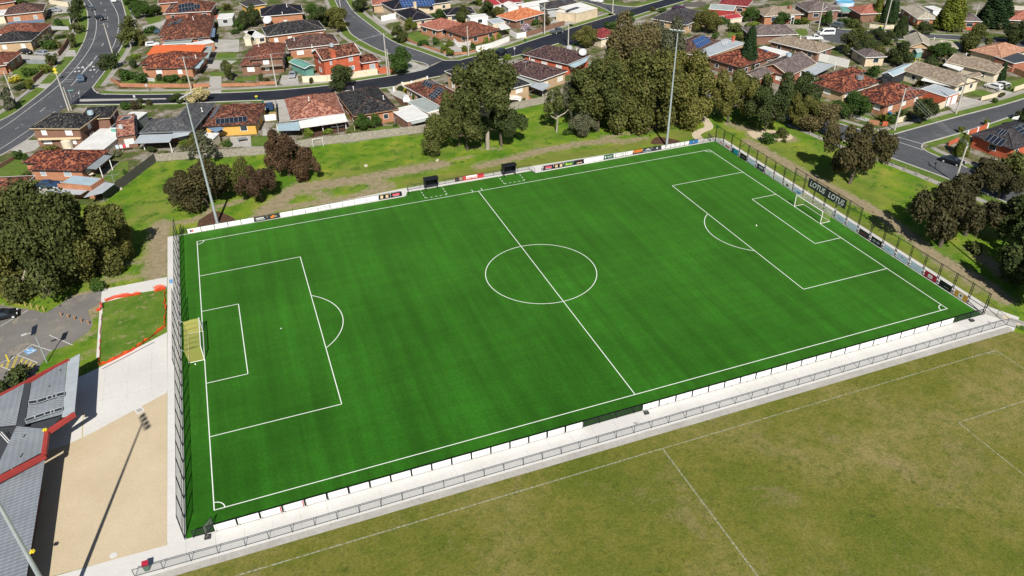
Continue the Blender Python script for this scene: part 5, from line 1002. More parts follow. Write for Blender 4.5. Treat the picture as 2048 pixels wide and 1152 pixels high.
def safety(name,lab,pts,h,lean=0.25):
    c=pts[0]; r=thing(name,lab,'safety fence',(c[0],c[1],-.02)); b=MB(); k=MB(); P=[]
    for a,e in zip(pts,pts[1:]):
        n=max(2,int(math.dist(a,e)/.55))
        for i in range(n): P.append((a[0]+(e[0]-a[0])*i/n-c[0],a[1]+(e[1]-a[1])*i/n-c[1]))
    P.append((pts[-1][0]-c[0],pts[-1][1]-c[1])); R=[]
    for i,p_ in enumerate(P): R.append(((p_[0],p_[1],.02),(p_[0]+random.uniform(-.12,.12),p_[1]+random.uniform(-.1,.1),h*random.uniform(.35,.6)),(p_[0]+random.uniform(-lean,lean),p_[1]+random.uniform(-lean,lean),h*random.uniform(.6,1.05))))
    for a,e in zip(R,R[1:]):
        for j in (0,1): b.face([a[j],e[j],e[j+1],a[j+1]])
    part('mesh_sheet',b,'orange_mesh',r)
    for i in range(0,len(P),5): s_=MB(); s_.tube((*P[i],0),(P[i][0],P[i][1],h*1.15),.025,5); part('stake',s_,'timber_orange',r)
safety('safety_mesh','sagging orange mesh along the lower side of the fenced lawn',[(-66.94,0.55),(-65.66,0.75),(-62.64,2.43),(-60.15,4.91),(-58.29,6.83)],.55,.35)
safety('safety_mesh','orange mesh along the right side of the fenced lawn',[(-58.29,6.83),(-58.19,11.42),(-58.42,17.17)],.4,.3)
safety('safety_mesh','upright orange mesh at the far right corner of the fenced lawn',[(-59.87,17.83),(-58.15,17.98)],1.1,.08); safety('safety_mesh','orange mesh hanging between stakes on the far side of the lawn',[(-67.12,17.72),(-65.69,18.29),(-63.86,17.98),(-61.86,17.90)],.75,.1); safety('safety_mesh','crumpled orange mesh at the far left corner of the lawn',[(-68.29,15.41),(-67.62,15.38),(-67.43,17.21)],.8,.3); safety('safety_mesh','low orange mesh strip along the left kerb of the lawn',[(-66.94,0.55),(-67.20,8.19),(-67.44,14.12)],.25,.12)

# ================================================================ HOUSES
def W_(A,B,C,z=2.7,kind='hip',pitch=0.40,ov=0.5): return Wing(A,B,C,z,kind,pitch,ov)
TC,TD,TRS,TRB,TBR,TPB,TB,TBP,TS='tiles_terracotta','tiles_terracotta_dark','tiles_rosy','tiles_red_brown','tiles_brown','tiles_purple_brown','tiles_black','tiles_black_plain','tiles_slate'
# --- row backing onto the park
h=house('red and black mottled tile house with grey patio roof above the big left trees',[W_((-84.38,72.74),(-73.80,67.68),(-70.42,77.88),2.5),W_((-86.11,77.07),(-78.00,73.75),(-75.67,80.16),2.45)],TC,'brick_orange',win='curtain',gutter='paint_dark',ridge=TC)
awning(h,(-73.50,69.44),(-71.13,67.69),(-68.43,73.98),(-70.68,75.63),2.4,2.4,'metal_grey',[(-70.59,68.72),(-68.88,72.02)])
b=MB(); q=(-81.24,72.48); b.box((q[0]-h[2][0],q[1]-h[2][1],1.5),(.9,.4,.65)); part('air_conditioner',b,'paint_white',h[0])
h=house('brick garage with silver flat roof inside a brick parapet beside the dark paling fence',[W_((-76.95,62.03),(-71.42,58.31),(-69.88,61.42),2.9,'flat',0,.02)],'metal_skyblue','brick_orange','garage','garage',win=None,gutter='brick_orange',group='garages and sheds')
awning(h,(-80.01,59.60),(-73.21,56.49),(-71.68,58.23),(-78.04,61.77),2.2,2.3,'metal_zinc',name='lean_to_roof'); awning(h,(-72.48,54.52),(-69.22,55.36),(-67.21,58.89),(-70.04,61.30),2.3,2.3,'metal_zinc',[(-69.92,59.93)],name='carport_roof')
b=MB(); pts=[(-77.47,61.09),(-71.24,57.40),(-69.20,60.68)]; P_=[(p[0]-h[2][0],p[1]-h[2][1]) for p in pts]
for a,e in zip(P_,P_[1:]): L=math.dist(a,e); n=(-(e[1]-a[1])/L*.12,(e[0]-a[0])/L*.12); b.prism([(a[0]-n[0],a[1]-n[1]),(e[0]-n[0],e[1]-n[1]),(e[0]+n[0],e[1]+n[1]),(a[0]+n[0],a[1]+n[1])],2.2,3.2,0,True)
part('parapet',b,'brick_orange',h[0])
h=house('two storey brick house with black tile roof beside the wide road',[W_((-85.73,91.52),(-75.15,86.84),(-72.16,95.27),4.8,'hip',.42),W_((-76.48,94.57),(-69.38,93.05),(-67.38,100.66),4.3,'hip',.36)],TB,'brick_brown',gutter='paint_tan',win='blind',ridge=TB)
flue(h,(-78.29,86.48)); flue(h,(-74.32,87.83)); cooler(h,(-73.17,93.87),'metal_skyblue'); awning(h,(-84.55,90.18),(-75.62,87.08),(-75.67,87.69),(-84.63,90.84),2.5,2.6,'paint_tan',name='storey_band',th=.2)
h=house('large white flat carport between two brick walls',[W_((-76.60,80.52),(-70.45,77.83),(-67.14,89.39),2.6,'flat',0,.1)],'metal_white','paint_cream','carport','carport',win=None,group='garages and sheds')
t_=(-78.84,88.32); b=MB(); b.tube((0,0,0),(0,0,2.1),1.15,14); b.tube((0,0,2.1),(0,0,2.3),1.15,14,.3); single('water_tank',b,'tank_cream','cream rainwater tank behind the red mottled roof','tank',(t_[0],t_[1],-.04))
house('sage green two storey flats box with white windows behind the black roofed house',[W_((-69.31,88.27),(-67.71,87.59),(-66.98,95.11),3.6,'flat',0,.02)],'metal_dark','metal_teal','shed','shed',win='blind',group='garages and sheds')
house('small carport with half grey and half white roof behind the flats',[W_((-67.54,97.23),(-63.90,95.47),(-63.04,99.81),2.4,'flat',0,.05)],'metal_white','paint_grey','carport','carport',win=None,group='garages and sheds')
h=house('narrow red metal roofed brick wing with two white shutters',[W_((-67.86,83.27),(-63.98,83.41),(-61.29,97.77),3.0,'gable',.12,.1)],TRS,'brick_brown',win='blind',gutter='paint_dark'); cooler(h,(-66.84,86.82),'paint_silver',.8)
h=house('slate grey tiled house with white patio roof behind the left floodlight',[W_((-63.15,83.93),(-51.83,80.48),(-50.17,88.80),3.0),W_((-57.99,82.56),(-51.87,80.53),(-47.62,98.31),2.96,'hip',.36)],TS,'brick_brown',win='curtain',gutter='paint_grey',ridge=TS)
awning(h,(-64.44,79.55),(-56.95,77.28),(-55.64,80.96),(-63.08,83.44),2.4,2.75,'metal_zinc',[(-56.89,76.84),(-62.68,80.97)]); awning(h,(-56.80,78.96),(-52.87,79.79),(-52.19,81.17),(-55.92,82.34),2.5,2.8,'metal_zinc'); flue(h,(-49.36,91.79))
h=house('terracotta tile house with bright yellow rendered walls and an orange door',[W_((-49.61,83.27),(-37.97,80.18),(-35.64,93.32),2.7)],TD,'render_yellow',win='glass',gutter='paint_dark',ridge=TRB)
panels(h,(-46.56,84.52),(-39.68,83.15),(-46.73,82.83),7,1); panels(h,(-45.88,95.19),(-44.88,94.77),(-48.01,86.67),1,6,'solar_slate')
q=(-42.73,83.51); b=MB(); b.box((q[0]-h[2][0],q[1]-h[2][1]+.35,0.05),(1.0,.14,2.0)); part('door',b,'paint_orange',h[0])
house('white box shed behind the park fence beside the yellow house',[W_((-50.83,77.23),(-47.96,75.83),(-47.14,79.24),2.2,'flat',0,.02)],'metal_white','render_cream','shed','shed',win=None,group='garages and sheds')
b=MB(); b.face([(*(-48.70,82.08),2.6),(*(-47.12,79.17),2.3),(*(-45.89,81.17),2.8)]); b.face([(*(-45.89,81.17),2.8),(*(-45.07,80.27),2.7),(*(-47.12,79.17),2.3)]); single('shade_sail',b,'metal_blue','blue grey shade sail beside the yellow house','shade sail')
h=house('rosy tiled hip roof house with long white patio roof along the park fence',[W_((-30.38,78.88),(-17.86,78.63),(-18.17,93.96),2.8),W_((-28.25,91.39),(-20.73,91.66),(-21.46,94.97),2.74)],TRS,'brick_red',win='glass',gutter='paint_silver',ridge=TRB)
awning(h,(-28.82,74.68),(-17.93,74.68),(-17.88,79.08),(-28.64,78.28),2.2,2.65,'metal_white',[(-23.71,75.89),(-18.36,75.94)]); awning(h,(-33.86,75.44),(-29.02,73.89),(-28.50,79.19),(-33.38,79.55),2.1,2.2,'metal_skyblue',[(-33.61,79.87)],name='tin_roof'); flue(h,(-25.00,84.59))
h=house('black lichen spotted hip roof house with brick verandah columns',[W_((-16.36,75.08),(-5.53,75.80),(-5.31,93.46),3.0)],TB,'brick_orange',win='glass',gutter='timber_orange',ridge=TBR); flue(h,(-13.50,89.28)); flue(h,(-7.68,82.03))
h=house('large white flat carport roof behind the park fence with a grey front lip',[W_((-5.24,68.33),(0.38,69.52),(-1.33,78.68),2.5,'flat',0,.1)],'metal_white','brick_brown','carport','carport',win=None,group='garages and sheds'); awning(h,(-4.44,67.57),(0.08,68.55),(0.41,69.66),(-4.63,68.90),2.0,2.35,'metal_greygreen')
h=house('grey and tan striped flat carport beside the solar tile house',[W_((0.58,72.17),(5.30,73.56),(2.26,82.42),2.5,'flat',0,.1)],'metal_greygreen','render_cream','carport','carport',win=None,group='garages and sheds'); awning(h,(1.01,68.82),(5.65,70.59),(5.12,74.02),(0.64,72.97),2.3,2.42,'metal_cream')
h=house('terracotta tile house with two black solar arrays behind the tall eucalypt',[W_((4.34,74.47),(12.23,76.45),(10.29,95.17),2.8),W_((3.23,85.36),(9.77,87.59),(9.77,95.73),2.76)],TD,'brick_tan',win='glass',gutter='paint_white',ridge=TRB)
panels(h,(6.79,91.49),(8.06,87.73),(3.48,88.22),4,3); panels(h,(6.67,83.12),(7.52,80.24),(3.13,81.22),3,5); awning(h,(4.55,71.06),(11.88,72.97),(12.14,76.22),(4.58,74.27),2.3,2.6,'metal_white',[(9.01,75.38),(11.79,76.53)])
h=house('two storey tan brick house with black roof and white balcony under the eucalypt',[W_((11.15,93.41),(16.94,72.08),(27.23,78.98),4.9,'hip',.3)],TB,'brick_tan',win='blind',gutter='paint_white'); panels(h,(16.60,93.23),(17.42,90.30),(13.02,89.56),4,2,'solar_blue')
awning(h,(18.72,74.13),(23.57,71.57),(24.38,73.89),(20.88,77.88),2.6,2.6,'paint_white',[(23.09,77.23)],name='balcony_floor')
c_=h[2]; b=MB(); A_=Vector((18.72,74.13)); B_=Vector((23.57,71.57))
for i in range(22): p=A_.lerp(B_,i/21); b.box((p.x-c_[0],p.y-c_[1],2.6),(.07,.07,.95))
b.tube((A_.x-c_[0],A_.y-c_[1],3.55),(B_.x-c_[0],B_.y-c_[1],3.55),.06,4); part('balustrade',b,'paint_white',h[0],kind='stuff')
h=house('purple brown tiled house with grey lean-to roofs near the middle of the park fence',[W_((33.03,80.96),(42.78,85.53),(38.34,100.60),3.2)],TPB,'brick_tan',win='blind',gutter='paint_white',ridge=TPB); awning(h,(30.05,80.65),(33.59,82.32),(29.37,90.21),(27.70,89.06),2.4,2.7,'metal_greygreen'); awning(h,(31.59,75.99),(35.23,79.26),(33.66,82.51),(29.87,79.98),2.3,2.5,'metal_zinc',[(32.67,78.38)]); flue(h,(34.44,91.94)); aerial(h,(31.92,88.49))
h=house('brown tiled house with round rooftop cooler and blue patio roof by the street bend',[W_((45.13,90.92),(54.56,96.27),(49.23,111.46),3.1)],TPB,'brick_bright',win='blind',gutter='paint_silver',ridge=TPB); cooler(h,(49.29,99.29),'paint_silver',1.5); awning(h,(46.44,89.28),(51.75,93.03),(54.33,96.50),(45.42,91.37),2.5,2.8,'metal_skyblue',[(48.29,93.82)]); dish(h,(51.62,95.27),1.1); flue(h,(50.92,97.77)); awning(h,(40.61,102.63),(41.53,100.93),(43.24,102.76),(42.40,104.44),2.6,2.6,'metal_greygreen')
# --- north of the cross street, left half
h=house('terracotta hip roof house on the corner of the wide road with white window shutters',[W_((-63.67,135.38),(-50.71,130.82),(-47.88,144.33),2.8),W_((-64.85,140.21),(-56.16,137.66),(-54.41,146.00),2.75)],TC,'brick_orange',win='blind',gutter='timber_dark',ridge=TC); awning(h,(-50.53,131.95),(-49.06,131.00),(-47.43,138.10),(-48.61,139.59),2.4,2.5,'metal_skyblue',[(-49.28,136.32)]); flue(h,(-49.55,138.03))
h=house('bright orange metal roof house with pink strip behind the corner house',[W_((-62.87,149.22),(-48.39,143.78),(-47.41,149.75),2.9,'skill',.16)],'metal_orange','brick_orange',win=None,gutter='metal_orange'); awning(h,(-60.87,152.12),(-52.87,150.67),(-52.81,154.76),(-60.40,156.48),3.2,3.2,'metal_pink'); awning(h,(-48.73,140.58),(-46.29,139.31),(-44.37,151.68),(-49.58,153.98),2.6,2.6,'metal_greygreen',[(-46.53,145.70)])
h=house('mottled brown hip roof house with small solar rows and two chimneys',[W_((-58.96,163.22),(-44.90,161.73),(-43.41,188.63),2.8),W_((-60.20,169.63),(-52.34,168.69),(-52.01,189.99),2.74)],TD,'brick_red',win='glass',gutter='paint_grey',ridge=TRB); panels(h,(-56.96,179.39),(-52.26,179.81),(-56.94,176.74),5,1); panels(h,(-54.53,181.51),(-52.56,181.75),(-54.50,178.95),2,1); chimney(h,(-50.60,178.86),.8,.8); flue(h,(-48.91,176.84)); awning(h,(-44.99,163.51),(-43.54,162.47),(-42.76,172.89),(-44.09,173.48),2.5,2.6,'metal_blue')
house('long pale tin carport below the brown solar house',[W_((-58.78,160.49),(-51.05,158.68),(-50.69,162.55),2.4,'flat',0,.05)],'metal_greygreen','paint_grey','carport','carport',win=None,group='garages and sheds')
house('brick garage with pale roof right of the long tin carport',[W_((-50.94,154.25),(-43.99,156.48),(-43.34,160.70),2.5,'flat',0,.05)],'metal_white','brick_orange','garage','garage',win=None,group='garages and sheds')
h=house('terracotta roof house with a long double row of solar panels',[W_((-58.75,198.84),(-43.08,195.86),(-40.62,208.41),2.9,'hip',.42)],TD,'brick_red',win='glass',ridge=TD); panels(h,(-53.34,202.09),(-48.18,201.89),(-53.50,197.84),5,2); panels(h,(-48.31,200.62),(-46.28,200.48),(-48.44,198.39),2,1); panels(h,(-55.58,205.58),(-54.23,206.46),(-57.04,201.16),1,3,'solar_slate'); chimney(h,(-41.54,195.55),.9,1.2,'brick_bright')
house('pale grey shed with blue roof and a dark door behind the solar house',[W_((-41.68,185.30),(-36.88,184.47),(-36.56,191.22),2.6,'flat',0,.05)],'metal_white','render_grey','shed','shed',win='glass',group='garages and sheds')
h=house('brown tiled house with white shutters and verandah left of the green gazebo',[W_((-38.56,127.00),(-32.89,125.50),(-30.07,140.75),2.9),W_((-35.63,126.33),(-26.43,124.81),(-24.82,138.84),4.4)],TRB,'brick_brown',win='blind',gutter='timber_dark',ridge=TBR); flue(h,(-31.98,135.28)); awning(h,(-33.24,125.01),(-27.23,123.92),(-27.35,125.84),(-32.75,126.65),2.4,2.4,'timber_grey',name='balcony_floor')
h=house('red brick two storey house with tall chimney facing the cross street',[W_((-17.17,114.49),(-6.03,116.79),9.0,5.2,'gable',.42),W_((-6.55,115.11),(-1.26,115.54),6.5,3.0)],TD,'brick_bright',win='curtain',gutter='paint_white',ridge=TD); chimney(h,(-13.86,115.92),1.3,1.6,'brick_bright'); cooler(h,(-13.45,119.68),'metal_zinc',1.0); aerial(h,(-11.56,128.67))
h=house('dull brown hip roof house behind the two storey red brick house',[W_((-23.81,137.20),(-8.99,136.96),10.5,3.0,'hip',.44)],TBR,'brick_orange',win='blind',ridge=TRB); flue(h,(-17.00,136.83)); flue(h,(-21.30,142.14))
h=house('black lichen hip roof house with white gutters and a rooftop cooler',[W_((-28.35,153.68),(-10.16,154.55),11.5,3.1)],TB,'brick_orange',win='blind',ridge='tiles_dusky'); cooler(h,(-21.30,163.04),'metal_white',1.0); flue(h,(-15.01,153.86))
h=house('black plain hip roof house with a big satellite dish on its wall',[W_((-27.87,176.01),(-14.13,175.18),11,4.0)],TBP,'brick_orange',win=None,ridge='tiles_dusky'); dish(h,(-26.09,173.86),1.5,2.0); flue(h,(-18.83,179.29)); flue(h,(-20.99,175.59))
house('green roofed gazebo garage with white gable trim',[W_((-21.79,118.11),(-18.73,119.39),(-19.38,128.54),2.6,'gabled',.3)],'metal_teal','metal_teal','garage','garage',win=None,gutter='paint_white',group='garages and sheds')
house('white carport by the black lichen roof with a car-sized opening',[W_((-31.74,156.08),(-28.63,157.00),(-28.42,167.29),2.4,'flat',0,.1)],'metal_white','render_cream','carport','carport',win='glass',group='garages and sheds')
h=house('small red roofed white walled house with brick post at the top of the side street',[W_((10.38,181.51),(18.59,180.14),9,2.7)],'tiles_salmon','brick_tan',win='glass')
h=house('black roofed house with wide blue solar field at the top edge',[W_((15.36,170.21),(37.35,173.67),12,3.1,'hip',.34),W_((17.26,154.46),(25.58,155.49),(28.38,170.25),2.8),W_((30.26,156.76),(40.38,155.80),7.5,2.76)],TBP,'brick_cream',win='glass',ridge='tiles_dusky'); panels(h,(18.69,175.27),(30.89,175.53),(18.77,171.23),11,3,'solar_blue'); chimney(h,(22.30,167.45),1.0,2.0,'brick_cream'); awning(h,(15.90,163.69),(20.24,167.23),(19.53,171.36),(15.74,169.30),2.4,2.6,'metal_cream',[(17.19,167.30)])
h=house('salmon red hip roof house on the lawn by the side street',[W_((22.63,139.91),(32.26,144.39),(29.94,154.22),2.7)],'tiles_salmon','brick_orange',win='glass',ridge='tiles_salmon')
h=house('mottled brown corner house with white balustrade and brick walls',[W_((28.80,128.67),(40.86,132.93),(36.23,144.88),2.7)],TRB,'brick_orange',win='glass',gutter='timber_dark',ridge=TRB); awning(h,(41.21,133.62),(44.85,134.40),(44.98,140.52),(41.81,139.44),2.4,2.5,'metal_white')
house('square white flat roofed outbuilding behind the mottled corner house',[W_((36.40,149.98),(42.55,149.66),(43.28,153.56),2.8,'flat',0,.02)],'metal_white','render_white','shed','shed',win='glass',group='garages and sheds')
house('grey metal shed behind the mottled corner house',[W_((41.09,141.01),(45.57,141.52),(45.79,145.72),2.6,'skill',.1,.05)],'metal_zinc','paint_cream','shed','shed',win=None,group='garages and sheds')
h=house('bright orange tile house with brown brick fence along the cross street',[W_((48.95,140.84),(61.55,146.35),(61.01,156.27),2.7)],'tiles_orange','brick_brown',win='glass',ridge='tiles_orange'); chimney(h,(54.35,150.90),.8,1.0,'brick_orange')
h=house('cream rendered house with flat white roof and white garage door',[W_((70.19,140.43),(79.82,143.90),(76.97,151.94),3.0,'skill',.06,.05),W_((65.14,145.46),(70.27,140.85),3.0,2.9,'flat',0,.05)],'metal_white','brick_cream',win=None,gutter='paint_cream'); panels(h,(73.26,146.94),(74.05,145.63),(67.35,144.01),1,6); q=(69.40,146.41); b=MB(); b.box((q[0]-h[2][0],q[1]-h[2][1]+.1,.05),(4.6,.12,2.1),-.23); part('garage_door',b,'paint_white',h[0])
h=house('dark grey roofed house with solar strips and grey carport by the street corner',[W_((63.69,149.84),(77.01,149.47),9,2.9,'hip',.34)],'tiles_charcoal','render_grey',win=None); panels(h,(70.92,155.92),(73.67,154.65),(69.03,153.70),4,2,'solar_slate'); awning(h,(62.24,151.87),(73.50,151.02),(72.09,153.14),(66.94,156.48),2.6,2.7,'metal_zinc')
house('long white roofed shed behind the orange tile house',[W_((57.09,155.69),(69.01,158.05),(68.27,161.93),2.9,'skill',.08,.1)],'metal_white','render_white','shed','shed',win=None,group='garages and sheds')
house('white gabled garage left of the orange tile house',[W_((52.59,157.72),(57.13,157.56),(57.78,164.16),2.7,'gabled',.3,.1)],'metal_white','render_white','garage','garage',win=None,group='garages and sheds')
house('small white house with crimson awnings at the top edge',[W_((47.63,162.90),(52.14,163.29),6,2.8,'skill',.14,.1)],'metal_red','render_white',win='glass')
house('maroon roofed long house at the top edge right of the crimson awnings',[W_((52.45,164.14),(60.36,163.51),8,2.8)],'tiles_maroon','render_cream',win=None)
# --- right half
h=house('grey tiled house with several solar arrays beyond the big gum trees',[W_((95.73,113.22),(109.54,120.77),(106.72,133.97),3.0,'hip',.38),W_((94.89,118.80),(105.92,125.54),(102.16,132.76),2.95,'hip',.38)],'tiles_charcoal','brick_tan',win='glass',ridge='tiles_charcoal'); panels(h,(95.36,117.41),(97.50,114.78),(94.04,116.47),5,1); panels(h,(99.08,125.01),(101.01,121.04),(98.31,124.49),6,1); panels(h,(109.18,127.72),(110.24,124.47),(104.99,123.25),5,2); panels(h,(105.48,127.56),(106.62,126.12),(103.31,125.35),1,1,'solar_slate')
house('grey skillion roof long shed beside the crimson barn',[W_((113.54,128.48),(119.62,122.94),(123.01,126.50),2.8,'skill',.1,.1)],'metal_greygreen','fascia_red','shed','shed',win=None,group='garages and sheds')
house('crimson gabled barn with white trim',[W_((110.92,118.67),(111.36,114.17),(117.19,117.93),2.8,'gabled',.28,.1)],'metal_red','render_cream','garage','garage',win=None,group='garages and sheds')
h=house('maroon hip roof brick house at the top edge above the crimson barn',[W_((119.40,132.29),(126.38,124.97),9,3.0)],'tiles_maroon','brick_orange',win='glass',ridge='tiles_maroon')
h=house('brown tiled house with a large blue solar array right of the far floodlight',[W_((80.68,84.77),(95.45,92.71),(95.14,103.48),3.1)],TBR,'brick_bright',win='blind',ridge=TBR); panels(h,(84.32,91.75),(91.22,95.67),(83.94,87.84),8,2,'solar_blue')
h=house('long flat grey metal roof house with a white roof ladder',[W_((82.52,81.20),(99.99,88.16),(98.68,94.57),3.3,'flat',0,.2)],'metal_zinc','brick_tan',win=None); chimney(h,(98.00,91.39),.8,1.3,'brick_bright'); c_=h[2]; b=MB()
for p,q in (((93.68,90.58),(97.73,91.58)),((93.68,90.58),(92.78,88.90)),((94.65,90.14),(92.87,86.82)),((93.81,89.82),(92.21,86.77)),((92.78,88.90),(95.14,89.92))): b.tube((p[0]-c_[0],p[1]-c_[1],3.5),(q[0]-c_[0],q[1]-c_[1],3.55),.07,4)
part('roof_rack',b,'paint_white',h[0])
h=house('orange terracotta hip roof house behind the tall cypress',[W_((86.16,70.49),(102.57,75.51),(100.58,86.64),3.0)],TC,'brick_brown',win='glass',gutter='timber_dark',ridge=TC); panels(h,(99.63,80.30),(100.24,77.84),(98.04,78.86),4,2,'solar_blue'); panels(h,(95.45,76.80),(95.38,75.57),(92.29,73.68),1,3,'solar_navy')
h=house('tan tiled gable house with cream bargeboards and a rooftop cooler',[W_((93.87,59.88),(107.50,66.02),(104.42,75.43),2.8,'gable',.44),W_((84.51,60.68),(93.17,64.66),(92.14,69.76),2.7,'gable',.44)],'tiles_dusky','brick_red',win='blind',gutter='paint_cream'); cooler(h,(99.75,68.51),'metal_skyblue',1.2); awning(h,(100.27,58.45),(111.82,63.74),(108.85,67.71),(100.55,63.63),2.4,2.5,'metal_zinc',[(103.75,61.60),(114.17,66.31)])
h=house('long tan hip roof house below the court street',[W_((108.55,88.78),(113.87,73.52),(121.57,77.43),2.8,'hip',.36)],'tiles_tan','brick_brown',win='glass',ridge='tiles_tan'); flue(h,(114.81,82.85))
h=house('dusky grey hip roof house left of the court lawn',[W_((107.04,95.26),(120.95,91.06),9.5,2.8,'hip',.38)],'tiles_dusky','brick_brown',win=None,ridge='tiles_dusky')
h=house('pale tan hip roof house with white porch columns by the court',[W_((124.22,112.64),(137.28,109.69),9,2.8,'hip',.38)],'tiles_tan','brick_orange',win='glass',ridge='tiles_tan'); chimney(h,(134.38,113.45),.8,.9,'brick_red'); awning(h,(130.90,108.53),(134.24,110.05),(135.52,112.10),(132.64,111.20),2.3,2.5,'metal_white',[(132.34,109.29),(133.40,109.24)])
h=house('large dusky brown roof house with green awning near the blue pool',[W_((140.23,111.28),(151.14,108.57),11,2.9,'hip',.42)],'tiles_dusky','brick_brown',win='glass',ridge='tiles_dusky'); awning(h,(151.70,108.32),(154.90,107.77),(157.48,113.07),(155.44,114.01),2.4,2.5,'metal_teal',[(154.31,111.11)])
h=house('salmon hip roof house behind three dark cypresses',[W_((153.83,102.43),(166.55,98.86),9,2.8,'hip',.4)],'tiles_salmon','brick_brown',win=None,ridge='tiles_salmon')
h=house('beige hip roof house with brick front and gablet by the court street',[W_((165.60,90.48),(172.13,87.53),(180.68,100.60),2.8,'hip',.36)],'tiles_beige','brick_orange',win='blind',ridge='tiles_beige')
house('white walled garage behind the beige hip roof house',[W_((179.31,97.55),(182.73,96.90),5,2.6,'flat',0,.1)],'metal_white','render_white','garage','garage',win=None,group='garages and sheds')
h=house('dusky pink hip roof house with red brick corner left of the big cypress hedge',[W_((175.99,83.04),(181.06,79.94),10,2.8,'hip',.4)],'tiles_dusky','brick_bright',win='glass',ridge='tiles_dusky')
h=house('maroon brown hip roof house at the right edge behind a dark round tree',[W_((189.80,78.21),(197.95,71.74),10,2.8,'hip',.4)],'tiles_salmon','brick_brown',win='glass',ridge='tiles_salmon')
house('cream flat roof outbuilding at the top right corner',[W_((202.57,87.39),(206.89,83.62),5,2.7,'flat',0,.1)],'metal_cream','render_cream','shed','shed',win=None,group='garages and sheds')
h=house('beige roofed house with orange brick gable facing the pitch',[W_((140.54,67.92),(145.80,63.93),(154.51,71.58),2.7,'gabled',.5),W_((146.48,65.63),(152.64,61.84),6.5,2.65,'hip',.36)],'tiles_beige','brick_tan',win=None,gutter='paint_cream',ridge='tiles_beige'); flue(h,(150.85,69.11)); awning(h,(148.54,62.10),(152.92,62.15),(153.44,62.83),(150.60,64.42),2.2,2.4,'metal_teal')
h=house('apricot hip roof house at the right edge behind the round gum',[W_((155.51,50.07),(168.43,52.75),(169.59,62.39),2.7,'hip',.38)],'tiles_apricot','brick_cream',win=None,gutter='timber_dark',ridge='tiles_apricot')
h=house('long tan gable roof house with white end wall',[W_((139.32,53.29),(143.21,40.64),(150.90,42.35),2.8,'gable',.38)],'tiles_tan','render_cream',win='glass',gutter='paint_cream'); flue(h,(145.02,52.53)); awning(h,(137.77,52.75),(137.91,47.18),(140.48,48.23),(139.73,53.58),2.3,2.5,'metal_white',[(142.58,56.32)]); 
for a_,m_ in (((800,1012,885,1035,840,1058,752,1032),'solar_navy'),((975,1060,1085,1088,1030,1115,905,1085),'solar_navy')): pass
h=house('row of tan low gable units with white awning strip',[W_((123.92,52.41),(126.34,37.15),(135.50,41.58),2.8,'gable',.34),W_((132.67,40.47),(139.81,41.70),(141.12,44.47),2.6,'gable',.3)],'tiles_tan','render_cream',win='glass',gutter='paint_cream'); awning(h,(126.72,37.78),(128.11,38.26),(125.19,46.41),(122.50,44.80),2.3,2.6,'metal_white',[(124.56,46.09)])
h=house('grey roofed brick garage with two white roller doors',[W_((118.50,32.77),(124.04,34.06),(122.08,40.29),2.7,'skill',.03,.05)],'metal_zinc','brick_bright','garage','garage',win=None,group='garages and sheds'); c_=h[2]
A_=Vector((120.19,33.52)); B_=Vector((125.42,34.37)); u_=(B_-A_).normalized(); n_=Vector((u_.y,-u_.x)); g0=Vector(h[1][0].P(0,0)); g1=Vector(h[1][0].P(h[1][0].w,0)); u_=(g1-g0).normalized(); n_=Vector((u_.y,-u_.x))
for f0,f1 in ((.08,.42),(.52,.92)):
    b=MB(); p=g0+u_*(h[1][0].w*f0)+n_*0.0; q=g0+u_*(h[1][0].w*f1); b.prism([(p.x-c_[0],p.y-c_[1]),(p.x-c_[0]+n_.x*.03,p.y-c_[1]+n_.y*.03),(q.x-c_[0]+n_.x*.03,q.y-c_[1]+n_.y*.03),(q.x-c_[0],q.y-c_[1])],.05,2.2); part('garage_door',b,'window_blind',h[0])
h=house('red and black mottled roof house with round cooler beside the corner house',[W_((98.07,44.36),(112.51,47.55),(115.23,57.69),2.7),W_((101.55,53.09),(114.81,55.58),(112.36,59.81),2.65)],TC,'brick_tan',win='blind',gutter='timber_dark',ridge=TD); cooler(h,(106.21,48.61),'paint_grey',1.5)
h=house('red and black mottled corner house with brick front walls and white shutters',[W_((100.90,33.35),(116.63,36.86),(117.29,47.34),2.7)],TC,'brick_orange',win='blind',gutter='timber_dark',ridge=TD); cooler(h,(111.90,46.17),'paint_dark',1.2); awning(h,(99.18,43.35),(100.00,43.00),(111.98,47.18),(111.90,47.74),2.4,2.4,'metal_cream')
house('beige walled silver tunnel shed behind the corner house',[W_((117.43,52.81),(118.40,49.90),(128.61,55.70),2.6,'gabled',.4,.1)],'metal_skyblue','paint_dark','shed','shed',win=None,group='garages and sheds')
h=house('charcoal hip roof house with red brick walls at the right edge',[W_((106.12,3.41),(121.78,5.91),(121.18,15.27),2.8,'hip',.36)],'tiles_charcoal','brick_bright',win='glass',gutter='paint_dark',ridge='tiles_charcoal'); panels(h,(106.98,10.13),(107.40,6.26),(104.75,9.41),4,1); panels(h,(109.38,10.08),(109.59,8.25),(107.58,9.49),3,1); panels(h,(116.30,10.70),(116.19,7.26),(112.04,9.56),4,2); awning(h,(121.47,16.98),(122.41,16.16),(124.55,17.49),(122.57,17.48),2.3,2.4,'metal_white')
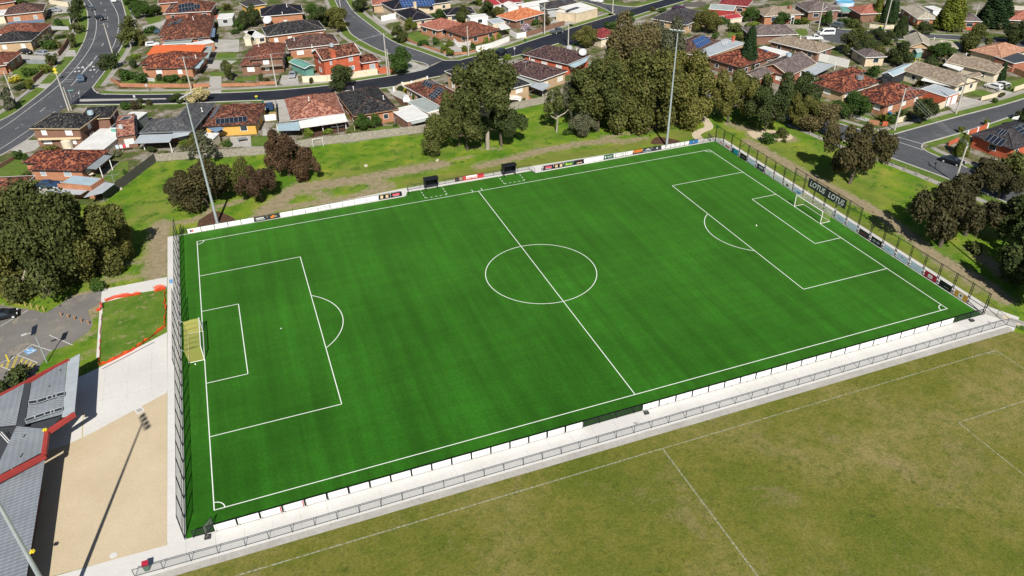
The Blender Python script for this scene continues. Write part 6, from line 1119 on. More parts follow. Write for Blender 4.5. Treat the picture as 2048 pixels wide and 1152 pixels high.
# --- left edge
h=house('brown hip roof brick house with blue awning at the top left',[W_((-110.19,218.26),(-98.05,218.69),11,3.3,'hip',.42)],TBR,'brick_orange',win='curtain',ridge=TBR); awning(h,(-108.00,208.99),(-96.74,207.89),(-97.03,210.04),(-107.91,211.02),2.2,2.5,'metal_blue')
h=house('weathered orange tile wing with aircon box left of the curved road',[W_((-110.32,193.00),(-95.75,189.68),(-96.09,200.83),2.9,'hip',.36)],TRB,'brick_orange',win='glass',ridge=TRB)
h=house('black tile house with tan brick wall and two white shutters by the driveway',[W_((-108.32,181.00),(-96.88,179.12),(-96.15,189.04),3.1,'hip',.38)],TB,'brick_tan',win='blind',ridge=TB)
h=house('orange brown tile house with white gate at the left edge',[W_((-107.18,158.69),(-100.12,157.06),(-98.59,167.27),2.9,'hip',.38),W_((-106.65,155.09),(-100.53,156.17),3,2.6)],TRB,'brick_orange',win='glass',ridge=TRB)
house('cream walled house with pale roof at the far top left',[W_((-116.91,221.25),(-110.49,220.67),8,3.0,'hip',.2)],'metal_white','render_cream',win=None)
house('red tile roof peeking over the brown roof at the top left corner',[W_((-117.12,239.42),(-109.95,241.88),9,3.0,'hip',.42)],TRB,'brick_orange',win=None)
house('brown tile roof at the bottom of the left edge hidden by the big trees',[W_((-92.13,62.71),(-84.72,60.53),8,2.8,'hip',.38)],TD,'brick_orange',win=None)
h=house('dull mottled roof house at the top edge above the two stacked brown roofs',[W_((-60.50,215.00),(-51.57,215.03),10,3.0,'hip',.42)],TRB,'brick_orange',win=None,ridge=TRB)
house('dark roofed house at the top edge between two leafy gardens',[W_((-31.08,196.51),(-24.10,198.30),8,3.0,'hip',.4)],'tiles_charcoal','render_yellow',win=None)
house('cream fenced white carport by the black lichen house',[W_((-35.15,157.60),(-33.12,157.08),(-32.60,165.89),2.4,'flat',0,.1)],'metal_cream','render_cream','carport','carport',win=None,group='garages and sheds')
b=MB(); q=(166.23,123.67); r=thing('swimming_pool','round above ground swimming pool with blue liner','pool',(q[0],q[1],-.03)); b.tube((0,0,0),(0,0,1.2),3.1,24,cap=False); b.tube((0,0,0),(0,0,1.2),2.95,24,cap=False); part('pool_wall',b,'paint_paleblue',r); b=MB(); b.face([(*p,1.05) for p in arc(0,0,2.96,0,2*math.pi,24)[:-1]]); part('water',b,'pool_water',r)
q=(140.66,64.60); r=thing('cubby_house','mint green cubby house with lime legs behind the orange gable','playhouse',(q[0],q[1],-.03)); b=MB(); b.box((0,0,1.0),(1.8,1.8,1.5)); part('wall',b,'metal_teal',r); b=MB(); b.slab([(-1.1,-1.1,2.45),(1.1,-1.1,2.45),(1.1,0,3.2),(-1.1,0,3.2)],.06); b.slab([(-1.1,0,3.2),(1.1,0,3.2),(1.1,1.1,2.45),(-1.1,1.1,2.45)],.06); part('roof',b,'metal_greygreen',r)
for sx in (-1,1):
    for sy in (-1,1): b=MB(); b.box((sx*.8,sy*.8,0),(.12,.12,1.0)); part('leg',b,'paint_lime',r)

h=house('dusky dark roof house behind the palm clumps of the court garden',[W_((122.96,65.11),(128.86,63.46),9,2.7,'hip',.4)],'tiles_dusky','brick_cream',win='glass',ridge='tiles_dusky')
house('white flat roof joining the orange terracotta house and the white boundary wall',[W_((102.72,75.68),(106.96,77.30),(106.12,85.47),2.9,'flat',0,.1)],'metal_white','render_white','carport','carport',win=None,group='garages and sheds')
h=house('dark red roof house half hidden by the round olive tree and the tan tree',[W_((64.96,110.69),(73.07,113.05),8,2.8,'hip',.4)],'tiles_maroon','render_cream',win=None,ridge='tiles_maroon')
house('dark roofed brick shed at the right edge below the apricot roof',[W_((155.29,45.87),(163.67,46.11),6,2.5,'skill',.05,.1)],'metal_dark','brick_red','shed','shed',win=None,group='garages and sheds')

# ================================================================ FENCES, WALLS, CARS, POLES
PF=[(-69.62,56.83),(-65.20,64.20),(-60.23,73.17)]
wallfence('paling_fence','dark weathered paling fence running up from the big trees to the corner',PF,1.95,'timber_dark',.05,slats=.16)
wallfence('paling_fence','grey paling fence behind the slate roofed house and yellow house',[(-60.23,73.17),(-52.28,71.57),(-39.64,68.32),(-36.98,68.09)],1.75,'timber_weathered',.05,slats=.16)
wallfence('paling_fence','pale grey paling fence behind the rosy and black roofed houses',[(-36.98,68.09),(-27.66,68.40),(-16.77,67.73),(-3.02,66.53)],1.9,'timber_weathered',.05,slats=.16)
wallfence('paling_fence','grey paling fence below the red paved yard, mid park',[(-3.02,66.53),(19.18,71.97),(22.97,72.46),(31.39,73.43),(35.03,74.34)],1.85,'timber_weathered',.05,slats=.16)
p=(-26.09,67.74); b=MB()
for x in (-1.1,1.1): b.tube((x,0,0),(x,0,1.9),.05,5)
b.tube((-1.15,0,1.9),(1.15,0,1.9),.05,5); b.tube((-1.1,.7,.02),(1.1,.7,.02),.04,5)
for x in (-1.1,1.1): b.tube((x,0,1.9),(x,.7,.02),.03,5)
single('practice_goal',b,'paint_white','small white practice goal against the park paling fence','goal',(p[0],p[1],-.04))
wallfence('brick_fence','low orange brick front wall along the cross street, left of the gate',[(-72.67,137.12),(-69.98,130.93),(-64.35,127.83),(-51.61,122.11),(-47.15,120.74)],1.0,'brick_orange',.22,'wall',kindpart='brick_panel')
wallfence('brick_fence','low orange brick front wall right of the concrete gate path',[(-44.13,119.77),(-41.42,118.82),(-35.45,116.47),(-34.36,116.89),(-30.16,115.92)],.85,'brick_orange',.22,'wall',kindpart='brick_panel')
picket('picket_fence','white balustrade fence by the corner house steps',[(-64.88,136.44),(-63.18,132.78),(-61.22,131.35)],1.0)
wallfence('cream_wall','cream rendered wall in front of the red brick two storey house',[(-23.25,114.34),(-16.81,112.70),(-8.96,112.77),(-2.77,113.03)],1.7,'render_cream',.2,'wall')
wallfence('brick_fence','bright red brick wall by the corner tree and utility pole',[(-2.32,113.44),(2.27,113.25)],1.7,'brick_bright',.22,'wall')
wallfence('cream_wall','long white wall along the cross street by three round shrubs',[(29.18,122.30),(34.68,124.11),(42.22,128.86)],1.6,'render_white',.18,'wall')
wallfence('cream_wall','white wall where the driveway meets the cross street',[(44.74,135.48),(45.41,130.50),(48.79,131.32)],1.6,'render_white',.2,'wall')
wallfence('brick_fence','brown brick fence in front of the orange tile house',[(48.92,131.65),(56.92,135.68),(65.75,139.69)],1.3,'brick_brown',.22,'wall')
wallfence('brick_fence','low salmon brick fence on the corner garden by the side street',[(13.16,143.31),(14.88,136.67)],.6,'brick_orange',.2,'wall'); wallfence('brick_fence','low brick garden edge round the corner shrubs and pole',[(15.83,134.99),(19.92,124.99),(22.48,122.48),(26.27,121.50),(29.30,122.95)],.55,'brick_orange',.2,'wall')
picket('picket_fence','white balustrade on the verandah of the mottled corner house',[(25.76,133.92),(25.63,129.56),(27.37,128.07),(35.03,132.82)],1.5)
wallfence('cream_wall','sloping white wall below the blue solar field house',[(10.69,169.33),(15.00,171.02),(16.99,170.12)],1.7,'render_white',.2,'wall')
wallfence('brick_fence','dark brown brick fence along the curved road, lower part',[(-92.92,144.49),(-91.29,152.13),(-89.32,161.20)],1.2,'brick_brown',.22,'wall'); wallfence('brick_fence','dark brown brick fence along the curved road, upper part',[(-89.08,169.49),(-88.21,177.71),(-87.89,186.68)],1.3,'brick_brown',.22,'wall')
wallfence('cream_wall','white post fence by the front lawn at the top left',[(-89.61,210.97),(-90.19,219.55),(-90.96,227.64)],1.1,'render_white',.15,'fence'); wallfence('cream_wall','yellow fence panel above the top left driveway',[(-100.03,247.30),(-92.75,238.65)],1.6,'render_cream',.15,'fence'); wallfence('cream_wall','grey fence between two driveways beside the curved road',[(-97.51,206.58),(-89.18,201.98)],1.2,'render_grey',.12,'fence')
wallfence('iron_fence','dark front fence in front of the black tile house lawn',[(-97.10,164.86),(-91.64,162.47)],1.2,'paint_grey',.05,'fence')
wallfence('brick_fence','brick garden wall around the left lawn beside the wide road',[(-93.90,80.74),(-91.83,82.62),(-89.08,87.54)],.8,'brick_brown',.22,'wall')
wallfence('cream_wall','white fence panel beside the narrow yard left of the rosy roof',[(-36.46,90.61),(-36.33,88.77),(-33.06,88.27)],1.5,'paint_white',.06,'fence'); wallfence('cream_wall','dark side fence along the concrete drive by the black car',[(-31.90,99.04),(-32.94,86.00)],1.5,'paint_dark',.08,'fence'); wallfence('cream_wall','side fence of pale sheets left of the black lichen roof house',[(-16.90,99.16),(-15.93,80.99),(-16.74,73.57)],1.6,'paint_cream',.08,'fence')
wallfence('cream_wall','tall cream sheet fence right of the white carport',[(-71.54,84.68),(-69.12,90.74)],2.0,'paint_cream',.08,'fence')
wallfence('cream_wall','curved pale front wall by the solar tile house',[(-1.91,97.43),(1.18,100.43),(3.76,100.42),(8.67,102.52)],1.0,'paint_cream',.15,'wall',piers='paint_white')
wallfence('cream_wall','long white boundary wall behind the tan gable house',[(114.25,77.47),(116.69,71.94),(118.67,66.15)],2.2,'render_white',.15,'wall')
wallfence('cream_wall','cream panel fence on the corner by the round tree, lower part',[(100.75,29.09),(104.69,29.76)],1.3,'paint_cream',.15,'wall'); wallfence('cream_wall','cream panel fence on the corner between the tree and the brick garage',[(109.50,30.12),(114.66,31.50),(118.79,32.72)],1.7,'paint_cream',.15,'wall'); wallfence('iron_fence','dark iron gate fence behind the street tree',[(104.32,29.28),(108.92,29.71)],1.2,'carport_shade',.05,'fence')
wallfence('cream_wall','low cream front fence with post lamp in front of the two white cars',[(130.56,32.89),(138.73,33.81)],1.0,'paint_cream',.15,'wall'); wallfence('cream_wall','cream front wall at the right edge beyond the white cars',[(143.31,34.63),(147.88,35.50),(153.66,36.71)],1.2,'paint_cream',.15,'wall')
picket('picket_fence','white picket fence between brick piers on the street corner',[(92.98,40.97),(93.72,37.05),(95.33,32.02)],.9); wallfence('brick_fence','bright orange brick pier wall on the street corner',[(94.92,31.35),(96.32,29.70)],1.0,'brick_orange',.3,'wall'); wallfence('brick_fence','short red brick pier beside the corner driveway gap',[(96.83,29.27),(97.80,28.65)],1.0,'brick_bright',.3,'wall')
wallfence('paling_fence','orange stained paling fence right of the white gable end',[(155.44,45.40),(155.01,41.61),(154.38,36.40)],1.5,'timber_orange',.05,slats=.3); wallfence('paling_fence','grey paling fence at the back of the cypress garden',[(104.90,111.78),(111.70,114.00),(117.77,112.51)],1.7,'timber_weathered',.05,slats=.3); wallfence('paling_fence','grey paling fence at the top edge beside the cross street',[(114.01,145.09),(116.92,142.77),(120.97,141.91)],1.6,'timber_dark',.05,slats=.3)
wallfence('paling_fence','pale picket fence in front of the pale tan porch house',[(129.28,107.34),(131.99,104.89),(136.29,104.19)],1.1,'timber_weathered',.05,slats=.3); wallfence('paling_fence','pale timber fence in front of the three cypresses',[(153.05,96.66),(155.02,94.15),(158.90,92.41)],1.2,'tank_cream',.05,slats=.3); wallfence('paling_fence','cream timber front fence below the golden cypress',[(173.30,83.55),(176.19,81.46)],1.1,'tank_cream',.05,slats=.3)
wallfence('brick_fence','red and white brick front fence of the charcoal roof house',[(109.63,17.37),(113.25,18.03),(117.24,18.97)],1.1,'brick_bright',.2,'wall',piers='paint_white'); wallfence('brick_fence','low red brick and white fence under the golden conifer',[(101.50,14.67),(105.37,15.68)],.9,'brick_bright',.2,'wall')
wallfence('brick_fence','brown brick garden wall below the flat grey roof house',[(78.32,77.20),(80.92,71.49)],.9,'brick_red',.2,'wall')
# bollards of the roadside path
for i,q in enumerate(((78.49,31.54),(79.02,28.71),(79.68,26.11),(83.13,11.04),(83.68,8.36),(84.18,5.69),(84.46,3.05),(85.01,0.36),(86.86,-11.28),(87.29,-13.33))):
    b=MB(); b.box((0,0,0),(.16,.16,.75),.3); b.prism([(-.08,-.08),(.08,-.08),(.08,.08),(-.08,.08)],.75,.8); single('bollard',b,'timber_grey','grey timber post in the line between the park footpath and the road','bollard',(q[0],q[1],-.03),'timber posts along the roadside footpath')
# cars: position, heading, style, paint
def hd(p,q): return math.atan2(q[1]-p[1],q[0]-p[0])
def mid(p,q): return ((p[0]+q[0])/2,(p[1]+q[1])/2)
for st,pt,a,e,l in (('sedan','car_black',(-81.30,214.58),(-79.27,211.33),'black car driving on the curved road between the white lines'),('hatch','car_grey',(-83.93,228.95),(-85.35,231.13),'grey car parked under the street tree on the curved road'),('suv','car_steel',(-80.31,137.60),(-80.38,144.36),'blue grey car heading down the curved road at the junction'),('suv','car_white',(-76.63,239.82),(-75.83,241.65),'white car at the very top of the curved road'),
 ('hatch','car_silver',(-92.35,171.98),(-96.30,174.78),'silver hatchback on the driveway by the black tile house'),('sedan','car_black',(-99.98,177.82),(-98.04,176.25),'black car tucked behind the silver hatchback'),('sedan','car_silver',(-97.83,232.76),(-95.93,232.40),'silver car in shade on the top left driveway'),
 ('hatch','car_white',(-63.57,169.40),(-61.18,169.47),'white hatchback on the narrow drive beside the orange roof'),('sedan','car_steel',(-61.14,183.57),(-61.60,189.62),'blue car in the driveway left of the brown solar house'),('sedan','car_blue',(-33.93,95.09),(-33.51,99.24),'dark blue car in the drive between the yellow and rosy houses'),('sedan','car_silver',(-25.40,119.31),(-24.65,122.55),'silver sedan under the brick house on the cross street'),
 ('hatch','car_white',(-0.96,87.03),(-0.15,90.94),'small white car in the drive beside the dark hedge'),('van','car_black',(33.33,114.32),(35.73,116.65),'black van parked on the cross street behind the eucalypt'),('ute','car_grey',(57.91,130.79),(61.49,132.01),'grey ute parked at the kerb of the cross street'),('van','car_white',(87.97,164.70),(89.61,161.86),'white van parked in the far side street'),('sedan','car_purple',(108.91,142.02),(111.56,142.26),'dark purple car beside the grey solar house'),
 ('hatch','car_black',(76.61,68.39),(75.60,71.01),'black car parked on the road behind the gum trees'),('van','car_white',(137.09,94.64),(133.30,95.95),'white campervan at the end of the court street'),('suv','car_grey',(144.48,99.29),(142.83,102.91),'grey wagon parked behind the white campervan'),('sedan','car_white',(170.41,99.84),(174.35,104.28),'white car in the driveway of the beige hip roof house'),('sedan','car_white',(189.36,79.14),(193.69,82.52),'white car in the drive left of the dark round tree'),
 ('hatch','car_white',(140.99,36.65),(140.15,39.89),'white hatchback in the front drive, nearer of the pair'),('hatch','car_white',(143.33,36.68),(143.49,40.03),'white hatchback in the front drive, further of the pair'),('sedan','car_black',(94.40,9.05),(95.48,5.56),'black sedan parked on the park road below the utility pole'),('hatch','car_black',(-82.71,18.57),(-80.42,18.82),'black hatchback in the car park at the left edge'),('sedan','car_blue',(-81.69,68.18),(-79.67,67.66),'navy car between the red mottled house and the brick garage'),('ute','car_white',(127.30,92.55),(128.84,91.86),'white trailer-like ute on the court verge')):
    car(st,pt,mid(a,e),hd(a,e),l)
# utility poles and wires
POLES={}
def pole(key,p,h,label,arm=0.4,arms=1,lamp=None,twin=False):
    r=thing('utility_pole',label,'utility pole',(p[0],p[1],-.03),0,'concrete and timber utility poles'); b=MB(); b.tube((0,0,0),(0,0,h),.20,8,.13); part('pole',b,'concrete_pole',r)
    d=Vector((math.cos(arm),math.sin(arm),0))
    for k in range(arms):
        z=h-.35-k*1.5; b=MB(); b.tube(tuple(-d*1.3+Vector((0,0,z))),tuple(d*1.3+Vector((0,0,z))),.07,4)
        for x in (-1.2,-.45,.45,1.2): b.tube(tuple(d*x+Vector((0,0,z))),tuple(d*x+Vector((0,0,z+.3))),.06,5)
        part('crossarm',b,'timber_grey',r)
    if lamp is not None:
        e=Vector((math.cos(lamp),math.sin(lamp),0)); b=MB(); b.tube((0,0,h*.72),tuple(e*2.0+Vector((0,0,h*.80))),.05,5); b.box((e.x*2.3,e.y*2.3,h*.80-.05),(.8,.3,.14),lamp); part('street_lamp',b,'paint_silver',r)
    if twin: b=MB(); b.tube((.55,.1,0),(.5,.1,h*.62),.14,7,.1); part('stub_pole',b,'concrete_pole',r)
    POLES[key]=(p,h,d)
def wire(k1,k2,offs=(-1.2,0,1.2)):
    (p,h,d),(q,g,e)=POLES[k1],POLES[k2]; b=MB()
    for o in offs:
        pr=None
        for i in range(9):
            t=i/8; x=p[0]+d.x*o+(q[0]+e.x*o-p[0]-d.x*o)*t; y=p[1]+d.y*o+(q[1]+e.y*o-p[1]-d.y*o)*t; z=(h+(g-h)*t)-.1-4*t*(1-t)*.9; c=(x,y,z)
            if pr: b.tube(pr,c,.016,3,cap=False)
            pr=c
    o=part('wire',b,'paint_silver',None,kind='stuff'); o.name='overhead_wires'; tag(o,'overhead wires between '+WL[(k1,k2)],'wires')
WL={('a','b'):'the leaning pole on the curved road and the pole at the junction',('c','d'):'the corner house pole and the pole by the brown tiled house',('d','e'):'the pole by the brown tiled house and the twin pole by the corner tree',('e','f'):'the twin pole and the pole up the side street',('g','h'):'two poles on the side road beside the red mottled corner house',('i','h'):'the court street pole and the fence side pole behind the gums',('j','k'):'the two poles on the far court street',('l','h'):'the park road pole and the corner house pole'}
pole('a',(-81.34,115.54),9.8,'twin utility pole behind the black roofed two storey house',.2,1,None,True); pole('b',(-73.87,166.32),9.0,'utility pole at the right kerb of the curved road with many wires',.5,1); pole('z',(-95.07,127.57),8.5,'utility pole with bent street lamp left of the curved road',.4,0,.5); pole('y',(-71.18,207.21),9,'utility pole at the top right kerb of the curved road',.4,1,2.7)
pole('c',(-51.98,120.08),9.0,'utility pole in front of the terracotta corner house',.2,1); pole('d',(-30.27,114.01),8.8,'utility pole at the driveway of the brown tiled house',.2,0); pole('e',(-0.31,111.37),11.5,'tall twin utility pole beside the corner tree and red wall',.3,1,None,True); pole('f',(-2.54,169.12),8.8,'utility pole halfway up the side street by the dark tree',.5,1); pole('m',(25.89,119.61),8.6,'utility pole in front of the mottled corner house',.3,0); pole('n',(55.50,132.27),9.4,'utility pole at the brown brick fence by the grey ute',.5,1,2.9); pole('o',(56.91,116.80),7.4,'utility pole with double crossarms near the round tree',.1,2); pole('p',(87.22,147.11),8.6,'utility pole on the grass corner of the far side street',.3,0)
pole('i',(134.54,98.53),9.2,'utility pole beside the white campervan',.4,1,.3); pole('j',(155.82,92.98),9.2,'utility pole in front of the three cypresses',.3,0); pole('k',(183.94,85.25),6.5,'utility pole left of the court round tree',.3,1); pole('h',(97.36,25.95),9.8,'concrete utility pole on the corner verge by the cream wall',.2,0); pole('g',(118.25,28.62),9.2,'utility pole with white transformer arms by the two white garage doors',1.2,2); pole('l',(88.40,0.18),8.4,'utility pole with short lamp arm at the park road kerb',.9,1,.6); pole('q',(90.40,47.69),5.5,'short utility pole behind the park gums',.4,1)
for k in WL: wire(*k)
# yellow twin warning sign and small signs
q=(-86.61,143.51); r=thing('warning_sign','twin yellow warning sign on the verge of the curved road','sign',(q[0],q[1],-.03)); b=MB(); b.tube((0,0,0),(0,0,3.3),.05,5); part('sign_post',b,'galvanised',r)
for z in (2.35,3.2): b=MB(); b.face([(-.55,-.06,z),(0,-.06,z-.55),(.55,-.06,z),(0,-.06,z+.55)]); b.face([(-.55,-.03,z),(0,-.03,z+.55),(.55,-.03,z),(0,-.03,z-.55)]); part('sign_plate',b,'paint_yellow',r)
for i,(q,l,m_) in enumerate((((29.36,118.43),'yellow square road sign in front of the long white wall','paint_yellow'),((38.61,114.70),'small pale road sign at the kerb by the round shrub','paint_silver'),((-62.82,122.58),'small pale sign on the grass of the cross street','paint_silver'),((-65.52,114.42),'thin pale sign post on the south kerb of the cross street','paint_silver'),((-79.31,123.36),'pale keep-left post on the traffic island','paint_silver'))):
    r=thing('road_sign',l,'sign',(q[0],q[1],-.03)); b=MB(); b.tube((0,0,0),(0,0,2.3),.04,5); part('sign_post',b,'galvanised',r); b=MB(); b.box((0,-.05,1.7),(.5,.04,.6)); part('sign_plate',b,m_,r)
q=(-82.40,124.69); r=thing('street_name_sign','green street name sign at the junction','sign',(q[0]+.8,q[1],-.03)); b=MB(); b.tube((0,0,0),(0,0,2.6),.04,5); part('sign_post',b,'galvanised',r); b=MB(); b.box((.5,0,2.3),(1.3,.04,.28)); part('sign_plate',b,'metal_teal',r)
def bin_(p,lid,l):
    r=thing('wheelie_bin',l,'bin',(p[0],p[1],-.02)); b=MB(); b.prism([(-.28,-.34),(.28,-.34),(.28,.34),(-.28,.34)],.06,.98); part('bin_body',b,'paint_green',r); b=MB(); b.slab([(-.32,-.4,1.0),(.32,-.4,1.0),(.32,.38,1.08),(-.32,.38,1.08)],.06); part('lid',b,lid,r)
bin_((-2.78,166.64),'paint_yellow','yellow lidded bin at the pole on the side street'); bin_((154.68,93.50),'paint_yellow','yellow lidded bin by the pole near three cypresses'); bin_((-36.24,104.90),'paint_yellow','yellow lidded bin behind the yellow house'); bin_((46.82,126.82),'paint_yellow','yellow lidded bin on the verge of the cross street'); bin_((-35.09,100.41),'paint_green','green bin beside the dark blue car'); bin_((-93.55,209.16),'metal_teal','green lidded bin on the top left lawn'); bin_((102.60,33.28),'paint_blue','blue drum by the corner house porch')
q=(-67.41,82.19); r=thing('clothes_line','laundry hung on a rotary line behind the paling fence','clothes line',(q[0],q[1],-.03)); b=MB(); b.tube((0,0,0),(0,0,1.9),.05,5)
for a in range(4): b.tube((0,0,1.8),(1.7*math.cos(a*1.57+.4),1.7*math.sin(a*1.57+.4),1.9),.025,4)
part('line_frame',b,'galvanised',r)
for k,(x,m_) in enumerate(((-1.0,'paint_paleblue'),(-.2,'paint_white'),(.5,'paint_pink'),(1.1,'paint_white'))): b=MB(); b.face([(x,-.6,1.0),(x+.6,-.6,1.0),(x+.6,-.6,1.8),(x,-.6,1.8)]); part('laundry',b,m_,r)
for q,l in (((-20.55,73.52),'rotary clothes line behind the white patio roof'),((-7.16,73.76),'pale clothes line with washing by the black roof verandah'),((-68.20,64.81),'small bird bath pole near the dark paling fence')):
    r=thing('clothes_line',l,'clothes line',(q[0],q[1],-.03)); b=MB(); b.tube((0,0,0),(0,0,1.9),.05,5)
    for a in range(4): b.tube((0,0,1.75),(1.5*math.cos(a*1.57),1.5*math.sin(a*1.57),1.9),.025,4)
    part('line_frame',b,'galvanised',r)
q=(-41.82,77.64); r=thing('garden_table','grey outdoor table on the paved yard of the yellow house','table',(q[0],q[1],-.03)); b=MB(); b.box((0,0,.7),(2.0,1.2,.06)); part('table_top',b,'paint_grey',r)
for sx in (-.8,.8): b=MB(); b.box((sx,0,0),(.1,.9,.7)); part('leg',b,'paint_grey',r)
q=(-72.81,69.97); r=thing('garden_table','small garden table and stools under the grey patio roof','table',(q[0],q[1],-.03)); b=MB(); b.tube((0,0,.68),(0,0,.74),.6,12); part('table_top',b,'tank_cream',r); b=MB(); b.tube((0,0,0),(0,0,.68),.08,6); part('leg',b,'tank_cream',r)

# ================================================================ TREES AND SHRUBS
T=lambda kind,leaf_,a,label,**k: tree(kind,leaf_,*a,label,**k)
BG=dict(group='big drooping trees by the car park')
for a,l,m in (((-81.0,25.7,14.7,6.8),'big drooping tree at the left edge, cut off by the frame','leaf_olive'),((-76.1,23.7,18.1,7.5),'tallest big drooping tree above the yellow bollards','leaf_gum'),((-72.3,26.7,13.8,5.9),'big drooping tree in the middle of the left clump','leaf_olive'),((-68.2,27.5,13.5,6.3),'big drooping tree at the right of the left clump','leaf_olive'),((-81.2,37.2,13.8,5.3),'big drooping tree at the back of the left clump','leaf_gum'),((-75.7,38.6,10.5,5.6),'drooping tree behind the left clump near the fence end','leaf_gum'),((-65.2,30.7,7.8,3.4),'small drooping tree at the right tip of the left clump','leaf_olive')): T('big',m,a,l,**BG)
AC=dict(group='dark acacias along the far bank',bark='bark_dark')
for k,a,l,m in (('round',(-50.6,46.5,8.4,5.8),'dark bushy acacia beside the left floodlight','leaf_acacia'),('round',(-54.5,50.9,5.9,3.6),'small dark acacia at the left end of the bank','leaf_acacia'),('wide',(-40.5,44.6,6.8,3.9),'dark acacia with pale forked trunk on the far bank','leaf_russet'),('round',(-43.0,48.0,7.9,2.7),'narrow acacia between two broad ones on the bank','leaf_olive'),('gum',(-34.2,54.4,10.5,4.1),'reddish brown tree in front of the rosy roof house','leaf_russet'),('wide',(-35.7,56.9,6.7,3.3),'reddish brown tree leaning left of the rosy roof house','leaf_russet'),('round',(-31.2,50.6,6.8,3.4),'dark acacia at the right end of the bank clump','leaf_russet')): T(k,m,a,l,**AC)
T('sparse','leaf_grey',(-50.4,67.1,7.0,3.9),'nearly bare grey tree behind the left acacias',bark='bark_grey')
GU=dict(group='eucalypts in the park')
for k,a,l,m in (('round',(-2.7,53.7,8.3,4.0),'round dark gum on the grass left of the tall eucalypt','leaf_gum'),('gum',(4.2,52.9,9.7,4.9),'thin gum beside the trunk of the tall eucalypt','leaf_gum'),('wide',(3.2,55.8,13.0,4.5),'mid height gum left of the tall eucalypt crown','leaf_gum'),('tall',(8.5,51.7,20.7,7.9),'tall eucalypt with pale trunk and high crown mid park','leaf_gum'),('wide',(11.9,52.1,9.6,5.1),'dark gum at the right foot of the tall eucalypt','leaf_dark'),
 ('sparse',(26.4,54.9,9.7,3.7),'small open gum with curved pale trunk','leaf_gum'),('round',(31.1,50.9,5.7,3.5),'grey leaved bush gum on the park grass','leaf_grey'),('round',(33.4,60.0,9.1,3.6),'grey green gum behind the grey bush gum','leaf_grey'),('gum',(35.3,51.7,15.8,7.2),'broad gum at the left of the big park clump','leaf_gum'),('big',(40.1,51.0,19.5,8.7),'largest gum of the clump behind the right floodlight','leaf_olive'),('big',(47.3,50.0,17.8,8.8),'wide gum in the middle of the big park clump','leaf_olive'),('big',(54.4,49.0,16.8,8.0),'gum at the right of the big park clump beside the floodlight','leaf_olive'),('gum',(60.3,51.4,7.3,3.5),'small gum leaning over the park path','leaf_gum'),('big',(53.8,70.3,19.6,7.6),'tall tan brown tree at the back of the park clump','leaf_tan'),('big',(64.0,72.2,17.2,6.3),'grey green tall tree behind the right floodlight','leaf_grey'),('round',(45.8,67.7,12.5,4.6),'dark gum between the patio roof and the park clump','leaf_gum'),
 ('gum',(65.6,44.6,12.1,4.9),'gum on the sandy bed right of the park path','leaf_olive'),('gum',(72.3,46.4,11.3,4.8),'gum in front of the tan gable house','leaf_gum'),('gum',(70.4,36.9,11.8,4.6),'dark gum above the shrubs of the sandy bed','leaf_dark'),('gum',(79.1,38.9,11.2,4.8),'tall dark gum beside the short utility pole','leaf_dark'),('round',(81.0,32.4,6.3,5.7),'brown tinged gum at the park road kerb','leaf_tan'),('gum',(78.4,34.8,8.0,3.7),'slender gum left of the brown tinged gum','leaf_olive'),
 ('wide',(69.2,7.7,12.4,6.2),'lone round gum on the bright grass behind the right fence','leaf_acacia'),('wide',(66.5,-17.8,13.1,6.2),'broad gum with pale branch at the right end of the fence','leaf_acacia'),('wide',(73.4,-16.5,7.3,6.2),'spreading gum joined to the broad right gum','leaf_acacia'),('wide',(90.4,-8.0,6.0,4.7),'gum beside the park road at the right edge','leaf_acacia'),('wide',(77.8,-23.8,9.8,5.6),'dark gum at the right edge of the frame','leaf_dark'),('round',(69.4,-30.6,9.1,4.7),'dark shaded gum by the far right path corner','leaf_dark'),('wide',(65.3,-36.5,11.3,5.4),'gum outside the right edge whose shade falls on the path','leaf_dark'),('round',(82.0,-5.4,3.6,3.3),'small gum behind the broad right gum','leaf_acacia')): T(k,m,a,l,**GU)
for a,l,m in (((67.0,30.7,2.1,1.7),'dark low shrub on the sandy bed, left','leaf_green'),((71.3,32.0,2.3,1.6),'grey shrub on the sandy bed, right','leaf_gum'),((70.4,29.9,0.7,0.6),'tiny shrub at the tip of the sandy bed','leaf_gum'),((70.0,-21.6,1.6,1.6),'low bush under the broad right gum','leaf_gum'),((98.0,1.2,2.9,3.1),'shrub beside the black sedan road','leaf_acacia'),((102.0,-1.7,3.8,3.1),'olive bush at the right edge above the road','leaf_gum'),((28.0,52.2,1.4,1.2),'low bush at the foot of the curved pale trunk','leaf_green')): T('bush',m,a,l)
# conifers
for a,l,m in (((91.9,75.1,12.4,2.5),'tall narrow dark cypress in front of the orange roof','leaf_cypress'),((174.1,85.3,12.0,4.5),'huge golden green cypress left of the dusky pink house','leaf_golden'),((189.2,82.4,12.1,5.3),'huge dark green cypress right of the dusky pink house','leaf_cypress'),((160.6,102.0,9.4,1.7),'golden cypress, leftmost of three in a front garden','leaf_golden'),((161.6,99.5,10.1,1.5),'dark cypress, middle of three in a front garden','leaf_cypress'),((163.3,98.1,9.3,1.7),'dark cypress, rightmost of three in a front garden','leaf_cypress'),((146.7,41.7,5.3,1.1),'small slim cypress against the white gable end','leaf_cypress'),((100.0,9.9,4.7,1.6),'golden brown conifer on the right street corner','leaf_golden'),((154.5,85.2,6.3,2.3),'shaggy conifer beside the court street','leaf_dark'),((150.4,97.8,0.8,0.9),'tiny conifer near the court kerb','leaf_golden')): T('cone',m,a,l,group='cypresses and conifers',cat='conifer',name='cypress')
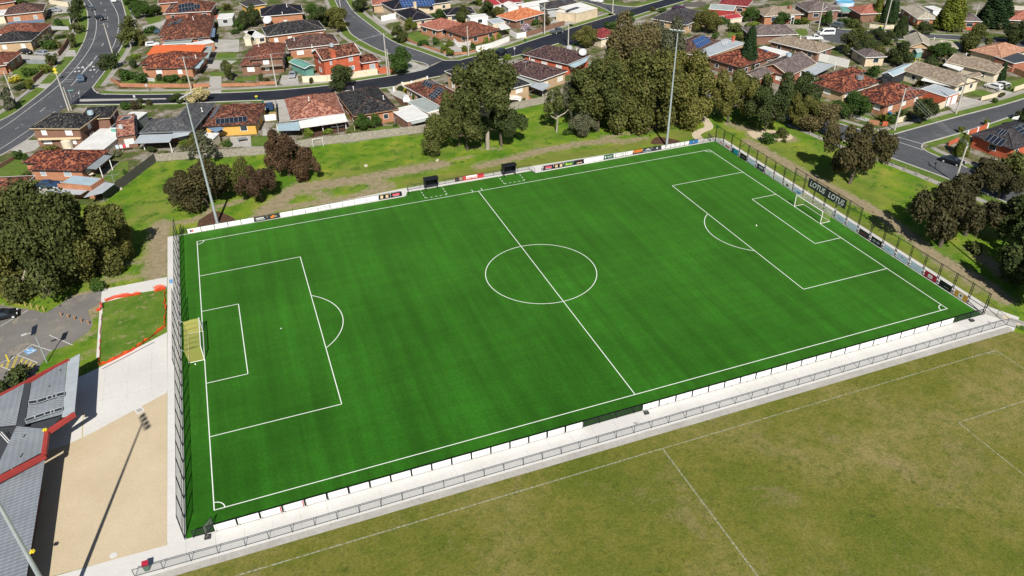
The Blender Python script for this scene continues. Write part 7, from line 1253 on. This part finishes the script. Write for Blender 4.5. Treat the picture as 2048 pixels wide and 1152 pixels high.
# street and garden trees
ST=[('small',(-87.2,212.4,6.5,2.9),'street tree on the left verge near the top of the curved road','leaf_dark'),('small',(-88.5,233.2,4.2,2.7),'street tree at the very top of the left verge','leaf_dark'),('small',(-85.8,196.4,3.2,2.4),'street tree beside the grey fence on the left verge','leaf_gum'),('small',(-85.5,178.0,4.2,1.9),'young street tree above the driveway on the left verge','leaf_gum'),('small',(-69.0,183.0,6.5,3.2),'street tree at the right kerb of the curved road','leaf_gum'),('small',(-73.0,149.4,5.3,2.7),'twin street tree at the right kerb above the junction','leaf_dark'),('small',(-75.2,148.9,2.6,2.0),'low street tree just left of the twin street tree','leaf_dark'),('small',(-95.4,122.3,5.4,2.3),'grey green street tree by the bent lamp pole','leaf_grey'),
('small',(-68.7,170.6,6.9,3.6),'loose garden tree beside the curved road wires','leaf_gum'),('small',(-67.1,179.0,3.9,2.6),'thin tree in front of the brown solar house','leaf_olive'),('round',(-14.5,104.8,5.9,4.1),'dense round street tree on the south kerb of the cross street','leaf_dark'),('round',(3.9,111.5,7.1,4.1),'round street tree on the corner island of the side street','leaf_green'),('round',(-5.2,164.3,6.7,4.6),'large dark garden tree halfway up the side street','leaf_olive'),('round',(-8.2,171.1,6.1,4.4),'dark green tree left of the large garden tree','leaf_dark'),('round',(-10.8,173.7,6.5,3.3),'green tree beside the black plain roof','leaf_green'),('round',(6.6,185.0,6.1,3.5),'round dark street tree at the top of the side street','leaf_dark'),('round',(10.8,141.9,4.9,3.3),'greyish street tree on the side street verge','leaf_gum'),('round',(17.1,154.4,3.8,2.1),'tall golden green shrub tree by the side street lawn','leaf_golden'),('round',(23.3,143.8,2.3,1.5),'dark small tree by the salmon roof house','leaf_dark'),('round',(35.4,155.7,5.5,3.0),'grey green tree above the salmon roof house','leaf_gum'),('round',(29.5,162.6,3.6,2.9),'dark fan leaved tree beside the black roof','leaf_green'),('small',(20.7,121.5,2.3,1.5),'small street tree on the corner verge','leaf_golden'),('round',(47.9,177.4,5.2,2.7),'bright green tree at the top edge','leaf_bright'),('round',(46.1,161.0,5.0,3.3),'dark tree right of the bright green tree','leaf_dark'),('round',(48.8,156.8,3.6,2.9),'olive tree beside the orange tile house','leaf_olive'),
('round',(61.8,114.6,5.8,4.6),'round olive street tree by the double crossarm pole','leaf_olive'),('small',(41.1,110.9,3.2,2.0),'grey green round shrub tree by the brown tiled house','leaf_grey'),('small',(59.5,140.7,3.5,2.1),'dark purple leaved tree in the orange house garden','leaf_acacia'),('small',(77.8,128.5,2.8,2.6),'light green tree on the south verge of the cross street','leaf_green'),('small',(86.1,132.9,3.2,2.7),'light green tree beside the grey solar house','leaf_green'),('small',(103.0,140.4,1.8,1.7),'green shrub tree at the corner of the grey solar house','leaf_green'),
('round',(102.5,112.2,6.7,4.3),'dark shaggy tree between the solar house and the barn','leaf_olive'),('round',(101.2,118.0,2.5,1.9),'bright green shrub tree beside the shaggy tree','leaf_bright'),('round',(109.9,114.1,3.4,2.4),'green bushy tree below the crimson barn','leaf_green'),('round',(122.8,117.7,4.4,2.9),'pale green garden tree beside the small white shed','leaf_green'),('small',(132.7,123.2,3.2,3.0),'white flowering tree at the top right of the barn','leaf_grey'),('round',(129.4,110.6,3.8,3.1),'bushy tree in front of the pale tan porch house','leaf_green'),('round',(142.9,104.6,4.4,2.7),'dark garden tree beside the campervan pole','leaf_green'),
('round',(128.7,75.0,7.1,4.2),'tall palm-like clump in the court garden, left','leaf_gum'),('round',(129.3,70.6,5.3,3.9),'palm-like clump in the court garden, right','leaf_dark'),('round',(130.5,68.0,3.8,3.2),'olive bushy tree behind the mottled roof','leaf_olive'),('small',(116.2,79.5,2.8,1.8),'lime green round shrub by the long tan house','leaf_bright'),('round',(145.0,84.7,3.3,2.5),'dark tree at the court kerb behind the palms','leaf_dark'),('round',(144.3,79.2,3.8,2.6),'dark tree beside the white parked things at the court','leaf_dark'),('round',(133.3,62.8,6.3,3.8),'dark green tree left of the orange gable','leaf_dark'),('round',(161.7,83.3,3.9,2.5),'dark round tree by the court driveway','leaf_dark'),('round',(145.5,60.4,5.0,3.6),'dark green tree in front of the beige gable house','leaf_green'),('small',(140.5,58.7,2.2,2.6),'low dark bush tree below the beige gable house','leaf_dark'),('round',(160.5,64.2,7.6,4.7),'round brown green gum by the court street','leaf_gum'),('round',(179.4,64.7,6.6,4.8),'dark round tree at the right edge by the court','leaf_dark'),('small',(187.7,79.2,2.7,2.1),'pale flowering tree beside the dark cypress','leaf_grey'),
('round',(93.0,35.4,6.4,4.3),'flat topped rounded tree in front of the mottled corner house','leaf_green'),('wide',(105.9,26.8,5.6,3.4),'street tree with dark crown on the right verge','leaf_dark'),('small',(109.8,19.3,1.7,0.8),'sapling with pale leaves on the right street verge, left','leaf_golden'),('small',(118.6,20.5,1.7,0.7),'sapling with pale leaves on the right street verge, right','leaf_golden'),('round',(128.3,19.1,3.2,2.0),'dark tree at the right edge by the charcoal roof','leaf_dark'),('round',(94.7,54.8,5.1,2.5),'dark tree beside the tan gable house','leaf_dark'),('small',(137.0,32.6,1.5,0.8),'young street tree in front of the two white cars','leaf_gum'),
('round',(-33.3,178.3,5.8,3.0),'dark green tree between the shed and the cream yard','leaf_dark'),('round',(-30.2,181.0,7.1,2.6),'dark tree at the side of the black plain roof','leaf_dark'),('round',(-35.4,176.5,3.5,2.2),'green tree beside the cream yard','leaf_green'),('small',(-44.1,188.7,2.0,1.5),'yellow green citrus tree by the brown solar roof','leaf_bright'),('round',(-65.5,209.3,4.2,3.7),'bushy garden tree below the top edge wires','leaf_green'),('round',(-69.5,221.3,5.2,3.4),'leafy tree at the top edge beside the curved road','leaf_green'),('round',(-61.9,210.0,3.8,2.3),'dark shrub tree left of the long solar row','leaf_dark'),('small',(-37.5,208.3,2.4,2.5),'olive garden tree right of the chimney','leaf_olive'),('round',(-41.7,124.6,5.2,2.0),'leafy palm like tree in front of the brown tiled house','leaf_gum'),
('round',(-14.8,74.3,3.6,2.2),'bright green round tree at the black roof verandah, left','leaf_green'),('round',(-11.8,73.7,3.4,1.7),'bright green round tree at the black roof verandah, right','leaf_green'),('round',(1.8,88.6,2.6,1.2),'dense dark hedge tree by the small white car','leaf_green'),('round',(-55.2,111.8,2.0,2.4),'grey green tree at the kerb beside the blossom tree','leaf_dark'),('round',(-50.3,108.5,3.8,2.8),'pale blossoming tree at the cross street kerb','leaf_blossom'),('round',(-51.6,76.3,3.8,2.7),'dense garden tree behind the grey paling fence','leaf_olive'),('round',(-49.8,76.2,2.7,1.7),'dark garden tree beside the white box shed','leaf_dark'),('small',(-61.1,78.8,1.5,1.2),'dark shrub tree under the white patio roof','leaf_dark'),('small',(-65.9,66.8,2.0,0.7),'small tree on the lawn by the dark paling fence','leaf_green'),('small',(-88.7,86.5,2.3,1.2),'leafy shrub at the lawn corner beside the wide road','leaf_green'),
('small',(-93.1,180.7,5.2,2.3),'grey green tree at the front of the black tile house','leaf_grey'),('small',(-89.6,160.3,3.2,2.5),'shrub tree at the end of the hatchback driveway','leaf_gum'),('round',(-93.1,138.7,2.5,1.6),'yellow green shrub tree below the front garden','leaf_golden'),('round',(-95.1,139.5,1.4,2.0),'dark shrub tree by the bent lamp pole','leaf_dark')]
for k,a,l,m in ST: T(k,m,a,l,group='garden and street trees')
SH=[(-112.7,252.7,2.2,3.8,'leafy shrubs behind the yellow fence panel','leaf_green'),(-92.6,207.0,2.8,1.4,'round shrub on the top left lawn','leaf_green'),(-91.1,192.2,0.9,1.8,'shrub beside the top left lawn edge','leaf_dark'),(-92.6,179.4,2.5,2.6,'dense shrubbery of the front garden, left','leaf_green'),(-90.5,179.6,2.2,1.9,'dense shrubbery of the front garden, right','leaf_olive'),(-94.6,152.3,2.0,2.1,'flower garden shrub below the white fence','leaf_green'),(-90.4,153.0,2.1,1.7,'flower garden shrub by the dark brick fence','leaf_golden'),(-97.9,146.6,1.8,1.7,'yellow flowering shrub on the left garden','leaf_yellow'),
(-67.2,157.9,1.2,1.7,'bright clipped shrub at the curved road corner','leaf_bright'),(-67.1,147.4,2.6,1.0,'slim shrub beside the concrete drive of the corner house','leaf_dark'),(-67.6,136.8,2.2,2.6,'dense shrubs in the corner garden, left','leaf_green'),(-69.5,140.5,2.0,1.3,'dark hedge at the corner garden kerb','leaf_dark'),(-64.4,131.7,2.2,2.2,'dense shrubs in the corner garden, right','leaf_green'),(-59.9,132.5,1.7,1.3,'shrub between the two white shutters','leaf_dark'),(-56.7,130.2,1.7,2.2,'shrub under the right shutter of the corner house','leaf_green'),(-52.8,128.5,1.4,1.5,'low shrub at the right front of the corner house','leaf_gum'),(-63.1,186.3,2.2,1.9,'garden shrub beside the blue car','leaf_green'),(-65.4,172.1,2.8,1.8,'brown flower shrub by the narrow drive','leaf_olive'),(-67.2,223.5,3.2,2.6,'shrub at the top edge beside the road','leaf_green'),(-37.2,173.4,1.6,1.3,'shrub on the cream yard','leaf_green'),(-24.4,132.8,2.0,1.4,'yellow green shrub beside the gazebo garage','leaf_bright'),(-33.6,121.1,1.7,1.0,'rose shrub in the brick planter, left','leaf_dark'),(-32.2,119.1,1.1,0.9,'rose shrub in the brick planter, right','leaf_acacia'),(-21.2,112.5,1.5,0.6,'young kerb shrub with red leaves','leaf_acacia'),(-8.4,174.0,1.0,0.9,'lemon tree ball by the black lichen roof','leaf_bright'),(-1.7,168.2,1.0,1.1,'low shrub at the side street pole','leaf_green'),
(16.6,135.7,1.5,2.0,'clipped hedge along the corner garden, left','leaf_green'),(20.1,135.4,1.8,1.6,'clipped hedge along the corner garden, right','leaf_green'),(20.4,125.5,1.8,1.4,'flowering shrub at the corner driveway','leaf_golden'),(23.4,131.6,1.5,1.8,'yellow hedge below the verandah','leaf_golden'),(26.1,123.5,1.8,1.1,'shrub beside the corner house pole','leaf_golden'),(29.6,126.5,1.5,1.0,'dark shrub at the end of the white wall','leaf_green'),(34.6,129.0,2.0,0.8,'first round shrub behind the long white wall','leaf_bright'),(37.5,131.3,1.7,0.8,'second round shrub behind the long white wall','leaf_bright'),(40.3,132.5,1.7,0.8,'third round shrub behind the long white wall','leaf_bright'),(51.6,137.6,2.2,1.9,'pale mauve flowering shrub behind the brown fence','leaf_mauve'),(56.7,143.3,1.6,1.4,'garden shrub under the orange roof','leaf_green'),(67.0,137.3,0.6,1.0,'low verge shrub by the grey ute','leaf_green'),(50.5,144.8,1.3,1.0,'shrub at the orange house corner','leaf_dark'),
(35.3,111.8,1.4,1.5,'bright tufted plant by the pale road sign','leaf_bright'),(66.2,113.8,1.5,1.4,'golden shrub beside the round olive tree','leaf_golden'),(1.0,95.1,1.2,0.8,'yellow flowering shrub by the curved pale wall','leaf_yellow'),(-0.1,97.7,1.1,1.1,'dark shrub behind the curved pale wall','leaf_dark'),(-23.0,74.4,1.2,1.1,'yellow green shrub against the paling fence, right','leaf_bright'),(-27.2,74.8,1.9,1.2,'yellow green shrub behind the dark acacia','leaf_bright'),(-18.4,73.1,0.7,0.6,'small yellow shrub by the paling fence','leaf_golden'),(-7.3,73.1,0.5,0.7,'low shrub by the pale clothes line','leaf_green'),(-45.2,76.1,1.2,1.2,'leafy shrub on the paved yard behind the fence','leaf_green'),(-54.2,79.9,1.4,1.5,'flowering shrub behind the grey paling fence','leaf_bright'),(-57.9,76.6,0.7,0.7,'low shrub on the patio of the slate house','leaf_green'),(-68.4,79.8,1.0,1.3,'white flowering shrub against the fence corner','leaf_grey'),(-69.2,82.2,0.8,1.0,'green shrub below the white carport','leaf_green'),(-82.8,88.8,1.4,1.6,'shrub between the brick house and the mottled roof','leaf_olive'),(-87.2,85.3,1.4,0.8,'yucca like shrub on the lawn corner','leaf_green'),(-85.4,73.5,1.7,1.2,'shrub under the left window of the mottled house','leaf_gum'),
(-67.5,111.1,1.7,1.4,'shrub at the cross street corner garden','leaf_green'),(-65.1,110.1,1.8,1.4,'brown garden shrub by the carport','leaf_acacia'),(-62.2,112.0,1.3,0.9,'red leaved shrub on the kerb garden','leaf_acacia'),(-64.3,114.5,1.3,0.7,'small shrub on the south kerb','leaf_dark'),
(0.6,66.4,1.7,1.9,'shrub behind the paling fence by the tall eucalypt','leaf_green'),(5.9,69.9,1.8,1.7,'leafy shrub below the long white strip','leaf_bright'),(6.5,63.9,2.0,1.9,'shrub between the eucalypt trunks','leaf_gum'),(25.8,75.1,1.5,0.8,'small shrub on the red paving','leaf_green'),
(134.5,109.7,1.6,1.5,'shrub beside the white porch columns','leaf_green'),(136.6,107.4,2.2,1.6,'round golden shrub in the porch garden','leaf_golden'),(149.0,103.1,1.9,2.6,'dense shrub in the court garden behind the wagon','leaf_green'),(147.9,98.3,2.5,2.2,'rounded shrub on the court lawn corner','leaf_gum'),(138.3,85.3,1.2,1.2,'orange flowering shrub at the court garden','leaf_yellow'),(111.9,81.4,2.0,1.3,'shrub in front of the long tan house','leaf_olive'),(117.5,61.1,1.9,1.2,'yellow shrub behind the mottled roof','leaf_bright'),(120.0,58.2,2.7,1.8,'leafy shrub beside the mottled roof','leaf_green'),(124.2,46.2,2.2,1.2,'shrub beside the white awning strip','leaf_olive'),(103.6,30.9,1.9,2.4,'flower bed shrub along the corner house side','leaf_dark'),(100.1,30.0,1.6,1.3,'shrub at the corner house porch','leaf_green'),(99.0,31.5,1.7,1.1,'garden shrub by the brick pier wall','leaf_golden'),(98.0,36.9,1.7,1.2,'dark shrub at the front of the corner house','leaf_dark'),(101.0,55.0,2.3,1.1,'shrub at the side of the mottled roof house','leaf_olive'),(112.1,110.5,2.2,2.8,'hedge below the crimson barn, right','leaf_gum'),(117.8,109.2,2.2,2.5,'hedge beside the grey back fence','leaf_bright'),(101.4,105.3,1.8,1.3,'shrub in the cypress garden','leaf_green'),(107.7,101.3,1.8,1.7,'shrub beside the red chimney','leaf_gum'),(78.9,77.9,1.1,0.9,'clipped shrub in front of the flat grey house','leaf_dark'),(79.9,76.5,0.9,0.7,'second clipped shrub in front of the flat grey house','leaf_dark'),(173.4,83.0,1.8,2.3,'shrub below the golden cypress','leaf_gum'),(143.0,36.9,1.5,1.2,'shrub below the white gable end','leaf_dark'),(132.6,30.6,1.1,0.7,'shrub at the end of the cream fence','leaf_green'),(95.2,1.1,0.5,0.9,'shrub by the charcoal roof house','leaf_gum'),(100.9,143.6,1.3,1.3,'dark shrub on the kerb by the grey solar house','leaf_acacia'),
(-76.5,-0.2,2.4,1.8,'dark shrub beside the hatched parking bay','leaf_dark'),(-78.6,-1.0,1.5,1.1,'dark shrub at the left edge of the car park','leaf_dark'),(-77.7,31.4,1.7,1.4,'low green undergrowth under the big trees, left','leaf_green'),(-68.2,21.8,1.7,1.3,'low green undergrowth under the big trees, right','leaf_green')]
for *a,l,m in SH: tree('bush',m,*a,l,group='garden shrubs',cat='shrub')
